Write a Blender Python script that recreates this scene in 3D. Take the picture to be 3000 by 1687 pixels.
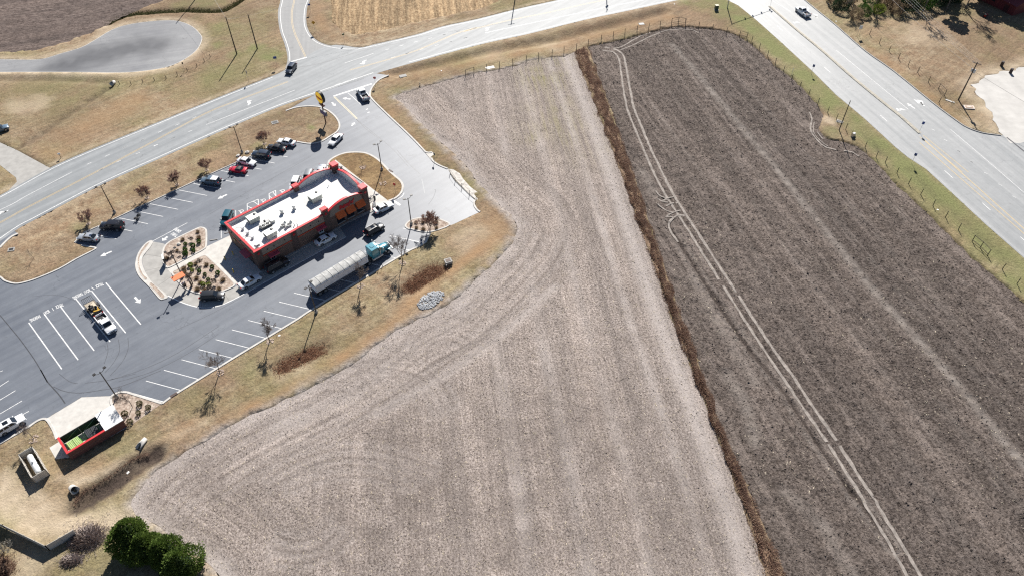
import bpy, bmesh, math, random
import numpy as np
from mathutils import Vector, Matrix, noise
from mathutils.geometry import delaunay_2d_cdt, tessellate_polygon

# ------------------------------------------------------------------ camera, sky, sun, exposure
random.seed(7); RNG = np.random.default_rng(7)
sc = bpy.context.scene
for o in list(bpy.data.objects): bpy.data.objects.remove(o)
C = sc.collection
CAM_H = 108.0                                   # metres above the lot
F_PX, HORIZON, CX, CY = 2145.0, -1450.0, 1500.0, 843.5   # of the 3000 x 1687 photograph
TH = math.atan((CY - HORIZON) / F_PX)           # tilt below the horizon
cd = bpy.data.cameras.new('camera'); cam = bpy.data.objects.new('camera', cd); C.objects.link(cam)
cd.sensor_width = 36.0; cd.lens = 36.0 * F_PX / 3000.0; cd.clip_end = 6000; cd.clip_start = 0.5
cam.location = (0, 0, CAM_H); cam.rotation_euler = (math.pi / 2 - TH, 0, 0)
sc.camera = cam
SUN_AZ, SUN_EL = math.radians(4.3), math.radians(37.6)   # azimuth from +Y towards +X
SUN = Vector((math.sin(SUN_AZ) * math.cos(SUN_EL), math.cos(SUN_AZ) * math.cos(SUN_EL), math.sin(SUN_EL)))
w = bpy.data.worlds.new('World'); sc.world = w; w.use_nodes = True
nt = w.node_tree; bg = nt.nodes['Background']
sky = nt.nodes.new('ShaderNodeTexSky'); sky.sky_type = 'NISHITA'; sky.sun_disc = False
sky.air_density = 0.7; sky.dust_density = 0.25; sky.ozone_density = 1.0; sky.sun_elevation = SUN_EL; sky.sun_rotation = SUN_AZ
nt.links.new(sky.outputs[0], bg.inputs[0]); bg.inputs[1].default_value = 0.05
sl = bpy.data.lights.new('sun', 'SUN'); sl.energy = 5.0; sl.angle = math.radians(0.5); sl.color = (1.0, 0.955, 0.89)
so = bpy.data.objects.new('sun', sl); C.objects.link(so)
so.rotation_euler = (-SUN).to_track_quat('-Z', 'Y').to_euler(); so.location = SUN * 200
vs = sc.view_settings; vs.view_transform = 'Standard'; vs.look = 'None'; vs.exposure = 0.8; vs.gamma = 1.0
vs.use_curve_mapping = False
sc.render.engine = 'CYCLES'; sc.cycles.max_bounces = 5; sc.cycles.transparent_max_bounces = 6
sc.cycles.use_denoising = False; sc.cycles.filter_width = 1.25; sc.cycles.use_adaptive_sampling = False

# ------------------------------------------------------------------ photograph pixel -> ground point
ct, st = math.cos(TH), math.sin(TH)
def ray(px, py):
    u = (px - CX) / F_PX; v = -(py - CY) / F_PX
    return (u, ct + v * st, -st + v * ct)
def G(px, py, z=0.0):
    r = ray(px, py); t = (CAM_H - z) / -r[2]
    return Vector((r[0] * t, r[1] * t, z))
class Zone:                                     # a rectangle of the photograph that was read enlarged
    def __init__(s, x0, y0, w): s.x0, s.y0, s.k = x0, y0, w / 2576.0
    def px(s, x, y): return (s.x0 + x * s.k, s.y0 + y * s.k)
    def __call__(s, x, y, z=0.0): return G(*s.px(x, y), z)
    def L(s, *pts): return [s(*p) for p in pts]
OV = Zone(0, 0, 3000); TA = Zone(0, 0, 800); TB = Zone(600, 0, 800); TC = Zone(1300, 0, 800); TD = Zone(2100, 0, 900)
ZA = Zone(0, 400, 640); ZB = Zone(600, 350, 640); ZC = Zone(380, 600, 640); ZD = Zone(860, 560, 640)
ZE = Zone(0, 760, 640); ZF = Zone(0, 1080, 640); ZG = Zone(0, 1327, 640); ZH = Zone(500, 800, 640)
FA = Zone(1500, 300, 800); FB = Zone(2200, 400, 800); FC = Zone(1100, 900, 800); FD = Zone(1900, 1000, 800)
FE = Zone(800, 1237, 800); FF = Zone(2200, 1237, 800); BA = Zone(640, 450, 360); BB = Zone(920, 440, 360); BC = Zone(640, 620, 360)
SG = Zone(880, 240, 220); KE = Zone(1120, 440, 320); TR = Zone(2680, 0, 320); PT = Zone(210, 840, 284.5); MO = Zone(480, 740, 213.2)

# ------------------------------------------------------------------ materials
MATS = {}
def rgb(c): return (c[0], c[1], c[2], 1.0)
def _new(name):
    m = bpy.data.materials.new(name); m.use_nodes = True; n = m.node_tree
    return m, n, n.nodes['Principled BSDF']
def _pos(n, scale=(1, 1, 1), rot=0.0):
    g = n.nodes.new('ShaderNodeNewGeometry'); mp = n.nodes.new('ShaderNodeMapping'); mp.vector_type = 'POINT'
    r = n.nodes.new('ShaderNodeMapping'); r.inputs['Rotation'].default_value = (0, 0, -rot)
    n.links.new(g.outputs['Position'], r.inputs[0]); n.links.new(r.outputs[0], mp.inputs[0])
    mp.inputs['Scale'].default_value = scale
    return mp.outputs[0]
def _noise(n, vec, scale, detail=4.0, rough=0.55):
    t = n.nodes.new('ShaderNodeTexNoise'); t.inputs['Scale'].default_value = scale
    t.inputs['Detail'].default_value = detail; t.inputs['Roughness'].default_value = rough
    n.links.new(vec, t.inputs['Vector']); return t.outputs['Fac']
def _ramp(n, fac, stops):
    r = n.nodes.new('ShaderNodeValToRGB'); e = r.color_ramp.elements
    while len(e) < len(stops): e.new(0.5)
    for i, (p, c) in enumerate(stops): e[i].position = p; e[i].color = rgb(c) if len(c) == 3 else c
    n.links.new(fac, r.inputs[0]); return r.outputs[0]
def _mix(n, fac, a, b, mode='MIX'):
    m = n.nodes.new('ShaderNodeMix'); m.data_type = 'RGBA'; m.blend_type = mode
    for k, v in ((0, fac), (6, a), (7, b)):
        if isinstance(v, (float, int)): m.inputs[k].default_value = v
        elif isinstance(v, tuple): m.inputs[k].default_value = rgb(v)
        else: n.links.new(v, m.inputs[k])
    return m.outputs[2]
def _math(n, op, a, b=None, c=None):
    m = n.nodes.new('ShaderNodeMath'); m.operation = op
    for k, v in enumerate((a, b, c)):
        if v is None: continue
        if isinstance(v, (float, int)): m.inputs[k].default_value = v
        else: n.links.new(v, m.inputs[k])
    return m.outputs[0]
def _bump(n, bs, h, strength, dist):
    b = n.nodes.new('ShaderNodeBump'); b.inputs['Strength'].default_value = strength; b.inputs['Distance'].default_value = dist
    n.links.new(h, b.inputs['Height']); n.links.new(b.outputs[0], bs.inputs['Normal'])
def plain(name, c, rough=0.6, metal=0.0, vary=0.12, scale=3.0, bump=0.0, spec=0.5, coat=0.0):
    if name in MATS: return MATS[name]
    m, n, bs = _new(name)
    f = _noise(n, _pos(n), scale, 3.0)
    lo = tuple(max(0, x * (1 - vary)) for x in c); hi = tuple(min(1, x * (1 + vary)) for x in c)
    n.links.new(_ramp(n, f, [(0.3, lo), (0.7, hi)]), bs.inputs['Base Color'])
    bs.inputs['Roughness'].default_value = rough; bs.inputs['Metallic'].default_value = metal
    bs.inputs['Specular IOR Level'].default_value = spec; bs.inputs['Coat Weight'].default_value = coat
    bs.inputs['Coat Roughness'].default_value = 0.05
    if bump: _bump(n, bs, _noise(n, _pos(n), scale * 6, 4.0), bump, 0.02)
    MATS[name] = m; return m
def paint(name, c, metal=0.15):
    return plain('car_paint_' + name, c, rough=0.32, metal=metal, vary=0.04, scale=1.0, coat=0.8)
def glass(name='tinted_glass', c=(0.012, 0.016, 0.022), rough=0.06):
    return plain(name, c, rough=rough, vary=0.05, spec=0.6)
def asphalt(name, dark, light, rough=0.55, rot=0.0, streak=0.35, patch=0.3, spec=0.5):
    m, n, bs = _new(name)
    big = _noise(n, _pos(n), 0.055, 5.0, 0.6)
    mid = _noise(n, _pos(n), 0.45, 5.0, 0.65)
    fine = _noise(n, _pos(n), 9.0, 3.0, 0.7)
    stk = _noise(n, _pos(n, (0.015, 0.75, 1), rot), 1.0, 4.0, 0.6)
    f = _math(n, 'ADD', _math(n, 'MULTIPLY', big, patch), _math(n, 'MULTIPLY', mid, 0.25))
    f = _math(n, 'ADD', f, _math(n, 'MULTIPLY', stk, streak)); f = _math(n, 'ADD', f, _math(n, 'MULTIPLY', fine, 0.22))
    tot = (patch + 0.25 + streak + 0.22) / 2
    col = _ramp(n, f, [(max(0.0, tot - 0.16), dark), (min(1.0, tot + 0.16), light)])
    # hairline cracks
    v = n.nodes.new('ShaderNodeTexVoronoi'); v.feature = 'DISTANCE_TO_EDGE'; v.inputs['Scale'].default_value = 0.11
    wv = n.nodes.new('ShaderNodeVectorMath'); wv.operation = 'ADD'
    nz = n.nodes.new('ShaderNodeTexNoise'); nz.inputs['Scale'].default_value = 0.4; n.links.new(_pos(n), nz.inputs['Vector'])
    sc_ = n.nodes.new('ShaderNodeVectorMath'); sc_.operation = 'SCALE'; sc_.inputs['Scale'].default_value = 5.0
    n.links.new(nz.outputs['Color'], sc_.inputs[0]); n.links.new(_pos(n), wv.inputs[0]); n.links.new(sc_.outputs[0], wv.inputs[1])
    n.links.new(wv.outputs[0], v.inputs['Vector'])
    crack = _math(n, 'LESS_THAN', v.outputs['Distance'], 0.006)
    gate = _math(n, 'GREATER_THAN', big, 0.53)
    col = _mix(n, _math(n, 'MULTIPLY', _math(n, 'MULTIPLY', crack, gate), 0.35), col, tuple(x * 0.5 for x in dark))
    stain = _noise(n, _pos(n), 0.9, 5.0, 0.7)
    col = _mix(n, 0.8, col, _ramp(n, stain, [(0.34, (1.14, 1.14, 1.13)), (0.5, (1, 1, 1)), (0.60, (0.95, 0.95, 0.95)), (0.72, (0.72, 0.72, 0.72))]), 'MULTIPLY')
    at = n.nodes.new('ShaderNodeAttribute'); at.attribute_name = 'seal'
    col = _mix(n, at.outputs['Fac'], col, _mix(n, mid, tuple(x * 0.45 for x in dark), tuple(x * 0.8 for x in dark)))
    n.links.new(col, bs.inputs['Base Color'])
    bs.inputs['Roughness'].default_value = rough; bs.inputs['Specular IOR Level'].default_value = spec
    _bump(n, bs, fine, 0.15, 0.02)
    MATS[name] = m; return m
def grassy(name, straw, brown, green, dirt, rot=0.0, greenness=0.5, sand=(0.50, 0.41, 0.30)):
    m, n, bs = _new(name)
    p = _pos(n); big = _noise(n, p, 0.035, 6.0, 0.65); big2 = _noise(n, _pos(n, (1, 1, 5)), 0.06, 5.0, 0.65); huge = _noise(n, _pos(n, (1.3, 0.8, 1), 0.7), 0.017, 4.0, 0.6)
    mid = _noise(n, p, 0.35, 6.0, 0.72); fine = _noise(n, p, 3.4, 5.0, 0.78); mow = _noise(n, _pos(n, (0.05, 1.1, 1), rot), 1.0, 3.0, 0.55); tuft = _noise(n, p, 1.3, 4.0, 0.7)
    a = _mix(n, _ramp(n, mid, [(0.40, (0, 0, 0)), (0.60, (1, 1, 1))]), straw, brown)
    a = _mix(n, _ramp(n, huge, [(0.42, (0, 0, 0)), (0.60, (0.75, 0.75, 0.75))]), a, tuple(x * 0.78 for x in brown))
    a = _mix(n, _math(n, 'MULTIPLY', _ramp(n, big, [(0.46, (0, 0, 0)), (0.62, (1, 1, 1))]), greenness), a, green)
    a = _mix(n, _math(n, 'MULTIPLY', _ramp(n, big2, [(0.52, (0, 0, 0)), (0.66, (1, 1, 1))]), 0.7), a, dirt)
    a = _mix(n, 0.5, a, _ramp(n, mow, [(0.3, (0.62, 0.62, 0.62)), (0.7, (1.25, 1.22, 1.15))]), 'MULTIPLY')
    a = _mix(n, 0.6, a, _ramp(n, tuft, [(0.32, (0.55, 0.54, 0.5)), (0.5, (1, 1, 1)), (0.7, (1.25, 1.24, 1.2))]), 'MULTIPLY')
    a = _mix(n, 0.9, a, _ramp(n, fine, [(0.32, (0.5, 0.5, 0.5)), (0.5, (1, 1, 1)), (0.70, (1.4, 1.38, 1.3))]), 'MULTIPLY')
    at = n.nodes.new('ShaderNodeAttribute'); at.attribute_name = 'lush'
    a = _mix(n, at.outputs['Fac'], a, _mix(n, _ramp(n, fine, [(0.35, (0, 0, 0)), (0.65, (1, 1, 1))]), tuple(x * 0.6 for x in green), tuple(min(1, x * 1.3) for x in green)))
    ab = n.nodes.new('ShaderNodeAttribute'); ab.attribute_name = 'bare'
    a = _mix(n, ab.outputs['Fac'], a, _mix(n, fine, tuple(x * 0.7 for x in sand), tuple(min(1, x * 1.25) for x in sand)))
    au = n.nodes.new('ShaderNodeAttribute'); au.attribute_name = 'rust'
    a = _mix(n, au.outputs['Fac'], a, _mix(n, fine, (0.22, 0.13, 0.07), (0.42, 0.275, 0.155)))
    az = n.nodes.new('ShaderNodeAttribute'); az.attribute_name = 'dust'
    a = _mix(n, az.outputs['Fac'], a, _mix(n, _ramp(n, fine, [(0.38, (0, 0, 0)), (0.6, (1, 1, 1))]), (0.19, 0.16, 0.14), (0.43, 0.385, 0.35)))
    am = n.nodes.new('ShaderNodeAttribute'); am.attribute_name = 'dark_ground'
    a = _mix(n, am.outputs['Fac'], a, _mix(n, _ramp(n, fine, [(0.35, (0, 0, 0)), (0.65, (1, 1, 1))]), (0.03, 0.023, 0.02), (0.10, 0.075, 0.06)))
    n.links.new(a, bs.inputs['Base Color']); bs.inputs['Roughness'].default_value = 0.95; bs.inputs['Specular IOR Level'].default_value = 0.1
    h = _math(n, 'ADD', fine, _math(n, 'MULTIPLY', tuft, 1.5)); _bump(n, bs, h, 0.8, 0.14)
    MATS[name] = m; return m
def soil(name, base, light, straw, rot, track=(0.2, 0.18, 0.16), bump=0.8, clod=3.0, straw_amt=0.5, band=0.5, green=None, speck=0.6, stretch=0.6, rows=1.3, rowamp=0.5, headland=False, streak=0.0):
    m, n, bs = _new(name)
    p = _pos(n); clodn = _noise(n, _pos(n, (stretch, 1.0, 1.0), rot), clod, 6.0, 0.78); big = _noise(n, p, 0.03, 5.0, 0.6); mid = _noise(n, p, 0.22, 5.0, 0.7)
    bandn = _noise(n, _pos(n, (0.006, 0.16, 1), rot), 1.0, 3.0, 0.6); stk = _noise(n, _pos(n, (0.04, rows, 1), rot), 1.0, 3.0, 0.7)
    bits = _noise(n, _pos(n, (0.7, 1.3, 1), rot + 0.4), clod * 1.7, 5.0, 0.8); holes = _noise(n, _pos(n, (1.2, 0.8, 1), rot), clod * 0.9, 4.0, 0.8)
    if headland:
        ar = n.nodes.new('ShaderNodeAttribute'); ar.attribute_name = 'rowd'; ah = n.nodes.new('ShaderNodeAttribute'); ah.attribute_name = 'head'
        cb = n.nodes.new('ShaderNodeCombineXYZ'); sp = n.nodes.new('ShaderNodeSeparateXYZ'); n.links.new(p, sp.inputs[0]); n.links.new(_math(n, 'MULTIPLY', ar.outputs['Fac'], rows), cb.inputs[0]); n.links.new(_math(n, 'MULTIPLY', sp.outputs[1], 0.05), cb.inputs[1])
        s2 = _noise(n, cb.outputs[0], 1.0, 3.0, 0.7); cb2 = n.nodes.new('ShaderNodeCombineXYZ'); n.links.new(_math(n, 'MULTIPLY', ar.outputs['Fac'], 0.2), cb2.inputs[0]); b2 = _noise(n, cb2.outputs[0], 1.0, 3.0, 0.6)
        def fm(f, a_, b_): m_ = n.nodes.new('ShaderNodeMix'); n.links.new(f, m_.inputs[0]); n.links.new(a_, m_.inputs[2]); n.links.new(b_, m_.inputs[3]); return m_.outputs[0]
        stk = fm(ah.outputs['Fac'], stk, s2); bandn = fm(ah.outputs['Fac'], bandn, b2)
    a = _mix(n, _ramp(n, clodn, [(0.40, (0, 0, 0)), (0.60, (1, 1, 1))]), base, light)
    a = _mix(n, band, a, _ramp(n, bandn, [(0.34, (0.72, 0.72, 0.73)), (0.66, (1.34, 1.31, 1.28))]), 'MULTIPLY')
    a = _mix(n, 0.45, a, _ramp(n, big, [(0.3, (0.78, 0.77, 0.76)), (0.7, (1.2, 1.2, 1.2))]), 'MULTIPLY')
    a = _mix(n, 0.6, a, _ramp(n, mid, [(0.3, (0.72, 0.71, 0.70)), (0.7, (1.22, 1.22, 1.22))]), 'MULTIPLY')
    a = _mix(n, rowamp, a, _ramp(n, stk, [(0.36, (0.62, 0.61, 0.60)), (0.64, (1.36, 1.35, 1.33))]), 'MULTIPLY')
    if streak:
        s3 = _noise(n, _pos(n, (0.012, 0.5, 1), rot), 1.0, 4.0, 0.75); s4 = _noise(n, _pos(n, (0.10, 0.25, 1), rot), 1.0, 4.0, 0.7)
        a = _mix(n, _math(n, 'MULTIPLY', _math(n, 'MULTIPLY', _ramp(n, s3, [(0.53, (0, 0, 0)), (0.60, (1, 1, 1))]), _ramp(n, s4, [(0.40, (0, 0, 0)), (0.62, (1, 1, 1))])), streak), a, tuple(x * 1.25 for x in light))
        a = _mix(n, 0.55, a, _ramp(n, s3, [(0.34, (0.68, 0.67, 0.66)), (0.5, (1, 1, 1)), (0.66, (1.2, 1.19, 1.17))]), 'MULTIPLY')
    sm = _math(n, 'MULTIPLY', _ramp(n, bits, [(0.56, (0, 0, 0)), (0.64, (1, 1, 1))]), straw_amt)
    a = _mix(n, sm, a, straw)
    a = _mix(n, _math(n, 'MULTIPLY', _ramp(n, holes, [(0.36, (1, 1, 1)), (0.45, (0, 0, 0))]), speck), a, tuple(x * 0.35 for x in base))
    if green:
        at = n.nodes.new('ShaderNodeAttribute'); at.attribute_name = 'lush'
        a = _mix(n, _math(n, 'MULTIPLY', at.outputs['Fac'], _ramp(n, stk, [(0.4, (0, 0, 0)), (0.6, (1, 1, 1))])), a, green)
    at = n.nodes.new('ShaderNodeAttribute'); at.attribute_name = 'track'
    tf = at.outputs['Fac']
    a = _mix(n, tf, a, _mix(n, clodn, tuple(x * 0.75 for x in track), tuple(min(1, x * 1.15) for x in track)))
    ad = n.nodes.new('ShaderNodeAttribute'); ad.attribute_name = 'packed_and_shade'
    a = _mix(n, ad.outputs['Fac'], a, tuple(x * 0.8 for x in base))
    n.links.new(a, bs.inputs['Base Color']); bs.inputs['Roughness'].default_value = 0.95; bs.inputs['Specular IOR Level'].default_value = 0.1
    hh = _math(n, 'ADD', clodn, _math(n, 'MULTIPLY', bits, 0.4)); hh = _math(n, 'ADD', hh, _math(n, 'MULTIPLY', holes, 0.4)); hh = _math(n, 'ADD', hh, _math(n, 'MULTIPLY', stk, rowamp))
    hh = _math(n, 'MULTIPLY', hh, _math(n, 'SUBTRACT', 1.0, _math(n, 'MULTIPLY', tf, 0.7)))
    _bump(n, bs, hh, bump, 0.3)
    MATS[name] = m; return m
def brick(name, a, b, mortar, scale=1.0):
    m, n, bs = _new(name)
    co = n.nodes.new('ShaderNodeTexCoord'); t = n.nodes.new('ShaderNodeTexBrick')
    # bricks run along the object's own x (or y) and up its z
    sp = n.nodes.new('ShaderNodeSeparateXYZ'); n.links.new(co.outputs['Object'], sp.inputs[0])
    cb = n.nodes.new('ShaderNodeCombineXYZ'); n.links.new(_math(n, 'ADD', sp.outputs[0], sp.outputs[1]), cb.inputs[0]); n.links.new(sp.outputs[2], cb.inputs[1])
    n.links.new(cb.outputs[0], t.inputs['Vector'])
    t.inputs['Color1'].default_value = rgb(a); t.inputs['Color2'].default_value = rgb(b); t.inputs['Mortar'].default_value = rgb(mortar)
    t.inputs['Scale'].default_value = scale; t.inputs['Brick Width'].default_value = 0.21; t.inputs['Row Height'].default_value = 0.075
    t.inputs['Mortar Size'].default_value = 0.008
    n.links.new(_mix(n, 0.35, t.outputs[0], _ramp(n, _noise(n, _pos(n), 0.8, 4), [(0.3, (0.7, 0.7, 0.7)), (0.7, (1.25, 1.25, 1.25))]), 'MULTIPLY'), bs.inputs['Base Color'])
    bs.inputs['Roughness'].default_value = 0.9
    _bump(n, bs, t.outputs['Fac'], -0.3, 0.01)
    MATS[name] = m; return m
def speckle(name, cols, scale, rough=0.9, bump=0.8):
    m, n, bs = _new(name)
    v = n.nodes.new('ShaderNodeTexVoronoi'); v.inputs['Scale'].default_value = scale; n.links.new(_pos(n), v.inputs['Vector'])
    sp = n.nodes.new('ShaderNodeSeparateColor'); n.links.new(v.outputs['Color'], sp.inputs[0])
    k = len(cols) - 1
    n.links.new(_ramp(n, sp.outputs[0], [(i / k, c) for i, c in enumerate(cols)]), bs.inputs['Base Color'])
    bs.inputs['Roughness'].default_value = rough
    _bump(n, bs, v.outputs['Distance'], -bump, 0.1)
    MATS[name] = m; return m
def leafy(name, cols, rough=0.8, scale=1.1, trans=0.3):
    m, n, bs = _new(name)
    f = _noise(n, _pos(n), scale, 6.0, 0.8)
    k = len(cols) - 1
    col = _ramp(n, f, [(0.3 + 0.4 * i / k, c) for i, c in enumerate(cols)])
    n.links.new(col, bs.inputs['Base Color'])
    bs.inputs['Roughness'].default_value = rough; bs.inputs['Specular IOR Level'].default_value = 0.2
    tr = n.nodes.new('ShaderNodeBsdfTranslucent'); n.links.new(col, tr.inputs[0]); mx = n.nodes.new('ShaderNodeMixShader'); mx.inputs[0].default_value = trans
    n.links.new(bs.outputs[0], mx.inputs[1]); n.links.new(tr.outputs[0], mx.inputs[2]); n.links.new(mx.outputs[0], n.nodes['Material Output'].inputs[0])
    MATS[name] = m; return m

# ------------------------------------------------------------------ mesh helpers
class MB:
    def __init__(s): s.v, s.f = [], []
    def add(s, vs, fs):
        b = len(s.v); s.v += [tuple(x) for x in vs]; s.f += [tuple(i + b for i in f) for f in fs]; return s
    def box(s, c, d, rz=0.0, taper=1.0):
        x, y, z = d[0] / 2, d[1] / 2, d[2] / 2; vs = []
        for k, (sx, sy, sz) in enumerate(((-1, -1, -1), (1, -1, -1), (1, 1, -1), (-1, 1, -1), (-1, -1, 1), (1, -1, 1), (1, 1, 1), (-1, 1, 1))):
            t = taper if sz > 0 else 1.0
            vs.append((sx * x * t, sy * y * t, sz * z))
        cr, sr = math.cos(rz), math.sin(rz)
        vs = [(c[0] + a * cr - b * sr, c[1] + a * sr + b * cr, c[2] + e) for a, b, e in vs]
        return s.add(vs, [(0, 3, 2, 1), (4, 5, 6, 7), (0, 1, 5, 4), (1, 2, 6, 5), (2, 3, 7, 6), (3, 0, 4, 7)])
    def tube(s, a, b, r0, r1=None, n=8, caps=True):
        a, b = Vector(a), Vector(b); r1 = r0 if r1 is None else r1
        d = (b - a); d = d.normalized() if d.length > 1e-6 else Vector((0, 0, 1))
        u = d.orthogonal().normalized(); w_ = d.cross(u); vs = []
        for p, r in ((a, r0), (b, r1)):
            for i in range(n):
                t = 2 * math.pi * i / n; vs.append(p + (u * math.cos(t) + w_ * math.sin(t)) * r)
        fs = [(i, (i + 1) % n, n + (i + 1) % n, n + i) for i in range(n)]
        if caps: fs += [tuple(range(n - 1, -1, -1)), tuple(range(n, 2 * n))]
        return s.add(vs, fs)
    def path(s, pts, r, n=6, r1=None):
        for i in range(len(pts) - 1):
            k0 = r if r1 is None else r + (r1 - r) * i / (len(pts) - 1); k1 = r if r1 is None else r + (r1 - r) * (i + 1) / (len(pts) - 1)
            s.tube(pts[i], pts[i + 1], k0, k1, n)
        return s
    def prism(s, poly, z0, z1):
        poly = ccw([Vector((p[0], p[1])) for p in poly]); n = len(poly)
        vs = [(p.x, p.y, z0) for p in poly] + [(p.x, p.y, z1) for p in poly]
        tri = tessellate_polygon([[Vector((p.x, p.y, 0)) for p in poly]])
        fs = []
        for t in tri:
            a, b, c = (poly[i] for i in t)
            t = t if (b - a).cross(c - a) > 0 else (t[0], t[2], t[1])
            fs += [tuple(i + n for i in t), (t[0], t[2], t[1])]
        fs += [(i, (i + 1) % n, n + (i + 1) % n, n + i) for i in range(n)]
        return s.add(vs, fs)
    def lathe(s, prof, n=12, c=(0, 0, 0)):
        vs = []
        for r, z in prof:
            for i in range(n):
                t = 2 * math.pi * i / n; vs.append((c[0] + r * math.cos(t), c[1] + r * math.sin(t), c[2] + z))
        fs = [(j * n + i, j * n + (i + 1) % n, (j + 1) * n + (i + 1) % n, (j + 1) * n + i) for j in range(len(prof) - 1) for i in range(n)]
        fs += [tuple(range(n - 1, -1, -1)), tuple((len(prof) - 1) * n + i for i in range(n))]
        return s.add(vs, fs)
    def quad(s, *p): return s.add(p, [tuple(range(len(p)))])
    def slab(s, p, t):                          # a flat polygon in space given thickness t along its normal
        p = [Vector(q) for q in p]; n_ = (p[1] - p[0]).cross(p[2] - p[0]).normalized() * t; k = len(p)
        return s.add(p + [q + n_ for q in p], [tuple(range(k - 1, -1, -1)), tuple(range(k, 2 * k))] + [(i, (i + 1) % k, k + (i + 1) % k, k + i) for i in range(k)])
    def mesh(s, name, m, smooth=False):
        me = bpy.data.meshes.new(name); me.from_pydata(s.v, [], s.f); me.update()
        if m: me.materials.append(m)
        if smooth: me.polygons.foreach_set('use_smooth', [True] * len(me.polygons))
        return me
    def build(s, name, m, parent=None, smooth=False):
        o = bpy.data.objects.new(name, s.mesh(name, m, smooth)); C.objects.link(o); o.parent = parent; return o
def ccw(p):
    a = sum(p[i].x * p[(i + 1) % len(p)].y - p[(i + 1) % len(p)].x * p[i].y for i in range(len(p)))
    return p if a > 0 else p[::-1]
def link(name, me, parent=None, loc=(0, 0, 0), rz=0.0):
    o = bpy.data.objects.new(name, me); C.objects.link(o); o.parent = parent; o.location = loc; o.rotation_euler = (0, 0, rz); return o
def tag(o, label, cat, group=None):
    o['label'] = label; o['category'] = cat
    if group: o['group'] = group
    return o
def thing(name, label, cat, loc=(0, 0, 0), rz=0.0, group=None):
    o = bpy.data.objects.new(name, None); o.empty_display_size = 0.3; C.objects.link(o)
    o.location = loc; o.rotation_euler = (0, 0, rz); return tag(o, label, cat, group)
def structure(o): o['kind'] = 'structure'; return o
def stuff(o): o['kind'] = 'stuff'; return o
def copy_tree(o, loc=None, rz=None, scale=None, label=None, group=None, parent=None):
    c = o.copy(); C.objects.link(c); c.parent = parent
    if loc is not None: c.location = loc
    if rz is not None: c.rotation_euler = (0, 0, rz)
    if scale is not None: c.scale = (scale,) * 3 if isinstance(scale, (int, float)) else scale
    if label: c['label'] = label
    if group: c['group'] = group
    for ch in list(o.children): copy_tree(ch, parent=c)
    return c
def smooth(pts, n=6, closed=False):
    P = [Vector((p[0], p[1])) for p in pts]; out = []; m = len(P)
    for i in range(m if closed else m - 1):
        if closed: a, b, c, d = P[i - 1], P[i], P[(i + 1) % m], P[(i + 2) % m]
        else: a, b, c, d = P[max(i - 1, 0)], P[i], P[i + 1], P[min(i + 2, m - 1)]
        for k in range(n):
            t = k / n
            out.append(0.5 * ((2 * b) + (c - a) * t + (2 * a - 5 * b + 4 * c - d) * t * t + (3 * b - a - 3 * c + d) * t ** 3))
    if not closed: out.append(P[-1])
    return out
def offset(pts, d, closed=False):
    P = [Vector((p[0], p[1])) for p in pts]; m = len(P); out = []
    for i in range(m):
        a = P[i - 1] if (closed or i > 0) else None; c = P[(i + 1) % m] if (closed or i < m - 1) else None
        t0 = (P[i] - a).normalized() if a is not None and (P[i] - a).length > 1e-6 else None
        t1 = (c - P[i]).normalized() if c is not None and (c - P[i]).length > 1e-6 else None
        t0 = t0 or t1; t1 = t1 or t0
        n0 = Vector((-t0.y, t0.x)); n1 = Vector((-t1.y, t1.x)); nn = (n0 + n1)
        nn = nn.normalized() if nn.length > 1e-4 else n0
        out.append(P[i] + nn * (d / max(0.5, nn.dot(n0))))
    return out
def ribbon(mb, pts, width, z, closed=False, shift=0.0):
    a = offset(pts, shift + width / 2, closed); b = offset(pts, shift - width / 2, closed); m = len(a)
    vs = [(p.x, p.y, z) for p in a] + [(p.x, p.y, z) for p in b]
    return mb.add(vs, [(m + i, m + (i + 1) % m, (i + 1) % m, i) for i in range(m if closed else m - 1)])
def kerb_mesh(mb, pts, w_, z0, z1, closed=False, shift=0.0):
    a = offset(pts, shift + w_ / 2, closed); b = offset(pts, shift - w_ / 2, closed); m = len(a); e = 0.03
    a2 = offset(pts, shift + w_ / 2 - e, closed); b2 = offset(pts, shift - w_ / 2 + e, closed)
    vs = [(p.x, p.y, z0) for p in a] + [(p.x, p.y, z1 - e) for p in a] + [(p.x, p.y, z1) for p in a2] + [(p.x, p.y, z1) for p in b2] + [(p.x, p.y, z1 - e) for p in b] + [(p.x, p.y, z0) for p in b]
    fs = []
    for i in range(m if closed else m - 1):
        j = (i + 1) % m
        for k in range(5): fs.append((k * m + i, (k + 1) * m + i, (k + 1) * m + j, k * m + j))
    if not closed: fs += [tuple(k * m for k in range(5, -1, -1)), tuple(k * m + m - 1 for k in range(6))]
    return mb.add(vs, fs)
def inside(poly, P):
    x, y = P[:, 0], P[:, 1]; r = np.zeros(len(P), bool); q = [(p[0], p[1]) for p in poly]; m = len(q)
    for i in range(m):
        x0, y0 = q[i]; x1, y1 = q[(i + 1) % m]
        if y0 == y1: continue
        r ^= ((y0 > y) != (y1 > y)) & (x < (x1 - x0) * (y - y0) / (y1 - y0) + x0)
    return r
def dist_line(pts, P):
    d = np.full(len(P), 1e9); q = [(p[0], p[1]) for p in pts]
    for i in range(len(q) - 1):
        a = np.array(q[i]); b = np.array(q[i + 1]); ab = b - a; t = np.clip(((P - a) @ ab) / max(ab @ ab, 1e-9), 0, 1)
        e = P - (a + t[:, None] * ab); d = np.minimum(d, np.hypot(e[:, 0], e[:, 1]))
    return d
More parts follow.
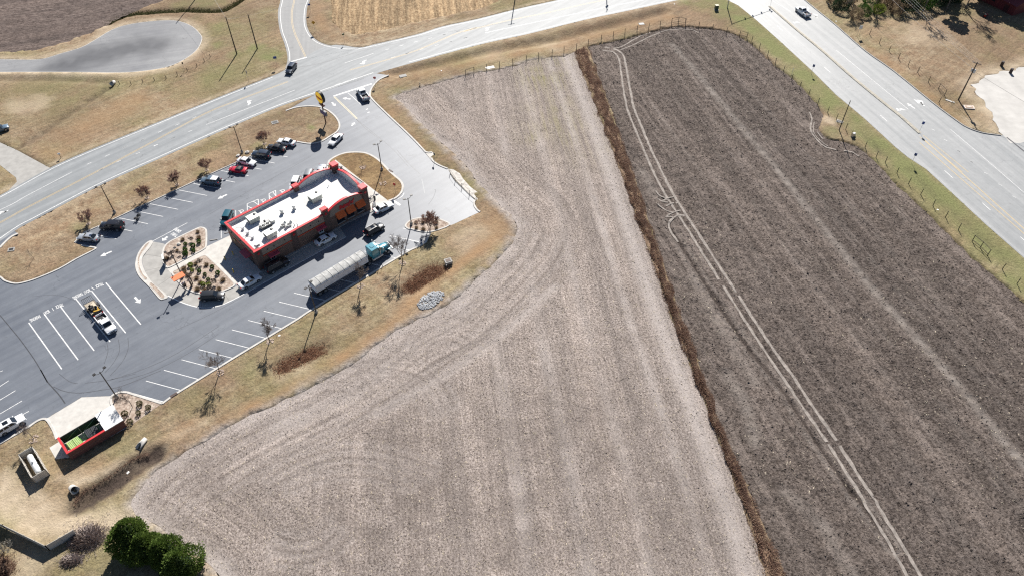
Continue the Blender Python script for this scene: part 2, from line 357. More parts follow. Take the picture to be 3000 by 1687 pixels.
def densify(poly, step, closed=True):
    q = [Vector((p[0], p[1])) for p in poly]; out = []
    for i in range(len(q) if closed else len(q) - 1):
        a, b = q[i], q[(i + 1) % len(q)]; k = max(1, int((b - a).length / step))
        out += [a + (b - a) * (j / k) for j in range(k)]
    return out
def grid_pts(x0, x1, y0, y1, s, jit=0.25):
    X, Y = np.meshgrid(np.arange(x0, x1, s), np.arange(y0, y1, s)); P = np.stack([X.ravel(), Y.ravel()], 1)
    return P + RNG.uniform(-jit * s, jit * s, P.shape)
def val_noise(P, scale, seed=0):                # cheap smooth value noise, vectorised
    r = np.random.default_rng(seed); T = r.random((256, 256)); q = P * scale + 1000.0
    i = np.floor(q).astype(int); f = q - i; f = f * f * (3 - 2 * f); a, b = i[:, 0] % 256, i[:, 1] % 256; c, d = (a + 1) % 256, (b + 1) % 256
    return (T[a, b] * (1 - f[:, 0]) + T[c, b] * f[:, 0]) * (1 - f[:, 1]) + (T[a, d] * (1 - f[:, 0]) + T[c, d] * f[:, 0]) * f[:, 1]
def tri_mesh(name, P, tris, Z, m, attrs=None, smooth_=True):
    me = bpy.data.meshes.new(name); V = np.column_stack([P, Z]).astype(np.float32); n = len(tris)
    me.vertices.add(len(V)); me.vertices.foreach_set('co', V.ravel())
    me.loops.add(n * 3); me.loops.foreach_set('vertex_index', np.array(tris, np.int32).ravel())
    me.polygons.add(n); me.polygons.foreach_set('loop_start', np.arange(0, n * 3, 3, dtype=np.int32))
    me.polygons.foreach_set('use_smooth', np.ones(n, bool))
    for k, v in (attrs or {}).items():
        at = me.attributes.new(k, 'FLOAT', 'POINT'); at.data.foreach_set('value', v.astype(np.float32))
    me.materials.append(m); me.update(); me.validate(); return me
def fill_region(name, poly, spacing, zf, m, attrs=None, extra=()):
    poly = ccw([Vector((p[0], p[1])) for p in poly]); ring = densify(poly, spacing)
    A = np.array([(p.x, p.y) for p in ring]); lo, hi = A.min(0), A.max(0)
    Q = grid_pts(lo[0], hi[0], lo[1], hi[1], spacing); Q = Q[inside(ring, Q)]
    Q = Q[dist_line(ring + [ring[0]], Q) > spacing * 0.45]
    for e_ in extra:
        E_ = np.array([(p.x, p.y) for p in densify(e_, 0.55, False)]); E_ = E_[inside(ring, E_)]; E_ = E_[dist_line(ring + [ring[0]], E_) > 0.2]; Q = np.vstack([Q, E_])
    pts = [Vector((float(a), float(b))) for a, b in np.vstack([A, Q])]; k = len(A)
    vs, _, fs, *_r = delaunay_2d_cdt(pts, [(i, (i + 1) % k) for i in range(k)], [], 1, 1e-5)
    P = np.array([(v.x, v.y) for v in vs])
    return tri_mesh(name, P, fs, zf(P), m, {k_: f(P) for k_, f in (attrs or {}).items()})
def scatter_clods(name, poly, n, s0, s1, zf, m, seed, flat=0.55, elong=1.0, rot=None, dens=None):
    r = np.random.default_rng(seed); A = np.array([(p[0], p[1]) for p in poly]); lo, hi = A.min(0), A.max(0); lo = np.maximum(lo, (-120, 25)); hi = np.minimum(hi, (130, 235))
    Q = r.uniform(lo, hi, (int(n * 2.6), 2)); Q = Q[inside(poly, Q)]
    if dens is not None: Q = Q[r.random(len(Q)) < dens(Q)]
    Q = Q[:n]; n = len(Q); z = zf(Q); s = s0 * (s1 / s0) ** (r.random(n) ** 1.6); a0 = r.uniform(0, 6.28, n) if rot is None else rot + r.normal(0, .5, n)
    V = np.zeros((n, 5, 3)); c_, s_ = np.cos(a0), np.sin(a0)
    for k in range(4):
        t = k * math.pi / 2 + math.pi / 4; e = s * r.uniform(.6, 1.15, n); x, y = e * math.cos(t) * elong, e * math.sin(t)
        V[:, k, 0] = Q[:, 0] + x * c_ - y * s_; V[:, k, 1] = Q[:, 1] + x * s_ + y * c_; V[:, k, 2] = z - .05
    V[:, 4, :2] = Q + r.normal(0, .25, (n, 2)) * s[:, None]; V[:, 4, 2] = z + s * flat * r.uniform(.6, 1.3, n)
    b = (np.arange(n) * 5)[:, None, None]; T = b + np.array([[0, 1, 4], [1, 2, 4], [2, 3, 4], [3, 0, 4]])[None]
    me = tri_mesh(name, V.reshape(-1, 3)[:, :2], T.reshape(-1, 3), V.reshape(-1, 3)[:, 2], m); me.polygons.foreach_set('use_smooth', np.zeros(len(me.polygons), bool)); return me
def text_mesh(txt, size, shear=0.0, extrude=0.0, bold=0.0, spacing=1.0):
    cu = bpy.data.curves.new('lettering', 'FONT'); cu.body = txt; cu.size = size; cu.shear = shear; cu.extrude = extrude; cu.offset = bold
    cu.space_character = spacing; cu.align_x = 'CENTER'; cu.align_y = 'CENTER'; cu.resolution_u = 3
    o = bpy.data.objects.new('lettering', cu); C.objects.link(o); bpy.context.view_layer.update()
    me = bpy.data.meshes.new_from_object(o.evaluated_get(bpy.context.evaluated_depsgraph_get()))
    bpy.data.objects.remove(o); bpy.data.curves.remove(cu); return me

# ================================================================== the setting
ANG = math.radians(43.7); UX = Vector((math.cos(ANG), math.sin(ANG))); VX = Vector((-UX.y, UX.x))
V2 = lambda p: Vector((p[0], p[1]))
# ---- outlines read off the photograph and put on the ground
hN = [G(*p) for p in ((-620, 905), (-300, 737), (0, 580), (74, 539), (159, 493), (248, 453), (373, 401), (480, 357), (600, 308), (721, 259), (799, 228), (838, 210))] \
   + TB.L((1150, 452), (1450, 466), (1600, 436), (2000, 342)) + TC.L((0, 264), (322, 195), (700, 100), (1130, 5), (1500, -78), (2100, -205))
hS = [G(-620, 1118), G(-300, 905), G(-100, 772)] + ZA.L((150, 1100), (400, 962), (700, 803), (1200, 545), (1900, 232), (2420, 0)) \
   + TB.L((300, 1160), (700, 995), (1125, 850), (1590, 690), (1930, 590), (2576, 415)) + TC.L((800, 310), (1300, 185), (1700, 100), (2150, 5), (2700, -110))
hNs, hSs = smooth(hN, 4), smooth(hS, 4)
highway_poly = offset(hNs, 0.75) + offset(hSs, -0.85)[::-1]
street_W = TB.L((740, -120), (735, 0), (714, 100), (714, 180), (733, 300), (770, 400), (798, 500), (803, 580), (770, 690))
street_E = TB.L((985, -120), (972, 0), (945, 80), (936, 180), (945, 260), (985, 340), (1050, 400), (1150, 440), (1300, 464), (1450, 468), (1600, 440))
sWs, sEs = smooth(street_W, 5), smooth(street_E, 5)
street_poly = offset(sWs, -0.7) + [V2(TB(900, 800)), V2(TB(1500, 560))] + offset(sEs, 0.7)[::-1]
rW = TD.L((-160, -150), (40, -20), (180, 50), (340, 180), (530, 350), (800, 600), (1000, 800), (1240, 1000), (1500, 1240)) + FB.L((1480, 200), (1650, 310), (1900, 540), (2200, 820), (2576, 1150), (2900, 1440), (3300, 1800))
rE = TD.L((600, -110), (730, 0), (850, 100), (1000, 220), (1240, 430), (1480, 600), (1800, 860), (2000, 1010), (2100, 1075), (2230, 1120), (2380, 1140), (2576, 1120), (3000, 1010)) 
rEtail = [G(3500, 640), G(3600, 1050)]
right_poly = [V2(p) for p in rE] + [V2(p) for p in rEtail] + [V2(p) for p in rW[::-1]]
cul = smooth(TA.L((-700, 560), (0, 565), (250, 570), (410, 560), (560, 515), (760, 455), (900, 380), (1050, 290), (1200, 240), (1400, 210), (1600, 197), (1720, 215), (1820, 260), (1890, 330), (1905, 372),
    (1880, 440), (1830, 500), (1720, 575), (1560, 640), (1300, 680), (1050, 690), (700, 685), (0, 685), (-700, 690)), 4)
drive_poly = [V2(p) for p in ZA.L((-500, -180), (0, 75), (200, 165), (560, 360), (640, 400), (200, 640), (60, 680), (200, 540), (190, 490), (0, 340), (-500, 10))]
gravel = smooth(TD.L((2900, 520), (2576, 560), (2400, 600), (2250, 640), (2150, 720), (2180, 800), (2250, 870), (2300, 980), (2340, 1060), (2380, 1130), (2576, 1200), (3300, 1100)), 3, True)
# lot outline: north grass strip, entrance, east side, south kerb, dumpster corner, west side out of frame
strip_N = TB.L((765, 1050), (850, 1022), (950, 1008), (1050, 1010), (1130, 1030), (1200, 1075), (1250, 1130), (1272, 1190), (1250, 1245), (1180, 1292), (1100, 1340), (1000, 1360), (900, 1347), (850, 1338))
strip_S = ZB.L((600, 412), (400, 500), (200, 590), (0, 680)) + ZA.L((2100, 627), (1500, 905), (1200, 1047), (1000, 1135), (880, 1255))
strip_W = ZA.L((965, 1285), (1075, 1308), (1128, 1318), (1105, 1345), (900, 1449)) + ZE.L((700, 115), (450, 222), (300, 270), (180, 288), (60, 255), (0, 208)) + [G(-40, 800), G(-40, 770)] + ZA.L((0, 1315), (100, 1215), (210, 1150))
strip_loop = smooth(strip_N, 4) + [V2(p) for p in strip_S] + smooth(strip_W, 3)
east_kerb = TB.L((1735, 715), (1640, 762), (1580, 830), (1560, 885), (1575, 935), (1700, 1062), (1900, 1250), (2000, 1350), (2080, 1437))
east_kerb2 = KE.L((1160, 195), (1200, 270), (1330, 360), (1540, 448))
east_edge = KE.L((1560, 480), (1700, 700), (1880, 880), (2050, 1050), (2200, 1190))
se_kerb = KE.L((2200, 1190), (2165, 1230), (2175, 1320), (2240, 1420)) + ZD.L((2200, 250),)
south_edge = ZD.L((2170, 262), (1900, 388), (1850, 412), (1640, 490), (1610, 500), (1560, 605), (1500, 645), (1370, 705), (1050, 893), (860, 1012), (400, 1283), (150, 1442)) + ZH.L((1500, 545), (700, 1032), (70, 1422)) + ZF.L((2080, 290), (1915, 413))
sw_edge = ZF.L((1500, 280), (1400, 285), (1310, 325), (960, 335), (550, 590), (480, 600), (350, 682), (0, 885)) + [G(-300, 1460)]
lot_poly = [V2(p) for p in (TB.L((600, 1115), (765, 1050), (1120, 853), (1590, 693)) + east_kerb + KE.L((985, 5), (1085, 62), (1150, 150)) + east_kerb2 + east_edge + se_kerb + south_edge + sw_edge
    + [G(-700, 1250), G(-620, 1060), G(-300, 880), G(-100, 750)] + ZA.L((150, 1102),) )] 
# cut the north strip out of the lot by walking round it
lot_poly += [V2(p) for p in ZA.L((215, 1150), (100, 1215), (0, 1315))] + [V2(G(-40, 770)), V2(G(-40, 800))] + [V2(p) for p in ZE.L((0, 208), (60, 255), (180, 288), (300, 270), (450, 222), (700, 115))] \
    + [V2(p) for p in ZA.L((900, 1449), (1105, 1345), (1128, 1318), (1075, 1308), (965, 1285), (880, 1255))] + [V2(p) for p in strip_S[::-1][1:]] + [V2(p) for p in smooth(strip_N, 4)[::-1][:-2]]
# fields
hedge_W = OV.L((1445, 132), (1500, 270), (1560, 430), (1620, 600), (1690, 800), (1770, 1000), (1830, 1160), (1890, 1330), (1925, 1449), (1995, 1680))
hedge_E = OV.L((1478, 118), (1500, 180), (1556, 330), (1600, 460), (1660, 640), (1700, 760), (1760, 920), (1800, 1040), (1850, 1160), (1900, 1280), (1952, 1390), (1975, 1449), (2060, 1680))
pale_W = TB.L((1790, 925), (1850, 882), (2000, 850), (2300, 760), (2576, 690)) + TC.L((600, 640), (900, 560), (1230, 532))
pale_L = OV.L((560, 1449), (500, 1400), (450, 1368), (400, 1325), (345, 1292), (330, 1255), (400, 1182), (480, 1132), (600, 1062), (750, 990), (880, 920), (1000, 832), (1120, 770), (1210, 692), (1278, 625), (1300, 585), (1290, 550), (1230, 490), (1160, 405), (1060, 312), (1015, 262))
pale_poly = smooth(pale_W, 3)[:-1] + [V2(p) for p in hedge_W] + [V2(G(1100, 2100))] + [V2(G(860, 1900))] + smooth(pale_L, 3)
plow_edge = OV.L((1485, 115), (1560, 100), (1630, 82), (1690, 68), (1760, 69), (1820, 78), (1880, 102), (1930, 147), (2000, 203), (2060, 268), (2072, 295), (2060, 325), (2082, 348), (2120, 356), (2172, 378), (2250, 455), (2350, 550), (2440, 640), (2576, 755), (2800, 950))
plow_poly = smooth(plow_edge, 4) + [V2(G(3500, 1700)), V2(G(2900, 2150))] + [V2(p) for p in hedge_E[::-1]]
nw_poly = smooth(TA.L((-500, -80), (700, -60), (1540, 0), (1440, 42), (1200, 135), (1000, 245), (800, 330), (600, 402), (400, 462), (0, 500), (-500, 520)), 2, True)
tan_poly = smooth(TB.L((1200, -60), (1190, 120), (1230, 220), (1300, 290), (1450, 320), (1700, 280), (2100, 190), (2576, 85)), 3) + [V2(p) for p in TC.L((480, 30), (620, -60), (300, -150))]
def ragged(poly, amp, sd):
    q = densify(poly, 0.9); A = np.array([(p.x, p.y) for p in q]); k = (val_noise(A, 0.55, sd) - .5) * 2 * amp + (val_noise(A, 0.13, sd + 1) - .5) * amp; nn = offset(q, 1.0, True)
    return [p + (m - p) * float(e) for p, m, e in zip(q, nn, k)]
pale_poly, plow_poly, nw_poly, tan_poly = ragged(pale_poly, .35, 301), ragged(plow_poly, .22, 302), ragged(nw_poly, .7, 303), ragged(tan_poly, .6, 304); gravel = ragged(gravel, .9, 305)
# ---- ditches: centre line, half width, depth
TR_SW = TB.L((1700, 715),) + TC.L((-300, 660), (0, 590), (500, 475), (1000, 385), (1500, 262), (1900, 160), (2080, 112))
DITCH = [(TR_SW, 3.2, 0.75), (TA.L((200, 1385), (560, 1145), (760, 1010), (1050, 815)), 1.3, 0.6), (TA.L((-300, 735), (0, 742), (500, 745), (1050, 770)), 2.6, 0.55),
         (TA.L((1000, 225), (1200, 142), (1500, 112), (1750, 98), (2050, 104), (2150, 75), (2300, -20)), 1.9, 0.9),
         (ZD.L((1350, 1150), (1550, 1010), (1760, 885)), 3.0, 0.7), (ZH.L((1290, 1120), (1560, 985), (1800, 880)), 2.6, 0.7),
         (ZG.L((930, 590), (1250, 400), (1550, 180), (1830, 10)), 2.7, 1.0), (ZA.L((250, 1180), (800, 900), (1300, 640), (1900, 350), (2500, 110)), 3.5, 0.3),
         (TD.L((1150, 1010), (1280, 1180), (1420, 1320)), 2.0, 0.3), (FB.L((1500, 330), (1900, 720), (2500, 1250)), 2.0, 0.25), (TD.L((1500, 640), (1750, 850), (1900, 980)), 1.6, 0.3)]
# ---- materials of the ground
M_grass = grassy('dry_winter_grass', (0.35, 0.28, 0.195), (0.24, 0.168, 0.112), (0.195, 0.20, 0.088), (0.285, 0.20, 0.135), ANG, 0.45)
M_road = asphalt('worn_highway_asphalt', (0.19, 0.203, 0.213), (0.295, 0.308, 0.316), 0.6, ANG + 0.05, 0.7, 0.25, 0.28)
M_road2 = asphalt('bleached_road_asphalt', (0.225, 0.235, 0.24), (0.335, 0.34, 0.34), 0.55, math.radians(-72.7), 0.7, 0.25)
M_road3 = asphalt('side_street_asphalt', (0.20, 0.202, 0.205), (0.27, 0.272, 0.27), 0.6, math.radians(100), 0.5, 0.25, 0.28)
M_lot = asphalt('parking_lot_asphalt', (0.098, 0.110, 0.134), (0.175, 0.19, 0.215), 0.5, ANG, 0.45, 0.5, 0.42)
M_cul = asphalt('grey_turning_circle_asphalt', (0.15, 0.153, 0.165), (0.27, 0.272, 0.275), 0.6, 0.3, 0.4, 0.5, 0.3)
M_conc = plain('pale_concrete', (0.52, 0.50, 0.465), 0.85, vary=0.12, scale=0.9, bump=0.15)
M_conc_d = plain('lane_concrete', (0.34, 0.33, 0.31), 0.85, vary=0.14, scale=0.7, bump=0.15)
M_white = plain('white_road_paint', (0.66, 0.66, 0.65), 0.6, vary=0.25, scale=4.0)
M_yellow = plain('faded_yellow_road_paint', (0.50, 0.38, 0.20), 0.6, vary=0.14, scale=2.0)
M_pale = soil('pale_stubble_soil', (0.148, 0.121, 0.107), (0.44, 0.384, 0.352), (0.56, 0.50, 0.44), math.radians(97.4), track=(0.45, 0.405, 0.38), bump=0.6, clod=3.2, straw_amt=0.5, band=0.42, green=(0.25, 0.225, 0.11), speck=0.85, stretch=0.8, rows=1.15, rowamp=0.45, headland=True)
M_plow = soil('ploughed_dark_soil', (0.054, 0.043, 0.038), (0.205, 0.172, 0.154), (0.35, 0.295, 0.24), math.radians(105), track=(0.25, 0.22, 0.197), bump=1.0, clod=2.3, straw_amt=0.4, band=0.5, speck=0.6, stretch=1.1, rows=1.1, rowamp=0.32, streak=0.6)
M_plow2 = soil('ploughed_far_soil', (0.085, 0.066, 0.060), (0.175, 0.142, 0.128), (0.23, 0.19, 0.16), math.radians(20), track=(0.2, 0.17, 0.15), bump=0.8, clod=1.6, straw_amt=0.2, band=0.8)
M_tan = soil('tan_stubble_soil', (0.20, 0.13, 0.075), (0.40, 0.30, 0.185), (0.54, 0.44, 0.29), math.radians(97), bump=0.8, clod=1.5, straw_amt=0.8, band=0.5, speck=0.3, rows=0.75, rowamp=0.95)
M_gravel = plain('white_crushed_stone', (0.47, 0.455, 0.43), 0.9, vary=0.14, scale=0.25, bump=0.4)
# ---- the ground sheet, lowered under everything that has a surface of its own
pave = [highway_poly, street_poly, right_poly, cul, lot_poly, drive_poly]
pad = [V2(p) for p in ZF.L((550, 590), (965, 337), (1315, 322), (1320, 400), (1350, 470), (1500, 690), (850, 1068), (690, 850), (600, 690))]; wing = [V2(p) for p in ZF.L((695, 862), (585, 930), (660, 1065), (830, 1040))]
low = [(p, -0.3, 0.0) for p in pave + [pad, wing]] + [(gravel, -0.3, 0.0), (pale_poly, -0.6, 0.0), (plow_poly, -0.8, 0.0), (nw_poly, -0.8, 0.0), (tan_poly, -0.6, 0.0)]
lot_loop = lot_poly + [lot_poly[0]]
P = [grid_pts(-215, 215, 22, 262, 1.15)]
for q, _z, _ in low:
    d = densify(q, 0.8); cq = ccw(d)
    for off in (-0.06, 0.3): P.append(np.array([(p.x, p.y) for p in offset(cq, off, True)]))
far = [(x, y) for x in np.linspace(-2500, 2500, 21) for y in np.linspace(-2300, 2700, 21) if not (-230 < x < 230 and 5 < y < 280)]
P.append(np.array(far)); P = np.vstack(P)
keep = np.ones(len(P), bool); P = P[keep]
vs_, _, fs_, *_r = delaunay_2d_cdt([Vector((float(a), float(b))) for a, b in P], [], [], 0, 1e-4)
P = np.array([(v.x, v.y) for v in vs_])
Z = 0.075 + (val_noise(P, 0.18, 1) - 0.5) * 0.10 + (val_noise(P, 0.6, 2) - 0.5) * 0.05
near_pave = np.minimum.reduce([dist_line(list(q) + [q[0]], P) for q in pave])
Z = np.where(near_pave < 1.2, 0.07 + (Z - 0.07) * (near_pave / 1.2), Z)
bare = np.zeros(len(P)); lush = np.zeros(len(P))
for line, hw, dep in DITCH:
    d = dist_line(smooth(line, 3), P); t = np.clip(1 - d / hw, 0, 1); t = t * t * (3 - 2 * t)
    edge = np.clip(near_pave / 1.0, 0, 1); Z -= dep * t * edge
for q, z, _ in low:
    Z[inside(ccw([V2(p) for p in q]), P) & (dist_line(list(q) + [q[0]], P) > 0.15)] = z
def blob(c, r, k=1.0):
    d = np.hypot(P[:, 0] - c.x, P[:, 1] - c.y); n_ = val_noise(P, 0.5, 9) * 0.9 + val_noise(P, 1.3, 8) * 0.5
    return np.clip((1.25 - d / r) * 1.6 - n_, 0, 1) * k
for zn, x, y, r, k in ((TA, 2230, 520, 4.5, .8), (TA, 2420, 460, 5, .9), (TA, 2560, 530, 6, .9), (TA, 2050, 420, 4, .7), (TA, 2060, 250, 4, .6), (TA, 700, 730, 6, .5), (TA, 1780, 900, 7, .35), (TA, 1950, 40, 9, .5), (TA, 1720, 60, 6, .45), (TA, 600, 1000, 12, .3), (TA, 300, 880, 9, .25),
        (ZB, 1265, 105, 1.6, 1), (ZB, 1238, 85, 1.2, 1), (TB, 1010, 1215, 1.3, .8), (TC, 2280, 20, 5, .8), (TC, 2420, 60, 6, .5), (TC, 850, 560, 5, .4), (TD, 60, 110, 6, .6), (TD, 380, 330, 9, .35), (TD, 960, 1110, 4, .6), (TD, 1340, 1350, 5, .7), (TD, 1250, 1080, 8, .35),
        (FB, 1050, 30, 9, .4), (FB, 1400, 330, 9, .4), (FB, 1800, 720, 9, .4), (FB, 2150, 1050, 10, .45), (FB, 2430, 1340, 5, .9), (FB, 2560, 1400, 6, .6), (ZG, 80, 800, 4, .55), (ZF, 2250, 330, 6, .3), (ZF, 1500, 850, 7, .25), (ZH, 900, 1100, 5, .3), (KE, 1900, 700, 4, .3), (ZA, 950, 1050, 3, .5), (ZA, 2380, 430, 3, .5), (ZB, 640, 320, 3, .5), (TB, 40, 40, 6, .5), (TB, 1850, 880, 5, .4)):
    lush = np.maximum(lush, blob(zn(x, y), r, k))
for zn, x, y, r, k in ((TC, 1000, 420, 9, .5), (TC, 400, 520, 9, .4), (ZG, 500, 750, 6, .6), (ZG, 150, 500, 7, .5), (ZG, 300, 1350, 6, .5), (TA, 250, 1000, 9, .5), (TD, 2100, 1050, 6, .5), (TD, 1700, 300, 12, .4), (TA, 1000, 260, 4, .7), (TD, 950, 1010, 3, .9), (ZD, 2100, 550, 9, .35), (ZH, 1500, 1150, 6, .4)):
    bare = np.maximum(bare, blob(zn(x, y), r, k))
# worn earth: road shoulders, the sandy verge of the turning circle, the mown track below the lot
for line, w_, k in ((offset(hNs, 1.6), 1.3, .55), (offset(hSs, -1.8), 1.2, .35), (cul, 3.2, .8), (ZG.L((100, 350), (300, 700), (600, 860), (1000, 860), (1500, 760)), 1.6, .9), (ZF.L((700, 1300), (1400, 1120), (1800, 900), (2400, 640)), 1.0, .5)):
    d = dist_line(line, P); bare = np.maximum(bare, np.clip(1 - d / w_, 0, 1) * k * (0.5 + val_noise(P, 0.7, 5)))
rust = np.zeros(len(P))
for line, w_, k in ((ZH.L((700, 1700), (1300, 1440), (2000, 1000), (2576, 650)) + ZD.L((1500, 1190), (2100, 760), (2350, 560)), 1.5, .85), (ZD.L((2250, 260), (2400, 450), (2300, 620)), 3.0, .5), (TR_SW, 3.0, .35), (offset(TR_SW, -4.0), 1.8, .6), (TB.L((1640, 900), (1800, 1130), (2100, 1420)), 1.3, .5), (TA.L((500, 1400), (900, 1150), (1300, 950)), 5.0, .55), (ZF.L((900, 1250), (1600, 1030), (2300, 620)), 1.0, .4), (TD.L((1300, 420), (1700, 740), (2050, 1040)), 2.2, .5), (TB.L((1050, 60), (1100, 250), (1300, 380)), 2.0, .5), (ZA.L((300, 1290), (1100, 880), (1900, 500)), 1.2, .3)):
    rust = np.maximum(rust, k * np.clip(1.3 - dist_line(line, P) / w_, 0, 1) * np.clip(0.2 + 1.1 * val_noise(P, 0.35, 71), 0, 1))
dark_ground = np.clip(2.4 - dist_line(ZG.L((945, 580), (1250, 400), (1550, 180), (1830, 10)), P) / 1.0, 0, 1) * (0.8 + 0.4 * val_noise(P, 0.9, 51))  # dark wet mud of the basin
for line, w_, k in ((offset(TR_SW, 1.6), 2.6, .38), (TR_SW, 1.6, .25), (TA.L((200, 1385), (560, 1145), (760, 1010), (1050, 815)), 1.0, .5), (TA.L((-300, 740), (500, 745), (1050, 775)), 2.2, .35), (DITCH[3][0], 1.3, .55), (DITCH[4][0], 2.0, .3), (DITCH[5][0], 1.8, .35), (FB.L((1500, 330), (1900, 720), (2500, 1250)), 1.2, .25), (TD.L((1230, 1130), (1420, 1330)), 1.0, .4)):  # same dark colour along the swale and the other ditches
    dark_ground = np.maximum(dark_ground, k * np.clip(1.2 - dist_line(line, P) / w_, 0, 1) * (0.4 + 0.9 * val_noise(P, 0.5, 52)))
olive = offset(rW, -3.4); lush = np.maximum(lush, 1.0 * np.clip(1.5 - dist_line(olive, P) / 3.4, 0, 1) * (0.35 + 0.9 * val_noise(P, 0.28, 53)))
lush = np.maximum(lush, 0.4 * np.clip(1.3 - dist_line(TA.L((300, 900), (1500, 900), (2300, 500)), P) / 14, 0, 1) * np.clip(1.6 * val_noise(P, 0.12, 56) - .35, 0, 1)); dust = np.clip(1.25 - dist_line([V2(p) for p in pale_L] + [V2(p) for p in pale_W], P) / 1.5, 0, 1) * np.clip(1.5 * val_noise(P, 0.9, 57) - .1, 0, 1)
for line, w_ in ((ZG.L((60, 300), (250, 640), (480, 820), (750, 900), (1050, 880), (1450, 800)), 1.5), (ZG.L((380, 420), (480, 620), (700, 790), (1000, 790), (1300, 700)), 1.2), (ZG.L((0, 450), (150, 720), (420, 900)), 1.4), (ZF.L((900, 1330), (1500, 1150), (1900, 950)), .8)): bare = np.maximum(bare, np.clip(1.5 - dist_line(smooth(line, 3), P) / w_, 0, 1) * (0.45 + 0.6 * val_noise(P, 1.1, 58)))
ring_g = dist_line(list(gravel) + [gravel[0]], P); bare = np.maximum(bare, 0.9 * np.clip(1.2 - ring_g / 4.0, 0, 1) * (0.3 + 0.8 * val_noise(P, 0.5, 54)))
ground = structure(link('ground', tri_mesh('ground', P, fs_, Z, M_grass, {'lush': lush, 'bare': np.clip(bare, 0, 1), 'dark_ground': np.clip(dark_ground, 0, 1), 'rust': np.clip(rust, 0, 1), 'dust': np.clip(dust, 0, 1)})))
# ---- fields
def clods(P, a=0.10): return (val_noise(P, 0.7, 11) - 0.5) * a + (val_noise(P, 1.9, 12) - 0.5) * a * 0.9
EDGE_PL = smooth(plow_edge, 4)
TRK1 = smooth(TC.L((1500, 470), (1600, 490), (1650, 545), (1670, 650)) + FA.L((1075, 5), (1140, 190), (1240, 430), (1330, 640), (1440, 850), (1560, 1040), (1690, 1240), (1820, 1449)) + FD.L((1045, 0), (1250, 300), (1450, 600), (1700, 960), (2010, 1449)) + FF.L((1080, 760), (1280, 1090), (1400, 1300), (1480, 1449), (1540, 1560)), 3)
TRK2 = smooth(TC.L((1520, 440), (1640, 470), (1700, 530), (1725, 650)) + FA.L((1140, 5), (1210, 190), (1310, 430), (1400, 620), (1510, 840), (1630, 1030), (1760, 1230), (1900, 1449)) + FD.L((1135, 0), (1350, 300), (1530, 570), (1790, 950), (2110, 1449)) + FF.L((1180, 740), (1380, 1070), (1520, 1300), (1610, 1449), (1670, 1560)), 3)
TRK3 = smooth(TC.L((1520, 440), (1620, 450), (1700, 425), (1850, 340), (2040, 270), (2130, 248)), 3)
TRK4 = smooth(TC.L((1660, 470), (1800, 415), (1950, 340), (2100, 285), (2300, 272), (2420, 310)), 3)
RUT = smooth(FA.L((1480, 1130), (1500, 1200), (1580, 1320), (1660, 1449)) + FD.L((900, 0), (1100, 240), (1300, 500), (1500, 810), (1700, 1110), (1940, 1449)) + FF.L((920, 590), (1100, 830), (1220, 1000), (1340, 1180)), 3)
BAND = OV.L((1690, 110), (1760, 190), (1850, 300), (1960, 430), (2070, 570), (2200, 730), (2380, 930), (2576, 1165), (2800, 1440))
TRKS = [TRK1[::2] + [TRK1[-1]], TRK2[::2] + [TRK2[-1]], TRK3[::2] + [TRK3[-1]], TRK4[::2] + [TRK4[-1]]]
def trk_dist(P): return np.minimum.reduce([dist_line(t_, P) for t_ in TRKS])
def plow_z(P):
    z = -0.20 + clods(P, 0.26); d = dist_line(RUT, P); z -= 0.25 * np.clip(1 - d / 0.5, 0, 1)
    z += 0.08 * np.clip(1 - np.abs(d - .8) / 0.4, 0, 1); dt = trk_dist(P); w_ = np.clip(1.6 - dt / 0.4, 0, 1); z = z * (1 - w_) + (-0.24) * w_
    return z + 0.05 * np.clip(1 - np.abs(dt - .75) / .25, 0, 1)
def plow_track(P):
    t = 0.85 * np.clip(1.3 - dist_line(BAND, P) / 1.15, 0, 1) * (0.35 + 0.9 * val_noise(P, 0.9, 21))
    for off, k in ((OV.L((1740, 690), (1830, 850), (1900, 960)), .5), (OV.L((1830, 940), (1880, 1020), (1900, 1110)), .6), (OV.L((1980, 1240), (2080, 1330), (2150, 1449)), .5), (FA.L((1230, 650), (1310, 790), (1350, 880)), .55), (OV.L((2640 / 1.1646, 590), (2400, 800)), .15)):
        t = np.maximum(t, k * np.clip(1.2 - dist_line(off, P) / 1.5, 0, 1) * (0.4 + 0.8 * val_noise(P, 0.8, 22)))
    t = np.maximum(t, 0.6 * np.clip(1.2 - np.abs(dist_line(RUT, P) - 1.0) / 0.4, 0, 1) * (0.2 + val_noise(P, 0.5, 24)))
    for s_ in (4.5, -5.5, 10.0, -11.0, 19.0, -18.0, 27.0):
        t = np.maximum(t, 0.26 * np.clip(1 - dist_line(offset(BAND, s_), P) / 0.7, 0, 1) * (val_noise(P, 0.25, 23) > 0.42))
    return np.clip(t, 0, 1)
plow = structure(link('ploughed_field', fill_region('ploughed_field', plow_poly, 0.62, plow_z, M_plow, {'track': plow_track, 'packed_and_shade': lambda P: 0.75 * np.clip(1.4 - dist_line(RUT, P) / 0.3, 0, 1)}, [offset(RUT, k) for k in (-.8, -.45, -.15, .15, .45, .8)] + [offset(t_, k) for t_ in TRKS for k in (-.7, -.35, 0, .35, .7)])))  # dark along RUT: the furrow's shade painted in, with its moist soil
HW = [V2(p) for p in hedge_W]
arcs = []
def arc(zn, pts): arcs.append(smooth(zn.L(*pts), 4))
arc(FC, [(300, 560), (330, 400), (450, 230), (620, 160), (800, 170), (930, 240)]); arc(FC, [(470, 500), (500, 380), (620, 305), (740, 310), (840, 380)])
arc(FC, [(0, 1010), (300, 860), (600, 680), (900, 470), (1150, 300)]); arc(FC, [(0, 640), (300, 450), (700, 200)]); arc(FC, [(0, 720), (120, 700), (200, 850)])
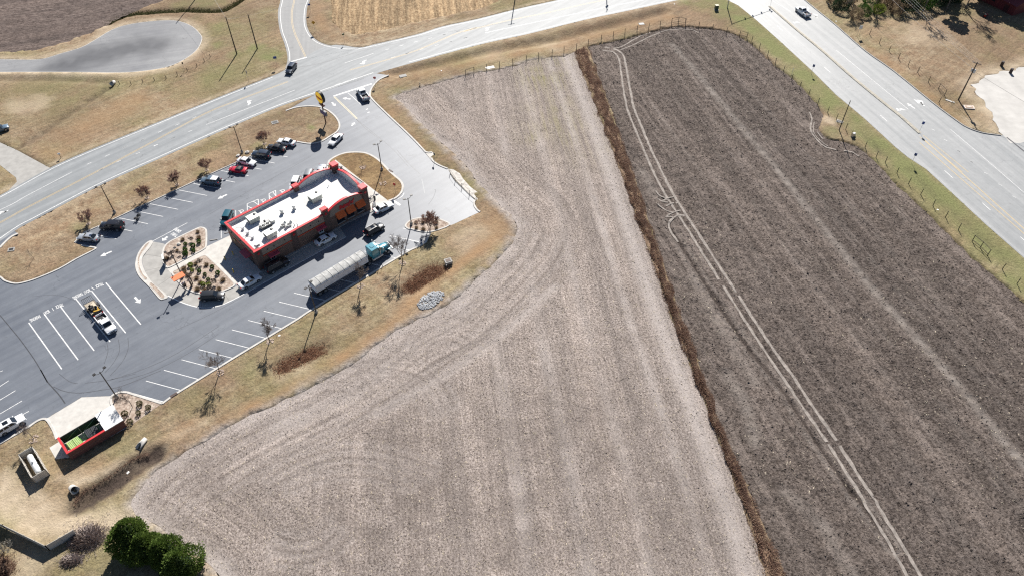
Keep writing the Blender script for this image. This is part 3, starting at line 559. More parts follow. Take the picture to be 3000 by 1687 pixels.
arc(FE, [(0, 600), (300, 430), (700, 330), (1100, 380), (1500, 520)]); arc(FE, [(150, 640), (400, 540), (700, 500), (1000, 520), (1300, 620)]); arc(FE, [(0, 330), (300, 160), (600, 20)])
arc(ZH, [(1450, 1449), (1700, 1250), (2050, 1180), (2300, 1260), (2400, 1400)]); arc(ZH, [(1700, 1449), (1900, 1380), (2100, 1400)])
arc(OV, [(900, 1010), (960, 970), (1040, 990), (1080, 1050)]); arc(OV, [(860, 960), (940, 925), (1060, 950), (1120, 1030)]); arc(FE, [(0, 1180), (200, 1230), (450, 1160), (600, 1020)]); arc(FE, [(0, 1290), (250, 1330), (550, 1230), (700, 1100)])
arcs = [q for a in arcs for q in (a, offset(a, 1.9))]
for k in (3.2, 5.4, 8.0, 10.5): arcs.append(offset(smooth([V2(p) for p in pale_L[5:16]], 3), -k))
def pale_z(P):
    z = 0.01 + clods(P, 0.10)
    return z
def pale_track(P):
    t = 0.65 * np.clip(1.1 - dist_line(offset(HW, -2.8), P) / 2.4, 0, 1)
    t = np.maximum(t, 0.5 * np.clip(1.2 - dist_line(offset(HW, -8.2), P) / 1.1, 0, 1) * (0.3 + val_noise(P, 0.35, 30)))
    for s_ in (-17, -26, -35): t = np.maximum(t, 0.45 * np.clip(1.2 - dist_line(offset(HW, s_), P) / 1.5, 0, 1) * (0.1 + val_noise(P, 0.12, 31)))
    t = np.maximum(t, 0.7 * np.clip(1.2 - dist_line([V2(p) for p in pale_L], P) / 2.6, 0, 1) * (0.3 + 0.7 * val_noise(P, 0.4, 33)))
    for a in arcs:
        d = dist_line(a, P); t = np.maximum(t, 0.28 * np.clip(1.1 - np.abs(d - .75) / .6, 0, 1))
    t = np.maximum(t, 0.6 * np.clip(1.2 - dist_line(OV.L((1290, 560), (1240, 690), (1100, 830), (900, 980), (700, 1080)), P) / 4.0, 0, 1) * (.3 + .8 * val_noise(P, .3, 36))); t = np.maximum(t, 0.5 * np.clip(1.2 - dist_line(FC.L((0, 1010), (600, 680), (1150, 300), (1700, -200)), P) / 1.2, 0, 1))
    return np.clip(t, 0, 1)
PL = [V2(p) for p in pale_L]; hlines = [smooth(PL, 2)]
def pale_row(P): return dist_line(PL, P)
def pale_head(P): d = dist_line(PL, P); return np.clip((15.5 + 3 * (val_noise(P, .05, 66) - .5) - d) / 1.5, 0, 1)
def pale_dark(P):
    t = np.zeros(len(P))
    for i, a in enumerate(arcs): t = np.maximum(t, 0.42 * np.clip(1.2 - dist_line(a, P) / 0.42, 0, 1) * np.clip(1.5 * val_noise(P, 0.22, 61 + i) , 0, 1))
    for zn, x, y, r, k in ((FE, 1300, 700, 13, .45), (FE, 2100, 1000, 18, .4), (FE, 900, 1200, 12, .4), (FC, 2000, 1200, 16, .35), (ZG, 2500, 500, 9, .4), (FC, 1500, 1300, 14, .35), (FC, 300, 1300, 10, .3), (OV, 1650, 1300, 15, .35)):
        c = zn(x, y); t = np.maximum(t, k * np.clip(1.3 - np.hypot(P[:, 0] - c.x, P[:, 1] - c.y) / r, 0, 1) * np.clip(2.2 * val_noise(P, .35, 63) * val_noise(P, .9, 64) * 1.6, 0, 1))
    for s_ in (-4.6, -6.4, -12.5, -21): t = np.maximum(t, 0.3 * np.clip(1 - dist_line(offset(HW, s_), P) / 0.5, 0, 1) * (val_noise(P, 0.15, 62) > .45))
    return t
def pale_green(P):
    t = np.zeros(len(P))
    for zn, x, y, r, k in ((TC, 950, 740, 9, .9), (TC, 1000, 560, 8, .6), (TC, 1070, 1050, 11, .5), (FA, 430, 200, 12, .5), (FA, 180, 340, 5, .6), (TC, 1150, 1300, 9, .4), (FA, 700, 450, 10, .3)):
        c = zn(x, y); t = np.maximum(t, k * np.clip(1.2 - np.hypot(P[:, 0] - c.x, P[:, 1] - c.y) / r, 0, 1) * (0.3 + val_noise(P, 0.4, 35)))
    return np.clip(t, 0, 1)
pale = structure(link('stubble_field', fill_region('stubble_field', pale_poly, 0.75, pale_z, M_pale, {'track': pale_track, 'lush': pale_green, 'packed_and_shade': pale_dark, 'rowd': pale_row, 'head': pale_head}, [offset(a, k) for a in arcs for k in (-.35, 0, .35)])))
structure(link('ploughed_field', fill_region('ploughed_field_far', nw_poly, 1.1, lambda P: -0.12 + clods(P, 0.3) + 0.08 * np.sin((P[:, 0] * -0.34 + P[:, 1] * 0.94) * 2.2), M_plow2)))
structure(link('stubble_field', fill_region('tan_field', tan_poly, 1.0, lambda P: 0.02 + clods(P, 0.22) + 0.07 * np.sin(P[:, 0] * 3.3 + val_noise(P, 0.1, 3) * 3), M_tan)))
M_track = plain('packed_dry_soil', (0.255, 0.225, 0.20), 0.95, vary=0.35, scale=1.5, bump=0.5)
def worn_track(line, w_, gap=.07):
    q = densify(line, 0.45, False); P_ = np.array([(p.x, p.y) for p in q]); m_ = len(q); k = .55 + .9 * val_noise(P_, .8, 81); k2 = .55 + .9 * val_noise(P_, .8, 82); on = val_noise(P_, .35, 83) > gap
    L_, R_ = offset(q, 1.0), offset(q, -1.0); A = np.array([q[i] + (L_[i] - q[i]) * float(w_ / 2 * k[i]) for i in range(m_)]); B = np.array([q[i] + (R_[i] - q[i]) * float(w_ / 2 * k2[i]) for i in range(m_)])
    zz = np.maximum.reduce([plow_z(P_), plow_z(A), plow_z(B)]); zz = np.maximum.reduce([np.roll(zz, 1), zz, np.roll(zz, -1)]) + 0.02
    MB().add([(*A[i], zz[i]) for i in range(m_)] + [(*B[i], zz[i]) for i in range(m_)], [(m_ + i, m_ + i + 1, i + 1, i) for i in range(m_ - 1) if on[i]]).build('wheel_track', M_track, plow)
for t, w_ in ((TRK1, 0.5), (TRK2, 0.56), (TRK3, 0.36), (TRK4, 0.32)): worn_track(t, w_)
for zn, pts, w_ in ((FA, [(1530, 890), (1460, 905), (1400, 940)], .35), (FA, [(1355, 830), (1400, 880), (1500, 910)], .3), (FA, [(1570, 945), (1500, 950), (1440, 985)], .4), (FA, [(1370, 900), (1420, 930), (1490, 940)], .3), (FA, [(1590, 1015), (1500, 1030), (1400, 980), (1370, 950)], .35), (FA, [(1630, 1065), (1560, 1060), (1500, 1110), (1480, 1150), (1500, 1210), (1580, 1330)], .45), (FA, [(1540, 1080), (1480, 1075), (1440, 1085)], .3), (FA, [(1540, 1030), (1490, 1050), (1450, 1080)], .3),
                    (TD, [(780, 940), (800, 1000), (785, 1080), (830, 1160), (900, 1220), (1000, 1255), (1130, 1275), (1220, 1320)], .4), (TD, [(845, 1110), (890, 1165), (1000, 1215), (1160, 1240)], .35), (TD, [(820, 1020), (810, 1100), (870, 1180), (960, 1235)], .25)):
    worn_track(smooth(zn.L(*pts), 3), w_ * 1.0, .16)
stuff(link('soil_clods', scatter_clods('soil_clods', plow_poly, 80000, .06, .19, plow_z, M_plow, 91, .5, 1.4, math.radians(15), lambda P: (trk_dist(P) > .5).astype(float)), plow))
stuff(link('crop_residue', scatter_clods('crop_residue', pale_poly, 60000, .05, .17, pale_z, M_pale, 92, .6, 1.2), pale))
M_straw_bits = plain('bleached_straw', (.50, .43, .33), .95, vary=.3, scale=2)
stuff(link('straw_bits', scatter_clods('straw_bits', pale_poly, 30000, .045, .10, lambda P: pale_z(P) + .02, M_straw_bits, 93, .5, 3.4, math.radians(97)), pale)); stuff(link('straw_bits', scatter_clods('straw_bits', plow_poly, 5000, .05, .12, lambda P: plow_z(P) + .06, M_straw_bits, 94, .5, 3.0, math.radians(105), lambda P: np.clip(2.2 * val_noise(P, .12, 95) - .9, 0, 1)), plow))
# ---- paved sheets
def sheet(name, poly, z, m, parent=None):
    mb = MB(); mb.prism(poly, z - 0.25, z); o = mb.build(name, m, parent); return o
road = structure(sheet('highway', highway_poly, 0.062, M_road))
street = structure(sheet('side_street', street_poly, 0.055, M_road3))
rroad = structure(sheet('divided_road', right_poly, 0.060, M_road2))
CULC = [V2(p) for p in TA.L((620, 610), (900, 530), (1200, 470), (1450, 430))]
def cul_seal(P): d = dist_line(CULC, P); return np.clip(np.clip(1.3 - d / (5.0 + 3 * val_noise(P, 0.25, 40)), 0, 1) * (0.75 + 0.5 * val_noise(P, 0.6, 41)), 0, 1)
culo = structure(link('turning_circle', fill_region('turning_circle', cul, 0.9, lambda P: np.full(len(P), 0.06), M_cul, {'seal': cul_seal})))
lot = structure(sheet('parking_lot', lot_poly, 0.050, M_lot))
structure(sheet('concrete_driveway', drive_poly, 0.056, M_conc_d))
structure(sheet('gravel_yard', gravel, 0.066, M_gravel))
kerbs = []
def kerb(pts, closed=False, w_=0.32, z1=0.185, shift=0.0, m=None):
    mb = MB(); kerb_mesh(mb, pts, w_, 0.0, z1, closed, shift); o = structure(mb.build('kerb', m or M_conc)); kerbs.append(o); return o
kerb(smooth(strip_N, 4), w_=0.42)
kerb([V2(p) for p in [strip_N[-1]] + strip_S], w_=0.24)
kerb(smooth(strip_W[:-2], 3), w_=0.36)
kerb(smooth(ZA.L((215, 1150), (150, 1180), (80, 1235), (0, 1318)), 4), w_=0.5)
kerb(smooth(east_kerb, 4) + [V2(p) for p in TB.L((2110, 1445), (2145, 1440))], w_=0.42)
kerb(smooth(east_kerb2, 4), w_=0.42); kerb(smooth(se_kerb, 3), w_=0.42)
kerb([V2(p) for p in south_edge[4:]], w_=0.42)
kerb([V2(p) for p in ZF.L((1915, 413), (1500, 280))] , w_=0.42); kerb(smooth(ZF.L((1500, 280), (1430, 278), (1370, 295), (1320, 330), (1312, 400), (1350, 470)), 4), w_=0.42)
kerb(smooth(ZF.L((670, 830), (640, 740), (590, 650), (550, 600), (500, 595), (430, 625), (350, 682)), 3) + [V2(p) for p in ZF.L((0, 885), (-600, 1230))], w_=0.42)
kerb(cul, True, w_=0.22, z1=0.085); kerb(smooth(rE[:11], 3), w_=0.3, z1=0.24, m=M_conc_d)
# concrete flume by the east kerb, broken concrete apron behind the guard rail
structure(sheet('concrete_flume', [V2(p) for p in KE.L((960, 0), (1000, 60), (1085, 66), (1165, 48), (1235, 100), (1180, 140), (1140, 180), (1190, 290))], 0.09, M_conc))
structure(sheet('concrete_apron', [V2(p) for p in KE.L((1545, 450), (1680, 470), (1830, 560), (1900, 680), (2080, 880), (2300, 1040), (2420, 1120), (2230, 1180), (2190, 1170), (2050, 1040), (1720, 700))], 0.085, plain('stained_rubble_concrete', (0.5, 0.47, 0.43), 0.9, vary=0.3, scale=1.2, bump=0.5)))
# ---- raised islands in the lot
M_straw = grassy('island_lawn', (0.30, 0.215, 0.12), (0.21, 0.14, 0.08), (0.17, 0.15, 0.06), (0.24, 0.16, 0.09), ANG, 0.2)
M_mulch = speckle('river_rock_mulch', [(0.20, 0.145, 0.11), (0.42, 0.34, 0.28), (0.28, 0.21, 0.165), (0.50, 0.43, 0.36)], 3.2, bump=0.8)
def island(pts, m, name='planted_island', w_=0.36, sm=4):
    q = smooth(pts, sm, True) if sm else [V2(p) for p in pts]; q = ccw(q)
    o = structure(sheet(name, offset(q, 0.15, True), 0.165, m)); kerb(q, True, w_); return o
isl_E = BB.L((300, 330), (315, 250), (380, 190), (500, 125), (650, 75), (800, 58), (950, 58), (1100, 80), (1250, 150), (1400, 262), (1560, 432), (1700, 560), (1800, 642), (1850, 720), (1862, 790), (1840, 880), (1780, 960), (1690, 1025), (1560, 1075))
q = smooth(isl_E, 3) + [V2(p) for p in BB.L((1240, 835), (450, 215), (330, 420), (300, 400))]
structure(sheet('planted_island', q, 0.165, M_straw)); kerb(smooth(isl_E, 3), w_=0.5)
isl_1 = ZC.L((800, 285), (850, 275), (890, 290), (905, 330), (902, 480), (870, 530), (700, 620), (480, 735), (430, 730), (400, 685), (392, 600), (410, 510), (470, 445), (600, 380))
island(isl_1, M_mulch, sm=3)
isl_2 = ZC.L((880, 602), (930, 625), (1080, 765), (1225, 915), (1235, 940), (1215, 970), (1100, 1020), (980, 1050), (840, 1052), (720, 1018), (620, 955), (545, 865), (505, 815), (520, 785), (640, 722), (760, 652))
island(isl_2, M_mulch, sm=3)
isl_3 = ZD.L((1322, 415), (1345, 378), (1400, 342), (1500, 322), (1650, 322), (1750, 347), (1840, 405), (1640, 480), (1500, 480), (1400, 455), (1345, 445))
island(isl_3, M_mulch, sm=3)
structure(sheet('rock_bed', [V2(p) for p in ZF.L((1330, 420), (1330, 350), (1400, 300), (1500, 295), (1900, 420), (1560, 660), (1480, 650))], 0.12, M_mulch))
# crescent of concrete with two pebble-filled pockets
cres = smooth(ZC.L((240, 430), (278, 440), (250, 500), (185, 580), (150, 640), (155, 720), (205, 830), (300, 950), (450, 1080), (400, 1118), (350, 1110), (240, 980), (120, 860), (72, 760), (72, 680), (100, 580), (170, 480)), 3, True)
structure(sheet('concrete_median', cres, 0.17, M_conc))
for pts in (ZC.L((238, 448), (205, 500), (140, 590), (118, 660), (125, 740), (165, 830), (210, 872), (180, 885), (120, 800), (98, 700), (110, 600), (180, 490)), ZC.L((262, 925), (330, 985), (415, 1080), (375, 1105), (300, 1020), (235, 950))):
    qq = ccw(smooth(pts, 3, True)); structure(sheet('pebble_bed', qq, 0.185, M_mulch)); kerb(qq, True, 0.12, 0.21)
# drive-through lane slabs of concrete, walks and pads
lane = smooth(ZC.L((280, 440), (440, 478), (405, 560), (395, 640), (410, 700), (470, 760), (520, 840), (600, 945), (720, 1030), (850, 1065), (1000, 1060), (1110, 1030), (1220, 985), (1260, 960)), 3) + [V2(p) for p in ZC.L((1560, 775), (2470, 260), (2552, 382), (1300, 1080))] + smooth(ZC.L((1180, 1140), (1060, 1190), (900, 1215), (750, 1195), (600, 1145), (450, 1070), (300, 945), (205, 825), (160, 720), (152, 640), (190, 580)), 3)
structure(sheet('drive_through_lane', lane, 0.056, M_conc_d))
for a, b in (((200, 590), (395, 620)), ((150, 790), (420, 730)), ((330, 960), (520, 830)), ((560, 1120), (680, 1010)), ((850, 1215), (850, 1065)), ((1180, 1140), (1110, 1035)), ((1420, 1010), (1280, 900)), ((1640, 890), (1560, 775)), ((1860, 765), (1780, 640)), ((2080, 640), (2000, 530)), ((2310, 515), (2230, 400))):
    mb = MB(); ribbon(mb, [V2(ZC(*a)), V2(ZC(*b))], 0.06, 0.0605); mb.build('lane_joint', plain('concrete_joint', (0.2, 0.19, 0.18), 0.9))
for o in [o for o in C.objects if o.name.startswith('lane_joint')]: o.parent = bpy.data.objects['drive_through_lane']
# bright plaza between the islands and the west end of the building
plaza = [V2(p) for p in ZC.L((1190, 362), (905, 498), (870, 540), (480, 745), (440, 760), (510, 830), (520, 785), (640, 722), (760, 652), (880, 602), (930, 625), (1080, 765), (1235, 940), (1280, 950), (1560, 790), (1230, 460))]
structure(sheet('concrete_walk', plaza, 0.0625, M_conc))
# walk along the south and east faces
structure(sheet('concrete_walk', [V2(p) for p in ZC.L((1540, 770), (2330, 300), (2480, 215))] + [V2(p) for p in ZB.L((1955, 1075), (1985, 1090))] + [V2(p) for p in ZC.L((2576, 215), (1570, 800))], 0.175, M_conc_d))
structure(sheet('concrete_walk', [V2(p) for p in BB.L((340, 420), (450, 215), (1240, 835), (1560, 1078), (1680, 1090), (1480, 1220), (1200, 1290), (1170, 1200), (1050, 700), (500, 330))], 0.172, M_conc))
# dumpster pad
structure(sheet('concrete_pad', pad, 0.085, M_conc)); structure(sheet('concrete_pad', wing, 0.08, M_conc))

# ================================================================== painted markings
def line(parent, a, b, w_=0.13, z=0.07, m=None, name='lane_line'):
    mb = MB(); ribbon(mb, [V2(a), V2(b)], w_, z); return mb.build(name, m or M_white, parent)
def curve_line(parent, pts, w_=0.15, z=0.07, m=None, name='lane_line', shift=0.0):
    mb = MB(); ribbon(mb, pts, w_, z, shift=shift); return mb.build(name, m or M_white, parent)
def arrow(parent, tail, head, w_=0.35, z=0.07, turn=0.0, m=None, straight=True):
    t, h = V2(tail), V2(head); d = (h - t); L = d.length; d.normalize(); n = Vector((-d.y, d.x)); mb = MB()
    def pt(u, v): p = t + d * u + n * v; return (p.x, p.y, z)
    if not turn:
        mb.add([pt(0, -w_ / 2), pt(L * .55, -w_ / 2), pt(L * .55, -w_ * 1.5), pt(L, 0), pt(L * .55, w_ * 1.5), pt(L * .55, w_ / 2), pt(0, w_ / 2)], [(0, 1, 5, 6), (2, 3, 4)])
    else:                                       # a bent arrow: stem, then a head to one side
        s_ = turn
        mb.add([pt(0, -w_ / 2), pt(L * .45, -w_ / 2), pt(L * .62, s_ * w_ * 0.9), pt(L * .55, s_ * w_ * 1.9), pt(L * .3, s_ * w_ * 0.6), pt(L * .2, w_ / 2 if s_ > 0 else w_ / 2)], [(0, 1, 2, 3, 4, 5)])
        mb.add([pt(L * .32, s_ * w_ * 1.5), pt(L * .92, s_ * w_ * 1.0), pt(L * .62, s_ * w_ * 3.4)], [(0, 1, 2)])
        if straight is None: mb.add([pt(L * .45, -w_ * 1.4), pt(L * 1.1, 0), pt(L * .5, w_ * 1.4)], [(0, 1, 2)])
    return mb.build('arrow_marking', m or M_white, parent)
# highway
curve_line(road, offset(smooth(hN[:11], 4), 0.05), 0.2); curve_line(road, smooth(hS[:13], 4), 0.2); curve_line(road, smooth(hS[13:], 4), 0.2)
curve_line(road, smooth(hN[13:], 4), 0.2)
yl = smooth([G(-620, 1010), G(-300, 815)] + ZA.L((0, 1022), (250, 880), (500, 750), (1000, 492), (1400, 282), (1900, 15)) + TB.L((0, 1078), (300, 955), (785, 775)), 4)
yr = smooth(TB.L((1370, 665), (1700, 575), (2000, 480), (2250, 372), (2400, 312), (2576, 262)) + TC.L((200, 300), (600, 200), (1000, 120), (1300, 50), (1520, 5), (2000, -90)), 4)
for y_ in (yl, yr):
    for s_ in (-0.17, 0.17): curve_line(road, y_, 0.13, 0.07, M_yellow, shift=s_)
curve_line(road, smooth([G(-300, 745)] + ZA.L((0, 872), (300, 712), (600, 555), (850, 425)), 4), 0.14)
line(road, TB(15, 1180), TB(850, 855)); line(road, TB(1320, 600), TB(1590, 510))
curve_line(road, smooth(TC.L((390, 315), (900, 207), (1540, 72), (1950, -8)), 4), 0.16)
def dashes(parent, zn, pts, half, w_=0.14, m=None):
    P_ = [V2(zn(*p)) for p in pts]
    for i, p in enumerate(P_):
        d = (P_[min(i + 1, len(P_) - 1)] - P_[max(i - 1, 0)]).normalized(); line(parent, p - d * half, p + d * half, w_, 0.07, m)
dashes(road, ZA, [(1052, 323), (1268, 228), (1478, 130), (1690, 40)], 0.55); dashes(road, ZA, [(1185, 400), (1402, 297), (1626, 203), (1840, 110), (2045, 20)], 0.55)
dashes(road, TA, [(1180, 1394), (1350, 1320), (1513, 1246), (1675, 1180), (1832, 1114)], 0.55); dashes(road, TA, [(1470, 1374), (1635, 1304), (1797, 1240)], 0.55)
dashes(road, TB, [(1720, 472), (1856, 434), (1990, 400), (2125, 366), (2256, 331), (2390, 300)], 0.6); dashes(road, TB, [(1775, 546), (1910, 508), (2050, 468), (2187, 431), (2322, 397), (2459, 362)], 0.6)
dashes(road, TC, [(6, 330), (135, 300), (262, 270)], 0.6); dashes(road, TC, [(65, 398), (205, 362)], 0.6); dashes(road, TB, [(1260, 798), (1330, 775), (1405, 750)], 0.8)
arrow(road, TB(400, 1000), TB(465, 950), 0.42, turn=1); arrow(road, TB(1535, 570), TB(1440, 605), 0.42, turn=1); arrow(road, ZA(110, 870), ZA(0, 945), 0.42, turn=-1); arrow(road, TC(390, 300), TC(455, 265), 0.42, turn=1)
# side street
curve_line(street, smooth(street_W[:-1], 5), 0.16, 0.066); curve_line(street, smooth(street_E[:-1], 5), 0.16, 0.0665)
ys = smooth(TB.L((850, -120), (845, 0), (822, 120), (825, 220), (850, 320), (900, 430), (950, 540)), 5)
for s_ in (-0.17, 0.17): curve_line(street, ys, 0.12, 0.066, M_yellow, shift=s_)
line(street, TB(812, 588), TB(962, 545), 0.45, 0.0665)
# divided road: raised median, lane lines, arrows
med = smooth(TD.L((440, 58), (650, 240), (880, 430), (1130, 650), (1410, 880), (1530, 975), (1695, 1122)), 4)
mb = MB(); kerb_mesh(mb, med, 0.6, 0.0, 0.2); structure(mb.build('median_kerb', plain('weathered_median_concrete', (0.36, 0.335, 0.28), 0.9, vary=0.25, scale=1.5)))
curve_line(rroad, offset(med, 0.62), 0.1, 0.068, M_yellow)
for a, b in (((1730, 1138), (2110, 1449)), ((1700, 1150), (2060, 1449))): line(rroad, TD(*a), TD(*b), 0.16, 0.068, M_yellow)
line(rroad, FB(1640, 40), FB(2700, 985), 0.22, 0.0685, M_yellow); line(rroad, FB(1590, 60), FB(2700, 1030), 0.18, 0.0685, M_yellow)
for a, b in (((505, 220), (552, 262)), ((900, 568), (952, 612)), ((1370, 970), (1428, 1022))): line(rroad, TD(*a), TD(*b), 0.16)
for a, b in (((1825, 325), (1905, 397)), ((2180, 630), (2260, 700)), ((2540, 950), (2620, 1020))): line(rroad, FB(*a), FB(*b), 0.16)
line(rroad, TD(1000, 425), TD(1605, 922), 0.12); line(rroad, TD(460, 8), TD(620, 100), 0.12)
for p in ((1740, 1015), (1815, 1092), (1918, 1180), (2030, 1272), (2137, 1362)): d = Vector((.7, -.75)); c = V2(TD(*p)); line(rroad, c - d * .4, c + d * .4, 0.14)
for p in ((1960, 142), (2085, 245), (2215, 350), (2350, 460), (2483, 573)): d = Vector((.7, -.75)); c = V2(FB(*p)); line(rroad, c - d * .4, c + d * .4, 0.14)
curve_line(rroad, [V2(p) for p in TD.L((1960, 1090), (2300, 1380), (2576, 1620))], 0.12); 
arrow(rroad, TD(700, 195), TD(630, 180), 0.38, turn=1); arrow(rroad, TD(770, 108), TD(760, 60), 0.3); arrow(rroad, TD(850, 160), TD(790, 118), 0.4, turn=-1)
arrow(rroad, TD(1585, 932), TD(1500, 900), 0.45, turn=1); arrow(rroad, TD(1660, 915), TD(1592, 868), 0.36); arrow(rroad, TD(1750, 900), TD(1655, 838), 0.42, turn=-1, straight=None)
line(rroad, TD(2430, 1155), TD(2640, 1325), 0.35, 0.072, plain('dark_strip_finish', (0.06, 0.06, 0.07), 0.8), 'dark_strip')  # plain dark strip laid at the yard entrance
curve_line(rroad, offset(smooth(rW, 3), 0.5), 0.09, 0.068, plain('worn_white_paint', (0.45, 0.45, 0.45), 0.6))
# lot: stalls along the north kerb
sv = V2(ZA(2275, 785)) - V2(ZA(1945, 720)); p0 = V2(ZA(1410, 965)); step = (V2(ZA(2115, 637)) - p0) / 4
for i in range(-2, 11): a = p0 + step * i; line(lot, a, a + sv, 0.13, 0.058, name='stall_line')
# south stalls
sv2 = V2(ZH(1495, 540)) - V2(ZH(1100, 445)); q0 = V2(ZH(1455, 235)); step2 = (V2(ZH(130, 1020)) - q0) / 7
for i in range(-8, 11): a = q0 + step2 * i; line(lot, a, a + sv2, 0.13, 0.058, name='stall_line')
line(lot, ZD(1140, 530), ZD(1508, 610), 0.13, 0.0584, name='stall_line')
# truck stalls and their lettering
for a, b in (((340, 745), (730, 1292)), ((522, 642), (922, 1183)), ((712, 552), (1112, 1076)), ((893, 462), (1300, 970)), ((1080, 370), (1483, 866)), ((1250, 278), (1662, 767))): line(lot, ZE(*a), ZE(*b), 0.2, 0.058, name='stall_line')
def letters(parent, txt, a, b, size, z, name='stall_lettering', m=None, stretch=1.0):
    a, b = V2(a), V2(b); me = text_mesh(txt, size, 0, 0, 0.03, 1.05); me.name = name; me.materials.clear(); me.materials.append(m or M_white)
    o = link(name, me, parent); c = (a + b) / 2; d = b - a; wd = max(v.co.x for v in me.vertices) - min(v.co.x for v in me.vertices)
    o.location = (c.x, c.y, z); o.rotation_euler = (0, 0, math.atan2(d.y, d.x)); o.scale = (d.length / wd, stretch, 1); return o
for txt, a, b in (('TRUCK', (748, 530), (655, 565)), ('/', (632, 582), (616, 592)), ('BOAT', (582, 605), (512, 642)), ('PARKING', (475, 665), (355, 722)), ('TRUCK', (1218, 285), (1125, 325)), ('/', (1103, 335), (1087, 350)), ('BOAT', (1062, 360), (990, 395)), ('PARKING', (972, 402), (862, 458))):
    letters(lot, txt, ZE(*a), ZE(*b), 1.35, 0.0595)
letters(lot, 'DRIVE', ZA(2128, 1128), ZA(2062, 1090), 0.9, 0.0595, stretch=1.2); letters(lot, 'THRU', ZA(2090, 1178), ZA(2028, 1145), 0.9, 0.0595, stretch=1.2)
arrow(lot, ZA(1318, 1358), ZA(1180, 1418), 0.4, 0.058); arrow(lot, ZB(262, 890), ZB(152, 942), 0.4, 0.058); arrow(lot, ZE(1590, 445), ZE(1657, 517), 0.42, 0.058); arrow(lot, ZA(1975, 1185), ZA(1915, 1235), 0.5, 0.058)
arrow(lot, TB(1200, 970), TB(1232, 1005), 0.4, 0.058); arrow(lot, TB(1385, 1192), TB(1415, 1160), 0.4, 0.058); arrow(lot, TB(1375, 940), TB(1300, 930), 0.4, 0.058, turn=0)
for p in ((1530, 1035), (1545, 1065)): c = V2(TB(*p)); line(lot, c - UX * 0.3, c + UX * 0.3, 0.3, 0.058)
line(lot, ZA(1805, 1235), ZA(2210, 1022), 0.13, 0.058)
line(lot, TB(1215, 912), TB(1575, 795), 0.5, 0.0575); line(lot, TB(1350, 880), TB(1490, 1005), 0.14, 0.058)
for s_ in (-0.15, 0.15):
    a, b = V2(TB(1222, 918)), V2(TB(1436, 1125)); n_ = Vector((-(b - a).y, (b - a).x)).normalized() * s_; line(lot, a + n_, b + n_, 0.13, 0.058, plain('pale_yellow_paint', (0.66, 0.58, 0.36), 0.6))
line(lot, ZB(2210, 955), ZB(2305, 1015), 0.55, 0.058); curve_line(lot, smooth(ZB.L((2280, 940), (2330, 910), (2350, 870)), 3), 0.12, 0.058)
curve_line(lot, smooth(ZC.L((2552, 382), (1300, 1080)), 2) , 0.14, 0.0645)
curve_line(lot, smooth(ZC.L((1300, 1080), (1180, 1140), (1060, 1190), (900, 1215), (750, 1195), (600, 1145), (450, 1072)), 4), 0.2, 0.064)
# stalls on the building's north side, hatched aisles and wheelchair symbols
sv3 = V2(ZC(1080, 400)) - V2(ZC(1080, 155))
for p in ((195, 1160), (365, 1075), (1005, 755), (1152, 680), (1300, 605), (1440, 530)): a = V2(ZB(*p)); line(lot, a, a + sv3, 0.13, 0.058, name='stall_line')
for pts in (((500, 1000), (630, 945)), ((758, 880), (835, 842))):
    a, b = V2(ZB(*pts[0])), V2(ZB(*pts[1])); mb = MB()
    for u, v in ((a, b), (a, a + sv3), (b, b + sv3), (a + (b - a) * 0.55, b + sv3 * 0.3), (a + sv3 * 0.12, b + sv3 * 0.62), (a + sv3 * 0.5, b + sv3 * 0.98)):
        ribbon(mb, [u, v], 0.15, 0.058 + 0.0007 * len(mb.f))
    mb.build('hatched_aisle', M_white, lot)
for p in ((435, 1085), (695, 957), (920, 845)):
    c = V2(ZB(*p)); mb = MB(); ring = [c + Vector((math.cos(t) * .4, math.sin(t) * .4)) for t in np.linspace(0, 2 * math.pi, 14)[:-1]]
    ribbon(mb, ring, 0.14, 0.058, True); ribbon(mb, [c + Vector((0.05, -0.4)), c + Vector((0.0, -.8))], 0.3, 0.0588); ribbon(mb, [c + Vector((-.4, 0)), c + Vector((-.75, .1))], 0.16, 0.0594); mb.build('accessible_symbol', M_white, lot)
for a, b in (((940, 428), (1040, 412)), ((1115, 342), (1170, 332))):
    pa, pb = V2(ZC(*a)), V2(ZC(*b)); c = (pa + pb) / 2; d = pb - pa; mb = MB().box((0, 0, .065), (d.length, .18, .13), taper=.85)
    o = mb.build('wheel_stop', M_conc_d); o.location = (c.x, c.y, .05); o.rotation_euler = (0, 0, math.atan2(d.y, d.x)); tag(o, 'concrete wheel stop beside the west corner of the restaurant' if a[0] < 1000 else 'concrete wheel stop partly hidden by the restaurant wall', 'wheel stop', 'wheel stops')
for a, b in (((0, 35), (35, 22)), ((0, 208), (105, 140)), ((0, 368), (185, 256)), ((0, 532), (262, 377)), ((230, 560), (342, 500))): 
    a_, b_ = V2(ZF(*a)), V2(ZF(*b)); d = (a_ - b_).normalized() * 5.8; line(lot, b_, b_ + d, 0.13, 0.058, name='stall_line')

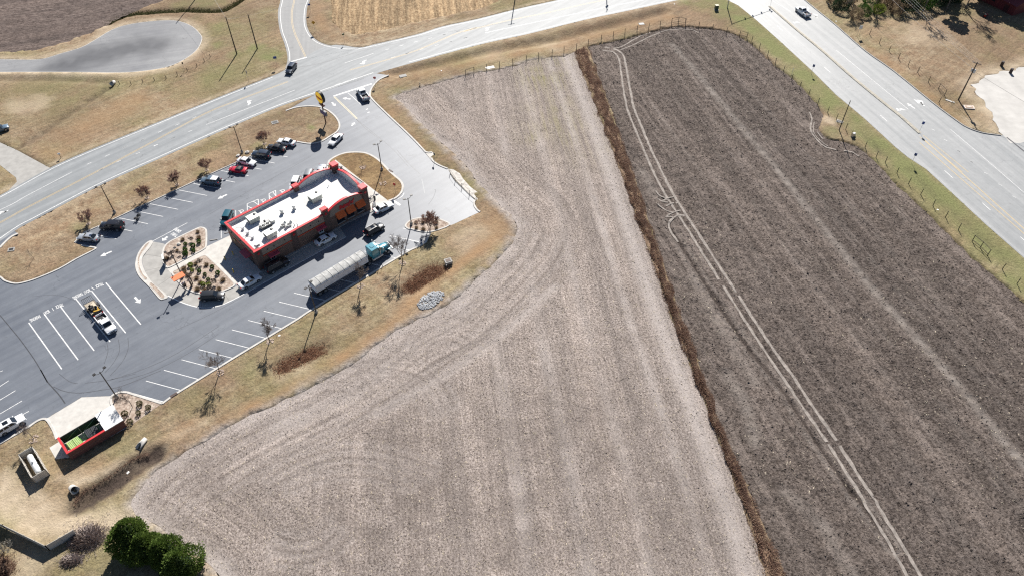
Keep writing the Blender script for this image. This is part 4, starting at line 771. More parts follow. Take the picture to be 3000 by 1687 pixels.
# tyre scuffs and tar-sealed cracks in the lot, tar lines on the highway
M_scuff = plain('tyre_rubber_scuff', (0.065, 0.07, 0.082), 0.6, vary=0.25, scale=1.5); M_tar = plain('crack_sealing_tar', (0.05, 0.052, 0.058), 0.5, vary=0.3, scale=2)
for zn, pts, w_, m in ((ZE, [(0, 655), (120, 800), (250, 960), (400, 1170), (490, 1320), (560, 1449)], .16, M_tar), (ZF, [(480, 10), (560, 150), (620, 220), (700, 310), (770, 410)], .2, M_tar), (ZE, [(1260, 980), (1275, 1080), (1230, 1230)], .1, M_scuff), (ZE, [(1395, 940), (1410, 1080), (1330, 1230), (1240, 1330)], .1, M_scuff), (ZE, [(1510, 920), (1510, 1060), (1440, 1210), (1300, 1370)], .1, M_scuff),
        (ZF, [(630, 210), (760, 265), (950, 285), (1200, 250), (1450, 200), (1900, 20)], .14, M_scuff), (ZF, [(700, 60), (820, 150), (920, 175)], .1, M_scuff), (ZF, [(1000, 170), (1300, 130), (1600, 60)], .1, M_scuff), (ZE, [(380, 440), (600, 420), (800, 450), (1000, 560)], .07, M_scuff), (ZE, [(1300, 1420), (1700, 1290), (2100, 1100), (2576, 790)], .1, M_scuff), (ZE, [(1400, 1440), (1800, 1320), (2200, 1120), (2576, 880)], .1, M_scuff), (ZH, [(0, 700), (500, 470), (1200, 90)], .08, M_scuff),
        (ZB, [(60, 1120), (500, 860), (900, 640), (1250, 440)], .08, M_scuff), (ZB, [(1780, 0), (1960, 140), (2200, 340), (2400, 560)], .08, M_tar), (KE, [(930, 690), (960, 820), (1000, 1020)], .2, plain('pale_scuff', (.3, .31, .32), .6)), (KE, [(340, 0), (520, 210), (720, 420), (900, 580)], .1, M_tar), (KE, [(1230, 940), (1260, 960), (1200, 1130), (1090, 1290)], .08, M_scuff), (TB, [(1430, 1130), (1520, 1220), (1640, 1310)], .08, M_tar)):
    curve_line(lot, smooth(zn.L(*pts), 4), w_, 0.0535, m, 'tyre_mark' if m is M_scuff else 'sealed_crack')
for zn, pts, w_ in ((TB, [(760, 1010), (1120, 870), (1500, 745)], .12), (TB, [(870, 640), (1100, 600), (1500, 480), (1900, 400)], .25)): curve_line(road, smooth(zn.L(*pts), 4), w_, 0.0645, plain('road_scuff', (.13, .135, .145), .6, vary=.2), 'tyre_mark')

# ================================================================== the restaurant
ORG = Vector((-51.81, 105.93)); BZ = 0.05
def LW(u, v, z=BZ): p = ORG + UX * u + VX * v; return (p.x, p.y, z)      # restaurant's own axes -> world
M_brick = brick('brown_brick', (0.135, 0.075, 0.055), (0.175, 0.10, 0.072), (0.16, 0.13, 0.11))
M_brick_d = brick('dark_pilaster_brick', (0.085, 0.05, 0.042), (0.12, 0.068, 0.052), (0.12, 0.10, 0.09))
M_stucco = plain('tan_wall_panel', (0.26, 0.205, 0.165), 0.9, vary=0.08, scale=1.0, bump=0.1)
M_redcap = plain('red_metal_coping', (0.58, 0.045, 0.05), 0.4, vary=0.06, scale=0.6)
M_red = plain('red_sign_plastic', (0.50, 0.015, 0.022), 0.35, vary=0.05)
M_roof = plain('white_roof_membrane', (0.66, 0.66, 0.65), 0.85, vary=0.22, scale=0.28, bump=0.1, spec=0.2)
M_liner = plain('grey_parapet_lining', (0.52, 0.53, 0.54), 0.8, vary=0.08, scale=0.8)
M_orange = plain('orange_awning_canvas', (0.62, 0.12, 0.025), 0.75, vary=0.06, scale=2.0)
M_pink = plain('red_metal_canopy', (0.42, 0.06, 0.09), 0.45, vary=0.1, scale=1.5)
M_frame = plain('white_window_frame', (0.7, 0.7, 0.68), 0.5)
M_hvac = plain('pale_green_sheet_metal', (0.44, 0.47, 0.43), 0.5, metal=0.3, vary=0.06)
M_hvac_t = plain('pale_sheet_metal_top', (0.66, 0.67, 0.63), 0.5, metal=0.2, vary=0.05)
M_black = plain('black_metal', (0.02, 0.02, 0.022), 0.5, vary=0.2)
M_galv = plain('galvanised_steel', (0.48, 0.49, 0.5), 0.4, metal=0.7, vary=0.1)
M_band = plain('red_accent_band', (0.52, 0.06, 0.025), 0.5, vary=0.05)
M_glass = glass()
rest = thing('restaurant', 'long brick restaurant with white flat roof and red edged parapet', 'restaurant', LW(0, 0), ANG)
def arch(a, b, z0, peak, n=12): return [(a + (b - a) * i / n, z0 + (peak - z0) * (1 - (2 * i / n - 1) ** 2)) for i in range(n + 1)]
LEN, WID, T = 27.45, 12.0, 0.32
def wall(name, outline, plane, at, m, t=T, sgn=1):     # outline (s, z) upright polygon; plane 'u' (along u at v=at) or 'v'
    mb = MB(); n = len(outline)
    f = (lambda s, z, d: (s, at + d, z)) if plane == 'u' else (lambda s, z, d: (at + d, s, z))
    tri = tessellate_polygon([[Vector((s, z, 0)) for s, z in outline]]); vs = [f(s, z, 0) for s, z in outline] + [f(s, z, t * sgn) for s, z in outline]
    fs = [tuple(q) for q in tri] + [tuple(i + n for i in q[::-1]) for q in tri] + [(i, (i + 1) % n, n + (i + 1) % n, n + i) for i in range(n)]
    mb.add(vs, fs); return mb.build(name, m, rest)
def cap(pts, plane, at, w_=0.5, h=0.16, name='parapet_cap', m=None):
    mb = MB(); f = (lambda s, z, d: (s, at + d, z)) if plane == 'u' else (lambda s, z, d: (at + d, s, z))
    vs = []
    for s, z in pts: vs += [f(s, z, -w_ / 2), f(s, z, w_ / 2), f(s, z + h, w_ / 2), f(s, z + h, -w_ / 2)]
    fs = [(4 * i + k, 4 * i + (k + 1) % 4, 4 * i + 4 + (k + 1) % 4, 4 * i + 4 + k) for i in range(len(pts) - 1) for k in range(4)]
    e = 4 * (len(pts) - 1); fs += [(3, 2, 1, 0), (e, e + 1, e + 2, e + 3)]; mb.add(vs, fs); o = mb.build(name, m or M_redcap, rest)
    bm = bmesh.new(); bm.from_mesh(o.data); bmesh.ops.recalc_face_normals(bm, faces=bm.faces); bm.to_mesh(o.data); bm.free(); return o
aS = arch(17.5, 26.5, 5.25, 6.35); aE = arch(1.4, 10.6, 5.25, 6.4)
wall('wall', [(0, 0), (LEN, 0), (LEN, 5.25)] + aS[::-1] + [(0, 5.2)], 'u', 0.0, M_brick)
wall('wall', [(0, 0), (LEN, 0), (LEN, 5.25)] + aS[::-1] + [(0, 5.2)], 'u', WID, M_brick, sgn=-1)
wall('wall', [(T, 0), (WID - T, 0), (WID - T, 5.2), (T, 5.2)], 'v', 0.0, M_brick)
wall('wall', [(T, 0), (WID - T, 0), (WID - T, 5.25)] + aE[::-1] + [(T, 5.25)], 'v', LEN, M_brick, sgn=-1)
mb = MB().box((LEN / 2, WID / 2, 4.35), (LEN - 2 * T, WID - 2 * T, 0.2)); roof = mb.build('roof', M_roof, rest)
# coping: straight runs, then the arches
cap([(-0.12, 5.2), (16.2, 5.2)], 'u', 0.1, 0.5); cap([(-0.12, 5.2), (16.4, 5.2)], 'u', WID - 0.1, 0.5); cap([(0.36, 5.195), (WID - 0.36, 5.195)], 'v', 0.1, 0.5)
cap(aS, 'u', 0.1, 0.55, 0.2); cap(aS, 'u', WID - 0.1, 0.55, 0.2); cap(aE, 'v', LEN - 0.1, 0.55, 0.2)
# parapet linings with seams
def lining(outline, plane, at, d):
    o = wall('parapet_lining', outline, plane, at, M_liner, t=0.03, sgn=d); return o
inn = 4.45
lining([(17.2, inn), (26.8, inn), (26.8, 5.2)] + [(s, z - 0.03) for s, z in aS[::-1]] + [(17.2, 5.2)], 'u', WID - T - 0.01, -1)
lining([(0.4, inn), (16.6, inn), (16.6, 5.17), (0.4, 5.17)], 'u', WID - T - 0.01, -1); lining([(0.4, inn), (11.6, inn), (11.6, 5.17), (0.4, 5.17)], 'v', T + 0.01, 1)
lining([(0.6, inn), (11.4, inn), (11.4, 5.2)] + [(s, z - 0.03) for s, z in aE[::-1]] + [(0.6, 5.2)], 'v', LEN - T - 0.01, -1)
lining([(0.4, inn), (27, inn), (27, 5.2)] + [(s, z - 0.03) for s, z in aS[::-1]] + [(17.4, 5.17), (0.4, 5.17)], 'u', T + 0.01, 1)
for k in range(7): MB().box((18.4 + 1.25 * k, WID - T - 0.05, 5.1 if k not in (0, 6) else 4.85), (0.05, 0.03, 1.2 if k not in (0, 6) else .75)).build('lining_seam', plain('seam_grey', (0.38, 0.39, 0.4), 0.8), rest)
for k in range(7): MB().box((LEN - T - 0.05, 2.3 + 1.25 * k, 5.1 if k not in (0, 6) else 4.85), (0.03, 0.05, 1.2 if k not in (0, 6) else .75)).build('lining_seam', MATS['seam_grey'], rest)
# pilasters
STAR = MB(); pts = [(math.sin(math.pi * k / 5) * (0.42 if k % 2 == 0 else 0.19), math.cos(math.pi * k / 5) * (0.42 if k % 2 == 0 else 0.19)) for k in range(10)]
STAR.add([(x, 0, z) for x, z in pts] + [(x, -0.07, z) for x, z in pts], [tuple(range(10, 20))] + [(i, (i + 1) % 10, 10 + (i + 1) % 10, 10 + i) for i in range(10)]); star_me = STAR.mesh('star_emblem', M_red)
def pilaster(u0, u1, v0, v1, top, capped=True, star=None):
    o = MB().box(((u0 + u1) / 2, (v0 + v1) / 2, top / 2), (u1 - u0, v1 - v0, top)).build('pilaster', M_brick_d, rest)
    if capped:
        c = MB().box(((u0 + u1) / 2, (v0 + v1) / 2, top + 0.2), (u1 - u0 + 0.24, v1 - v0 + 0.24, 0.42)).build('pilaster_cap', M_redcap, o)
        bv = c.modifiers.new('bevel', 'BEVEL'); bv.width = 0.03
    if star: link('star_emblem', star_me, o, ((u0 + u1) / 2, v0 - 0.01, star))
    return o
pilaster(-0.15, 1.3, -0.16, 0.9, 5.18, False, 4.45); pilaster(8.2, 9.5, -0.16, 0.22, 5.18, False, 4.45)
for u0, u1 in ((-0.3, 1.45), (8.05, 9.65)): MB().box(((u0 + u1) / 2, -0.06, 5.29), (u1 - u0, 0.36, 0.17)).build('pilaster_cap', M_redcap, rest)
pilaster(16.25, 17.5, -0.2, 0.75, 6.2, True, 5.3); pilaster(26.4, 27.75, -0.2, 1.2, 6.35, True, 5.3)
pilaster(16.4, 17.6, WID - 0.7, WID + 0.2, 5.7); pilaster(26.4, 27.75, WID - 1.2, WID + 0.2, 6.35)
# tan upper panels, red accent band, sconces
for a, b in ((1.32, 8.18), (9.52, 16.23)):
    MB().box(((a + b) / 2, -0.035, 4.27), (b - a, 0.07, 1.7)).build('wall_panel', M_stucco, rest); MB().box(((a + b) / 2, -0.06, 3.2), (b - a, 0.13, 0.2)).build('accent_band', M_band, rest)
mb = MB(); n = len(aS); ol = [(17.55, 3.6), (26.35, 3.6)] + [(s, z - 0.02) for s, z in aS[::-1] if 17.55 <= s <= 26.35]
wall('wall_panel', ol, 'u', -0.06, M_stucco, t=0.055)
MB().box((-0.04, WID / 2 + 0.3, 4.27), (0.07, WID - 1.6, 1.7)).build('wall_panel', M_stucco, rest); MB().box((-0.06, WID / 2 + 0.3, 3.2), (0.13, WID - 1.6, 0.2)).build('accent_band', M_band, rest)
for u in (2.6, 4.1, 6.6, 10.6, 12.9, 14.9): MB().box((u, -0.14, 4.3), (0.16, 0.2, 0.2)).build('wall_lamp', M_black, rest)
for v in (2.0, 6.0, 9.5): MB().box((-0.14, v, 4.3), (0.2, 0.16, 0.2)).build('wall_lamp', M_black, rest)
sg = text_mesh("Bojangles'", 0.95, 0.22, 0.06, 0.05, 0.95); sg.materials.clear(); sg.materials.append(M_red); sg.name = 'wall_lettering'
o = link('wall_lettering', sg, rest, (22.1, -0.13, 4.78)); o.rotation_euler = (math.pi / 2, 0, 0); wd = max(v.co.x for v in sg.vertices) - min(v.co.x for v in sg.vertices); o.scale = (3.9 / wd, 1.35, 1)
# awnings
def awning(u0, u1, ztop, zbot, d, m, name='awning', face='S'):
    mb = MB(); f = (lambda s, dd, z: (s, -0.02 - dd, z)) if face == 'S' else ((lambda s, dd, z: (-0.1 - dd, s, z)) if face == 'W' else (lambda s, dd, z: (LEN + 0.02 + dd, s, z)))
    vs = [f(u0, 0, ztop), f(u1, 0, ztop), f(u1, d, zbot), f(u0, d, zbot), f(u0, d, zbot - 0.16), f(u1, d, zbot - 0.16), f(u0, 0, zbot - 0.16), f(u1, 0, zbot - 0.16)]
    mb.add(vs, [(0, 3, 2, 1), (3, 4, 5, 2), (0, 6, 4, 3), (1, 2, 5, 7), (4, 6, 7, 5)]); return mb.build(name, m, rest)
for a, b in ((19.07, 21.2), (21.65, 23.75), (24.25, 26.33)):
    awning(a, b, 4.0, 2.87, 1.0, M_orange)
    w_o = MB().box(((a + b) / 2 - 0.05, -0.01, 2.0), (b - a - 0.3, 0.1, 2.1)).build('window', M_glass, rest); MB().box(((a + b) / 2 - 0.05, -0.12, 0.88), (b - a - 0.1, 0.26, 0.12)).build('window_sill', M_conc_d, w_o)
for a, b in ((1.9, 4.1), (4.9, 7.1), (7.9, 10.1)):
    awning(a, b, 4.0, 2.87, 1.0, M_orange, face='E'); MB().box((LEN + 0.01, (a + b) / 2, 1.9), (0.1, b - a - 0.3, 2.2)).build('window', M_glass, rest)
for a, b, wa, wb in ((2.3, 4.55, 2.7, 3.75), (13.85, 16.05, 14.35, 15.45)):
    aw = awning(a, b, 3.08, 2.78, 1.05, M_pink, 'canopy')
    for k in range(6): x = a + 0.12 + (b - a - 0.24) * k / 5; MB().box((x, -0.55, 2.965), (0.05, 1.0, 0.05)).build('canopy_rib', plain('dark_red_rib', (0.25, 0.03, 0.05), 0.5), aw)
    w_o = MB().box(((wa + wb) / 2, -0.12, 1.75), (wb - wa, 0.26, 1.35)).build('service_window', M_frame, rest)
    for s_ in (-1, 1): MB().box(((wa + wb) / 2 + s_ * 0.25, -0.26, 1.85), (0.42, 0.03, 0.95)).build('pane', M_glass, w_o)
    MB().box(((wa + wb) / 2, -0.32, 1.12), (wb - wa + 0.2, 0.3, 0.08)).build('service_shelf', M_galv, w_o)
aw = awning(2.2, 4.85, 3.1, 2.85, 1.35, M_pink, 'canopy', 'W')
d_o = MB().box((-0.03, 3.5, 1.1), (0.08, 1.9, 2.2)).build('door', plain('dark_brown_door', (0.06, 0.04, 0.035), 0.5), rest); MB().box((-0.1, 3.45, 1.05), (0.06, 0.06, 0.4)).build('door_handle', M_galv, d_o)
MB().box((-0.12, 9.3, 2.3), (0.2, 0.5, 0.7)).build('electric_meter', plain('tan_meter_box', (0.42, 0.3, 0.14), 0.6), rest)
for u in (3, 7, 11, 14): MB().box((u, WID + 0.01, 1.9), (1.8, 0.1, 1.9)).build('window', M_glass, rest)
MB().box((20.5, WID + 0.02, 1.1), (1.9, 0.1, 2.2)).build('door', M_glass, rest)
# rooftop plant: each unit could be craned off, so each is a thing
def RT(u, v, z=4.45): return LW(u, v, BZ + z)
def hvac(u, v, label, du=2.3, dv=1.75, h=1.25):
    t = thing('rooftop_air_conditioner', label, 'air conditioner', RT(u, v), ANG, 'rooftop air conditioners')
    MB().box((0, 0, 0.12), (du - 0.25, dv - 0.25, 0.24)).build('curb', M_galv, t); MB().box((0, 0, 0.24 + (h - .24) / 2), (du, dv, h - 0.24)).build('casing', M_hvac, t)
    lid = MB().box((0, 0, h + 0.02), (du + 0.06, dv + 0.06, 0.05)).build('lid', M_hvac_t, t)
    MB().lathe([(0.3, 0), (0.3, 0.09), (0.24, 0.1), (0.24, 0.02)], 16, (du / 2 - 0.5, dv / 2 - 0.55, h + 0.045)).build('fan_shroud', M_black, lid)
    MB().lathe([(0.08, 0), (0.08, 0.08)], 10, (du / 2 - 0.5, dv / 2 - 0.55, h + 0.07)).build('fan_hub', M_galv, lid)
    for k in range(3): MB().box((-du / 2 + 0.4 + k * 0.75, -dv / 2 - 0.012, 0.75), (0.6, 0.02, 0.7)).build('access_panel', plain('grey_green_panel', (0.36, 0.39, 0.36), 0.5, vary=0.15), t)
    for k in range(5): MB().box((-du / 2 - 0.012, 0, 0.45 + 0.14 * k), (0.02, dv - 0.3, 0.05)).build('louvre', plain('dark_louvre', (0.12, 0.13, 0.13), 0.6), t)
    return t
hvac(5.05, 9.35, 'pale green boxy rooftop air conditioner by the north west parapet'); hvac(5.2, 2.75, 'pale green boxy rooftop air conditioner near the south west roof corner'); hvac(18.35, 6.15, 'pale green rooftop air conditioner standing alone inside the curved parapet', 2.5, 1.9, 1.4)
t = thing('condenser_rack', 'dark rack with two round condenser fans between the two western roof units', 'condenser', RT(6.0, 6.0), ANG)
MB().box((-0.05, 0, 0.25), (2.6, 1.1, 0.5)).build('cabinet', plain('dark_grey_cabinet', (0.05, 0.055, 0.06), 0.5), t)
for x in (-0.5, 0.5):
    f_ = MB().box((x, 0, 0.53), (0.85, 0.85, 0.06)).build('fan_plate', M_hvac_t, t); MB().lathe([(0.33, 0), (0.33, 0.05), (0.27, 0.05), (0.27, 0)], 18, (x, 0, 0.56)).build('fan_ring', M_black, f_); MB().lathe([(0.1, 0), (0.1, 0.05)], 10, (x, 0, 0.57)).build('fan_hub', M_galv, f_)
for x, y in ((-1.2, -.5), (1.1, -.5), (-1.2, .5), (1.1, .5)): MB().tube((x, y, 0), (x, y, 0.85), 0.035).build('rack_post', M_black, t)
MB().path([(-1.2, .5, .85), (1.1, .5, .85)], 0.03).build('rack_rail', M_black, t); MB().box((1.75, 0.35, 0.3), (0.9, 0.8, 0.6)).build('vent_hood', M_hvac_t, t)
mb = MB().box((0.35, 1.0, 0.6), (0.35, 0.3, 0.5)); mb.build('control_box', M_black, t)
def fan_vent(u, v, label):
    t = thing('exhaust_fan', label, 'exhaust fan', RT(u, v), ANG, 'rooftop exhaust fans')
    MB().box((0, 0, 0.15), (0.6, 0.6, 0.3)).build('curb', M_galv, t); MB().lathe([(0.25, 0.3), (0.25, 0.6), (0.42, 0.66), (0.45, 0.8), (0.3, 0.95), (0.12, 1.0)], 14).build('fan_dome', M_hvac_t, t); MB().lathe([(0.33, 0.58), (0.33, 0.64)], 14).build('dark_gap', M_black, t)
fan_vent(13.3, 6.7, 'domed exhaust fan on the middle of the white roof'); fan_vent(10.7, 7.3, 'domed exhaust fan just west of the middle one')
for v, lb in ((8.6, 'northmost'), (6.65, 'middle'), (4.7, 'southmost')):
    t = thing('roof_vent', lb + ' of three grease vents with curved pipes along the west parapet', 'roof vent', RT(2.05, v), ANG, 'grease vents by the west parapet')
    MB().lathe([(0.3, 0), (0.3, 0.35), (0.36, 0.4), (0.28, 0.55)], 12).build('vent_drum', M_galv, t)
    MB().path([(-0.2, 0.1, .4), (-0.5, 0.3, 0.62), (-1.0, 0.6, .62), (-1.4, 0.6, 0.35), (-1.4, 0.6, 0.0)], 0.035, 6).build('conduit', M_black, t)
t = thing('roof_hatch', 'low pale roof hatch in the south west roof corner', 'roof hatch', RT(1.8, 2.4), ANG); MB().box((0, 0, 0.13), (0.85, 0.75, 0.26)).build('curb', M_galv, t); MB().box((0, 0, 0.3), (0.95, 0.85, 0.08)).build('lid', M_hvac_t, t)
for (u, v, lb) in ((8.6, 3.6, 'open box vent with raised flaps east of the condenser rack'), (9.6, 2.9, 'smaller box vent with raised flaps nearer the south parapet')):
    t = thing('box_vent', lb, 'roof vent', RT(u, v), ANG, 'box vents'); MB().box((0, 0, 0.2), (0.8, 0.8, 0.4)).build('curb', M_galv, t); MB().box((0, 0, 0.415), (0.6, 0.6, 0.03)).build('opening', M_black, t)
    for s_ in (-1, 1): MB().slab([(s_ * .4, -.4, .4), (s_ * .4, .4, .4), (s_ * .75, .4, .85), (s_ * .75, -.4, .85)], 0.03).build('flap', M_hvac_t, t)
for i, (u, v) in enumerate(((10.5, 2.2), (10.2, 3.2), (10.9, 1.6), (23.0, 8.2))):
    o = MB().lathe([(0.09, 0), (0.09, 0.5), (0.14, 0.52), (0.14, 0.6), (0.05, 0.62)], 10).build('vent_pipe', M_galv); o.location = RT(u, v)
    tag(o, ('vent pipe nearest the box vents on the roof', 'vent pipe north of the others beside the box vents', 'short vent pipe closest to the south parapet', 'lone vent pipe near the curved north parapet')[i], 'vent pipe', 'roof vent pipes')
# ================================================================== dumpster enclosure, with a store room at its east end
M_redbrick = brick('red_brown_brick', (0.13, 0.045, 0.035), (0.17, 0.06, 0.045), (0.14, 0.09, 0.08))
enc = thing('dumpster_enclosure', 'red brick dumpster enclosure with red coping and white roofed store room', 'enclosure', LW(-45.5, -17.3), ANG)
EL, EW, EH = 9.35, 4.1, 2.0
def ebox(name, u0, u1, v0, v1, z0, z1, m, par=enc): return MB().box(((u0 + u1) / 2, (v0 + v1) / 2, (z0 + z1) / 2), (u1 - u0, v1 - v0, z1 - z0)).build(name, m, par)
ebox('wall', 0, EL, 0, 0.22, 0, EH, M_redbrick); ebox('wall', 0, 0.22, 0.22, EW, 0, EH, M_redbrick); ebox('wall', EL - 0.22, EL, 0.22, EW, 0, EH, M_redbrick); ebox('wall', 6.3, 6.5, 0.22, EW, 0, EH, M_redbrick); ebox('wall', 6.5, EL - 0.22, EW - 0.2, EW, 0, EH, M_redbrick)
ebox('coping', -0.06, 6.4, -0.06, 0.3, EH, EH + 0.12, M_redcap); ebox('coping', -0.06, 0.3, 0.3, EW, EH, EH + 0.118, M_redcap)
ebox('roof', 6.32, EL + 0.08, -0.1, EW + 0.06, EH + 0.005, EH + 0.14, M_roof)
ebox('brick_band', 0.0, EL, -0.035, 0.0, 0.9, 1.0, plain('pale_brick_band', (0.2, 0.12, 0.1), 0.9))
M_gate = plain('dark_green_privacy_mesh', (0.035, 0.05, 0.045), 0.7)
for k in range(2):
    a = 0.25 + k * 3.05; g_ = ebox('gate', a, a + 2.98, EW - 0.1, EW - 0.05, 0.12, EH - 0.1, M_gate)
    for z in (0.15, EH - 0.13): ebox('gate_rail', a, a + 2.98, EW - 0.13, EW - 0.02, z, z + 0.06, M_black, g_)
    MB().tube((a, EW - .14, .15), (a + 2.98, EW - .14, EH - .1), 0.03).build('gate_brace', M_galv, g_)
ebox('gate_post', 3.22, 3.32, EW - 0.2, EW - 0.1, 0, EH + 0.1, M_galv)
M_dump = plain('lime_green_dumpster_steel', (0.09, 0.27, 0.03), 0.5, vary=0.15); M_dlid = plain('faded_lime_lid', (0.42, 0.58, 0.22), 0.6, vary=0.08); M_dblack = plain('black_plastic_lid', (0.05, 0.055, 0.06), 0.5)
def dumpster(u, v, rz, label, lidm):
    t = thing('dumpster', label, 'dumpster', LW(u, v, 0.075), ANG + rz, 'dumpsters in the brick enclosure')
    mb = MB(); mb.add([(-.95, -.75, .15), (.95, -.75, .15), (.95, .6, .15), (-.95, .6, .15), (-1, -.8, 1.1), (1, -.8, 1.1), (1, .75, 1.45), (-1, .75, 1.45)], [(3, 2, 1, 0), (0, 1, 5, 4), (1, 2, 6, 5), (2, 3, 7, 6), (3, 0, 4, 7), (4, 5, 6, 7)]); mb.build('bin', M_dump, t)
    for s_ in (-0.5, 0.5):
        l_ = MB().slab([(s_ - .47, -.84, 1.12), (s_ + .47, -.84, 1.12), (s_ + .47, .74, 1.48), (s_ - .47, .74, 1.48)], 0.05).build('lid', lidm, t)
        for k in range(4): MB().slab([(s_ - .4 + k * .25, -.75, 1.2), (s_ - .33 + k * .25, -.75, 1.2), (s_ - .33 + k * .25, .65, 1.52), (s_ - .4 + k * .25, .65, 1.52)], 0.03).build('lid_rib', lidm, l_)
    for s_ in (-1, 1): MB().box((s_ * 1.05, -.1, .9), (.12, 1.1, .14)).build('lift_sleeve', M_dump, t)
    for x in (-.8, .8):
        for y in (-.55, .45): MB().lathe([(0.09, 0), (0.09, 0.14)], 10, (x, y, 0)).build('caster', M_black, t)
dumpster(-43.9, -15.4, 0.06, 'lime green dumpster with pale faded lid in west bay of enclosure', M_dlid); dumpster(-40.9, -15.2, -0.05, 'green dumpster with black ribbed lid in east bay of enclosure', M_dblack)
# propane tank behind vinyl screen
M_vinyl = plain('cream_vinyl', (0.50, 0.47, 0.42), 0.6, vary=0.06, scale=1.0)
scr = thing('vinyl_screen_fence', 'cream vinyl fence box around the propane tank', 'fence', LW(-51.35, -17.45, 0.06), ANG)
SW_, SL_ = 2.15, 5.85
def panels(parent, a, b, h, m, n, t=0.06, post=True):
    a, b = Vector(a), Vector(b); d = b - a
    for i in range(n):
        p, q = a + d * (i / n), a + d * ((i + 1) / n); c = (p + q) / 2; o = MB().box((0, 0, 0), (d.length / n - 0.03, t, h - 0.1)).build('panel', m, parent); o.location = (c.x, c.y, h / 2); o.rotation_euler = (0, 0, math.atan2(d.y, d.x))
    for i in range(n + 1):
        p = a + d * (i / n); o = MB().box((0, 0, h / 2 + 0.03), (0.13, 0.13, h + 0.06)).build('post', m, parent); o.location = (p.x, p.y, 0)
panels(scr, (0, 0), (SW_, 0), 1.75, M_vinyl, 2); panels(scr, (SW_, 0), (SW_, SL_), 1.75, M_vinyl, 4); panels(scr, (SW_, SL_), (0, SL_), 1.75, M_vinyl, 2); panels(scr, (0, SL_), (0, 0), 1.75, M_vinyl, 4)
t = thing('propane_tank', 'long white propane tank lying inside the vinyl fence box', 'propane tank', LW(-50.2, -14.6, 0.06), ANG)
mb = MB(); prof = [(0.12, -2.3), (0.35, -2.2), (0.47, -2.0), (0.5, -1.8), (0.5, 1.8), (0.47, 2.0), (0.35, 2.2), (0.12, 2.3)]; mb.lathe(prof, 16); mb.v = [(x, z, 0.95 + y) for x, y, z in mb.v]; mb.f = [f[::-1] for f in mb.f]
mb.build('tank_shell', plain('white_tank_paint', (0.68, 0.70, 0.70), 0.45, vary=0.12, scale=1.5), t, True)
for y in (-1.3, 1.3): MB().box((0, y, 0.25), (0.7, 0.25, 0.5)).build('saddle', M_conc, t)
MB().lathe([(0.16, 0), (0.16, 0.2), (0.1, 0.24)], 12, (0, 0.1, 1.42)).build('valve_dome', M_galv, t)
# low vinyl fence in the bottom left corner
fen = thing('vinyl_fence', 'cream vinyl privacy fence with a corner at bottom left', 'fence', (0, 0, 0.06))
A_, B_, C_ = ZG(30, 845, 1.6), ZG(535, 1092, 1.6), ZG(858, 908, 1.6); A0 = A_ + (A_ - B_).normalized() * 9
panels(fen, (A0.x, A0.y), (A_.x, A_.y), 1.65, M_vinyl, 4); panels(fen, (A_.x, A_.y), (B_.x, B_.y), 1.65, M_vinyl, 4); panels(fen, (B_.x, B_.y), (C_.x, C_.y), 1.65, M_vinyl, 2)
# drive-through order canopy
t = thing('order_canopy', 'flat orange canopy on a curved dark post over the order lane', 'canopy', LW(-12.4, 6.2, 0.16), ANG)
MB().box((-1.45, 0.65, 2.78), (2.45, 1.5, 0.16)).build('canopy_roof', plain('bright_orange_panel', (0.72, 0.19, 0.07), 0.5, vary=0.04), t)
MB().path([(0.35, -0.1, 0), (0.4, 0, 1.2), (0.3, 0.15, 2.0), (0.0, 0.4, 2.5), (-0.6, 0.6, 2.7)], 0.11, 8).build('post', plain('dark_brown_post', (0.05, 0.035, 0.03), 0.5), t)
MB().box((-0.1, -0.55, 0.8), (0.25, 0.5, 1.6)).build('speaker_box', plain('dark_brown_post', (0.05, 0.035, 0.03), 0.5), t)
def menu(zn, x, y, rz, label, h=1.9, w_=1.5, m=None):
    t = thing('menu_board', label, 'menu board', zn(x, y, 0.17), rz, 'drive through menu boards')
    for s_ in (-1, 1): MB().box((s_ * w_ * .3, 0, 0.3), (0.14, 0.16, 0.6)).build('leg', M_black, t)
    c = MB().box((0, 0, 0.55 + (h - .55) / 2), (w_, 0.34, h - 0.55)).build('cabinet', plain('dark_menu_cabinet', (0.045, 0.04, 0.04), 0.4), t); MB().box((0, -0.18, 0.6 + (h - .6) / 2), (w_ - .14, 0.02, h - 0.75)).build('display', M_glass, c); MB().box((0, 0, h + 0.02), (w_ + .12, .42, .06)).build('cabinet_top', M_hvac_t, c)
menu(ZC, 425, 690, math.radians(115), 'menu board at the west tip of the north planted island'); menu(ZC, 660, 985, ANG + 0.4, 'slim menu board by the kerb under the orange canopy', 1.6, 0.7)
for i, (x, y) in enumerate(((1128, 650), (1222, 590), (1228, 800))):
    o = MB().lathe([(0.1, 0), (0.1, 1.0), (0.07, 1.06)], 12).build('bollard', plain('yellow_bollard_paint', (0.55, 0.4, 0.06), 0.5)); o.location = ZC(x, y, 0.06); tag(o, ('yellow bollard at the sunlit edge of the west plaza', 'yellow bollard closest to the west wall of the restaurant', 'yellow bollard furthest into the shaded west plaza')[i], 'bollard', 'bollards west of the restaurant')

